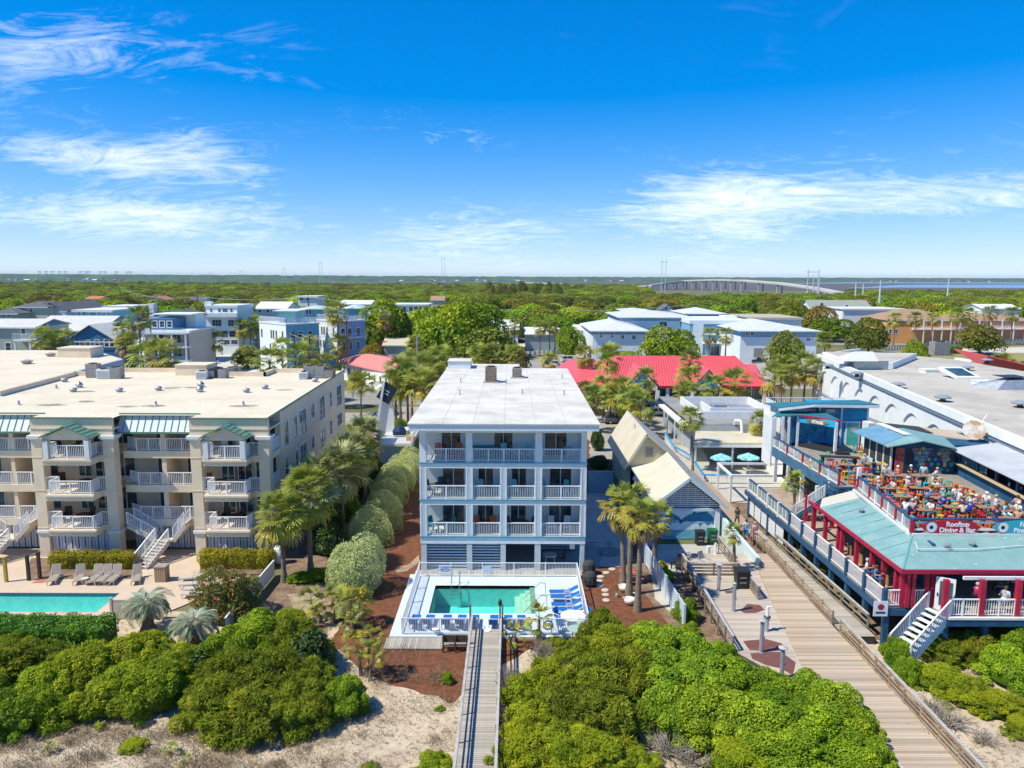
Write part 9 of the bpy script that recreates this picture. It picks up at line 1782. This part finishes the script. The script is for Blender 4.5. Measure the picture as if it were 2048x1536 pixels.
for px,py,Y,R,H,mt,lab in((1140,700,212,4.4,9,oak_m,'round green tree left of the blue complex'),(1338,712,192,7.6,10,oak_m,'broad round oak before the left wing of the blue complex'),(1568,705,188,5,9,oak2_m,'rounded tree before the right wing of the blue complex'),(1737,700,232,6.5,9.5,oak2_m,'wide grey green tree behind the grey hall'),(1833,702,205,3.6,6,oak_m,'clipped round tree on the street behind the grey hall'),(972,735,162,9,10.5,oak2_m,'broad pale tree just behind the white house'),(765,685,212,8,15,oak_m,'tall leafy tree before the teal apartment building'),(1960,690,232,7,8,oak2_m,'dark tree before the peach motel'),(868,712,160,5,7.5,oak2_m,'dark tree by the middle street'),(900,690,206,10,15,oak_m,'large bright oak left of the middle street'),(945,690,214,10,14,oak_m,'second large bright oak beside the middle street'),(840,680,222,8,13,oak_m,'bright oak behind the teal apartment building'),(1640,640,290,7,11,oak3_m,'russet tree before the shingled house'),(920,725,150,3,4.5,oak2_m,'dark bush tree behind the white house bulkhead'),(745,690,185,3.4,6,oak3_m,'russet bush left of the tan bungalow'),(715,725,160,2.2,3,oak3_m,'russet round shrub by the cyan houses'),(1220,700,200,3,4,oak_m,'green hedge tree along the blue complex'),(1255,702,200,3.4,3.4,oak_m,'low green mass along the blue complex'),(625,705,178,2.5,4,oak_m,'green shrub between the cyan houses'),(495,705,190,4,5,oak2_m,'pale green shrub mass beside the gravel lot')):
 tree(XY(px,py,Y),Y,R,H,mt,lab,None)
FOOT=[]
bpy.context.view_layer.update()
for o in list(bpy.data.objects):
 if o.type=='MESH' and o.name.startswith(('wall','roof','lower_wall'))and o.matrix_world.translation.y>140 and o.parent:
  c=[o.matrix_world@Vector(b)for b in o.bound_box];a=(min(v.x for v in c),max(v.x for v in c),min(v.y for v in c),max(v.y for v in c));FOOT.append(a)
def free(x,y,R,back=34):
 for a,b,c,d in FOOT:
  if a-R*.8<x<b+R*.8 and c-(back if c<340 else 22)<y<d+R*.5:return False
 return True
def forest_from(x,y):px=1024+x*1500/y;return 205 if px<380 else 232 if px<740 else 216 if px<1000 else 242 if px<1180 else 262 if px<1700 else 292
cnt=0;rs=random.Random(12)
while cnt<300:
 Y=205*(3.2**(rs.random()**1.0));x=rs.uniform(-.80,.80)*Y;R=rs.uniform(6.0,12)
 if Y<forest_from(x,Y)or not free(x,Y,R):continue
 r=rs.random();px=1024+1500*x/Y;mt=oak_m if r<(.5 if Y<420 else .35)else(oak3_m if r>.93 else oak2_m);cnt+=1
 tree(x,Y,R,rs.uniform(7.6,11.5)if Y<420 else rs.uniform(6.5,9),mt,{'oak_leaves':'green live oak','olive_oak_leaves':'olive green oak','russet_oak_leaves':'russet leaved oak'}[mt.name]+' in the wooded belt behind the houses','wooded belt of '+mt.name.replace('_',' '))
for i in range(16):
 px=975+i*9+rs.uniform(-5,5);Y=rs.uniform(640,800);tree(XY(px,580,Y),Y,rs.uniform(4,6),rs.uniform(12,16.5),oak2_m,'tall dark tree standing above the wood right of the middle, %s from the left'%ORD[i],'tall dark trees above the wood')
def gn_wood():
 pts=[];rs=random.Random(5)
 while len(pts)<3600:
  Y=560*(2.95**rs.random());x=rs.uniform(-.82,.82)*Y
  px=1024+1500*x/Y
  if Y>1500 and x>350 or 1290<px<1690 and Y>690 or px>1690 and Y>1000:continue
  pts.append((x,Y,0))
 me=bpy.data.meshes.new('wood');me.from_pydata(pts,[],[]);o=bpy.data.objects.new('far_wood',me);COL.objects.link(o);tag(o,kind='stuff')
 g=bpy.data.node_groups.new('wood','GeometryNodeTree');g.interface.new_socket('Geometry',in_out='INPUT',socket_type='NodeSocketGeometry');g.interface.new_socket('Geometry',in_out='OUTPUT',socket_type='NodeSocketGeometry');N=g.nodes.new;LK=g.links.new
 i,ou,ip,j=N('NodeGroupInput'),N('NodeGroupOutput'),N('GeometryNodeInstanceOnPoints'),N('GeometryNodeJoinGeometry')
 for k,(mt,q)in enumerate(((oak_m,0),(oak2_m,0),(oak2_m,1),(oak_m,1),(oak2_m,2))):
  s=bpy.data.objects.new('wood_crown',OAK[mt.name][q]);oi=N('GeometryNodeObjectInfo');oi.inputs['Object'].default_value=s;gi=N('GeometryNodeGeometryToInstance');LK(oi.outputs['Geometry'],gi.inputs[0]);LK(gi.outputs[0],j.inputs[0])
 ip.inputs['Pick Instance'].default_value=True;r1,r2,r3=N('FunctionNodeRandomValue'),N('FunctionNodeRandomValue'),N('FunctionNodeRandomValue');r1.data_type='INT';r1.inputs[4].default_value=0;r1.inputs[5].default_value=4;r2.data_type='FLOAT_VECTOR';r2.inputs[0].default_value=(7,7,5.2);r2.inputs[1].default_value=(16,16,8.6);r3.data_type='FLOAT_VECTOR';r3.inputs[0].default_value=(0,0,0);r3.inputs[1].default_value=(0,0,6.28)
 LK(i.outputs[0],ip.inputs['Points']);LK(j.outputs[0],ip.inputs['Instance']);LK(r1.outputs[2],ip.inputs['Instance Index']);LK(r2.outputs[0],ip.inputs['Scale']);LK(r3.outputs[0],ip.inputs['Rotation']);LK(ip.outputs[0],ou.inputs[0]);md=o.modifiers.new('wood','NODES');md.node_group=g
gn_wood()
# bridge, pylons, poles, far shore
conc=M('bridge_concrete',(.46,.45,.43),(.40,.39,.38),.05,.9)
BR=thing('bridge','long concrete bridge curving up over the marsh on the right horizon','bridge',(200,1200,0));road=[(1048,565,5),(1160,569.5,4.5),(1268,574.3,5),(1297,571.3,8),(1330,566,12.2),(1370,561.5,16),(1430,559.3,18.8),(1487,560.8,18.3),(1560,566.5,15),(1620,574.5,10.5),(1680,586,5.5)]
P_=[Vector(G(*p))for p in road];F2=[]
for a,b in zip(P_,P_[1:]):
 n=max(1,int((b-a).length/38));F2+=[a+(b-a)*(i/n)for i in range(n)]
F2.append(P_[-1]);dk,rl=MB(),MB();w=Vector((0,0,0))
for a,b in zip(F2,F2[1:]):
 d=(b-a).normalized();s=Vector((d.y,-d.x,0)).normalized();dk.beam(a-Vector((0,0,.9)),b-Vector((0,0,.9)),12.5,1.8)
 for k in(-1,1):rl.beam(a+s*6.1*k+Vector((0,0,.5)),b+s*6.1*k+Vector((0,0,.5)),.3,1.0)
dk.build('deck',conc,BR);rl.build('parapet',M('pale_bridge_rail',(.56,.54,.50),None,.1,.9),BR)
for a,b in zip(F2,F2[1:]):
 if a.z>3.5:
  s=(b-a).normalized();s=Vector((s.y,-s.x,0)).normalized();m=MB()
  for k in(-1,1):e=a+s*3.6*k;m.box(e.x-.9,e.x+.9,e.y-.9,e.y+.9,0,a.z-3.0)
  m.beam(a-s*5.5-Vector((0,0,2.45)),a+s*5.5-Vector((0,0,2.45)),1.8,1.3);m.build('pier',conc,BR)
for t,c in((.66,'red'),(.72,'black'),(.83,'white'),(.56,'white')):e=F2[int(t*len(F2))];copy_tree(CARK['suv'][0],(e.x,e.y,e.z+.02),2.2,'%s vehicle crossing the bridge'%c+(' near its top' if t<.6 else '')+(' on its right slope' if c=='white' and t>.6 else ''),recolour={})
steel=M('pale_pylon_steel',(.50,.55,.60),None,.3,.6)
for i,(pxs,pt,pb,Y)in enumerate((((884,890),511,575,1560),((1323,1331),517,596,1000),((639,644.5),522,575,1900),((565.5,570.5),534,574,2050),((480,485),540,572,2200),((418,424),545,570,2250),((383,388),545,569,2300),((1616,1636.5),538,592,830),((1627,1639),552,594,800),((1713,1713),564,602,640),((1728,1728),568,598,680),((1762,1762),561,614,520),((1898,1898),557,598,640))):
 X0,X1=XY(pxs[0],560,Y),XY(pxs[1],560,Y);h=ZY(pxs[0],pt,Y);t=thing('power_pylon',('tall thin paired power poles' if X1-X0>1 else 'single thick power pole')+', %s'%('behind the white house','tallest, before the bridge','left of the middle','second pair left of the middle','faint pair over the left marsh','small pair over the left marsh','farthest pair on the left marsh','wide pair at the end of the bridge','shorter pair at the end of the bridge','left of three right of the bridge','middle of three right of the bridge','thickest, above the orange motel','alone near the right edge')[i],'power pylon',((X0+X1)/2,Y,0),'power poles on the horizon')
 r=(.55 if Y>900 else .75)if X1-X0>1 else 1.0
 for x in((X0,X1)if X1-X0>1 else(X0,)):MB().tube((x,Y,0),(x,Y,h),r,r*.5,7).build('pole',steel,t)
 if X1-X0>1:MB().beam((X0-2,Y,h*.9),(X1+2,Y,h*.9),.5,.6).build('crossarm',steel,t)
wood=M('dark_pole_wood',(.07,.05,.04),None,2,.9);UP=[]
for i,(px,pt,Y)in enumerate(((588,660,158),(619,672,156),(693,640,175),(616,590,300),(395,590,330),(240,575,420),(905,610,290),(1395,605,330),(834,672,152))):
 x=XY(px,pt,Y);h=ZY(px,pt,Y);t=thing('utility_pole','dark wooden utility pole %s'%('before the cyan house corner','before the cyan house garage','beside the tall shaggy palm','rising from the trees behind the cyan house','in the trees left of the white tower house','far left in the trees','among the trees above the white house','before the woods behind the blue complex','grey steel, beside the red barn')[i],'utility pole',(x,Y,0));MB().tube((x,Y,0),(x,Y,h),.2,.14,7).build('pole',galv if i==8 else wood,t);MB().box(x-1.2,x+1.2,Y-.08,Y+.08,h-.9,h-.72).build('crossarm',wood,t);UP.append(Vector((x,Y,h-.7)))
 if i<2:MB().tube((x+.3,Y,h*.62),(x+.3,Y,h*.62+1.1),.3,n=8).build('transformer',galv,t)
wr=thing('power_lines','thin pale power lines slung between the utility poles over the trees','power line',(0,300,9))
for a,b in((5,4),(4,3),(3,6),(6,7),(0,1),(1,2)):
 for s in(-1,1):
  m=MB();A,B=UP[a]+Vector((s,0,0)),UP[b]+Vector((s,0,0));q=[A+(B-A)*(i/8)-Vector((0,0,4*.02*(B-A).length*(i/8)*(1-i/8)))for i in range(9)];m.path(q,.045,4);m.build('wire',M('pale_wire',(.42,.42,.42),None,2,.6),wr)
for i,px in enumerate((79,92,104,119,130,160,171,177,200,210,232,254,262)):
 Y=5200;x=XY(px,546,Y);t=thing('port_crane','tiny dark port crane on the far left horizon, %s from the left'%ORD[i],'crane',(x,Y,0),'port cranes on the horizon');h=40
 for s in(-1,1):MB().box(x+s*6-.9,x+s*6+.9,Y-1,Y+1,0,h).build('leg',M('blue_grey_crane',(.10,.14,.18),None,.1,.8),t)
 MB().box(x-9,x+11+(i%3)*5,Y-1.1,Y+1.1,h+.01,h+3.5).build('boom',M('blue_grey_crane'),t)
rs=random.Random(2)
for i in range(46):
 px=rs.choice((rs.uniform(20,260),rs.uniform(600,1260),rs.uniform(820,1060),rs.uniform(1690,2000)));X=(px-1024)/1500*(2300+px*.8);y=shore_y(X)-12;X=(px-1024)/1500*y;w=rs.uniform(7,20);h=rs.uniform(4,8);t=thing('shore_house','tiny pale house at the foot of the far wooded shore','house',(X,y,0),'houses on the far shore');MB().box(X-w/2,X+w/2,y,y+8,0,h).build('wall',rs.choice((whitew,creamw,peach,whitew)),t);m=MB();m.slab([(X-w/2-1,y-1,h),(X+w/2+1,y-1,h),(X+w/2-2,y+4,h+2.5),(X-w/2+2,y+4,h+2.5)],.3);m.slab([(X-w/2+2,y+4,h+2.5),(X+w/2-2,y+4,h+2.5),(X+w/2+1,y+9,h),(X-w/2-1,y+9,h)],.3);m.build('roof',rs.choice((whiter,shingle,brownr)),t)
 # the air
hz=MB().box(-14050,14050,-650,16050,-1.0,62.0).build('haze',bpy.data.materials.new('haze_air'));hm=hz.data.materials[0];hm.use_nodes=True;hm.node_tree.nodes.clear()
pv=hm.node_tree.nodes.new('ShaderNodeVolumePrincipled');pv.inputs['Color'].default_value=(.80,.90,1,1);pv.inputs['Density'].default_value=.000042
hm.node_tree.links.new(pv.outputs[0],hm.node_tree.nodes.new('ShaderNodeOutputMaterial').inputs['Volume']);tag(hz,kind='stuff')
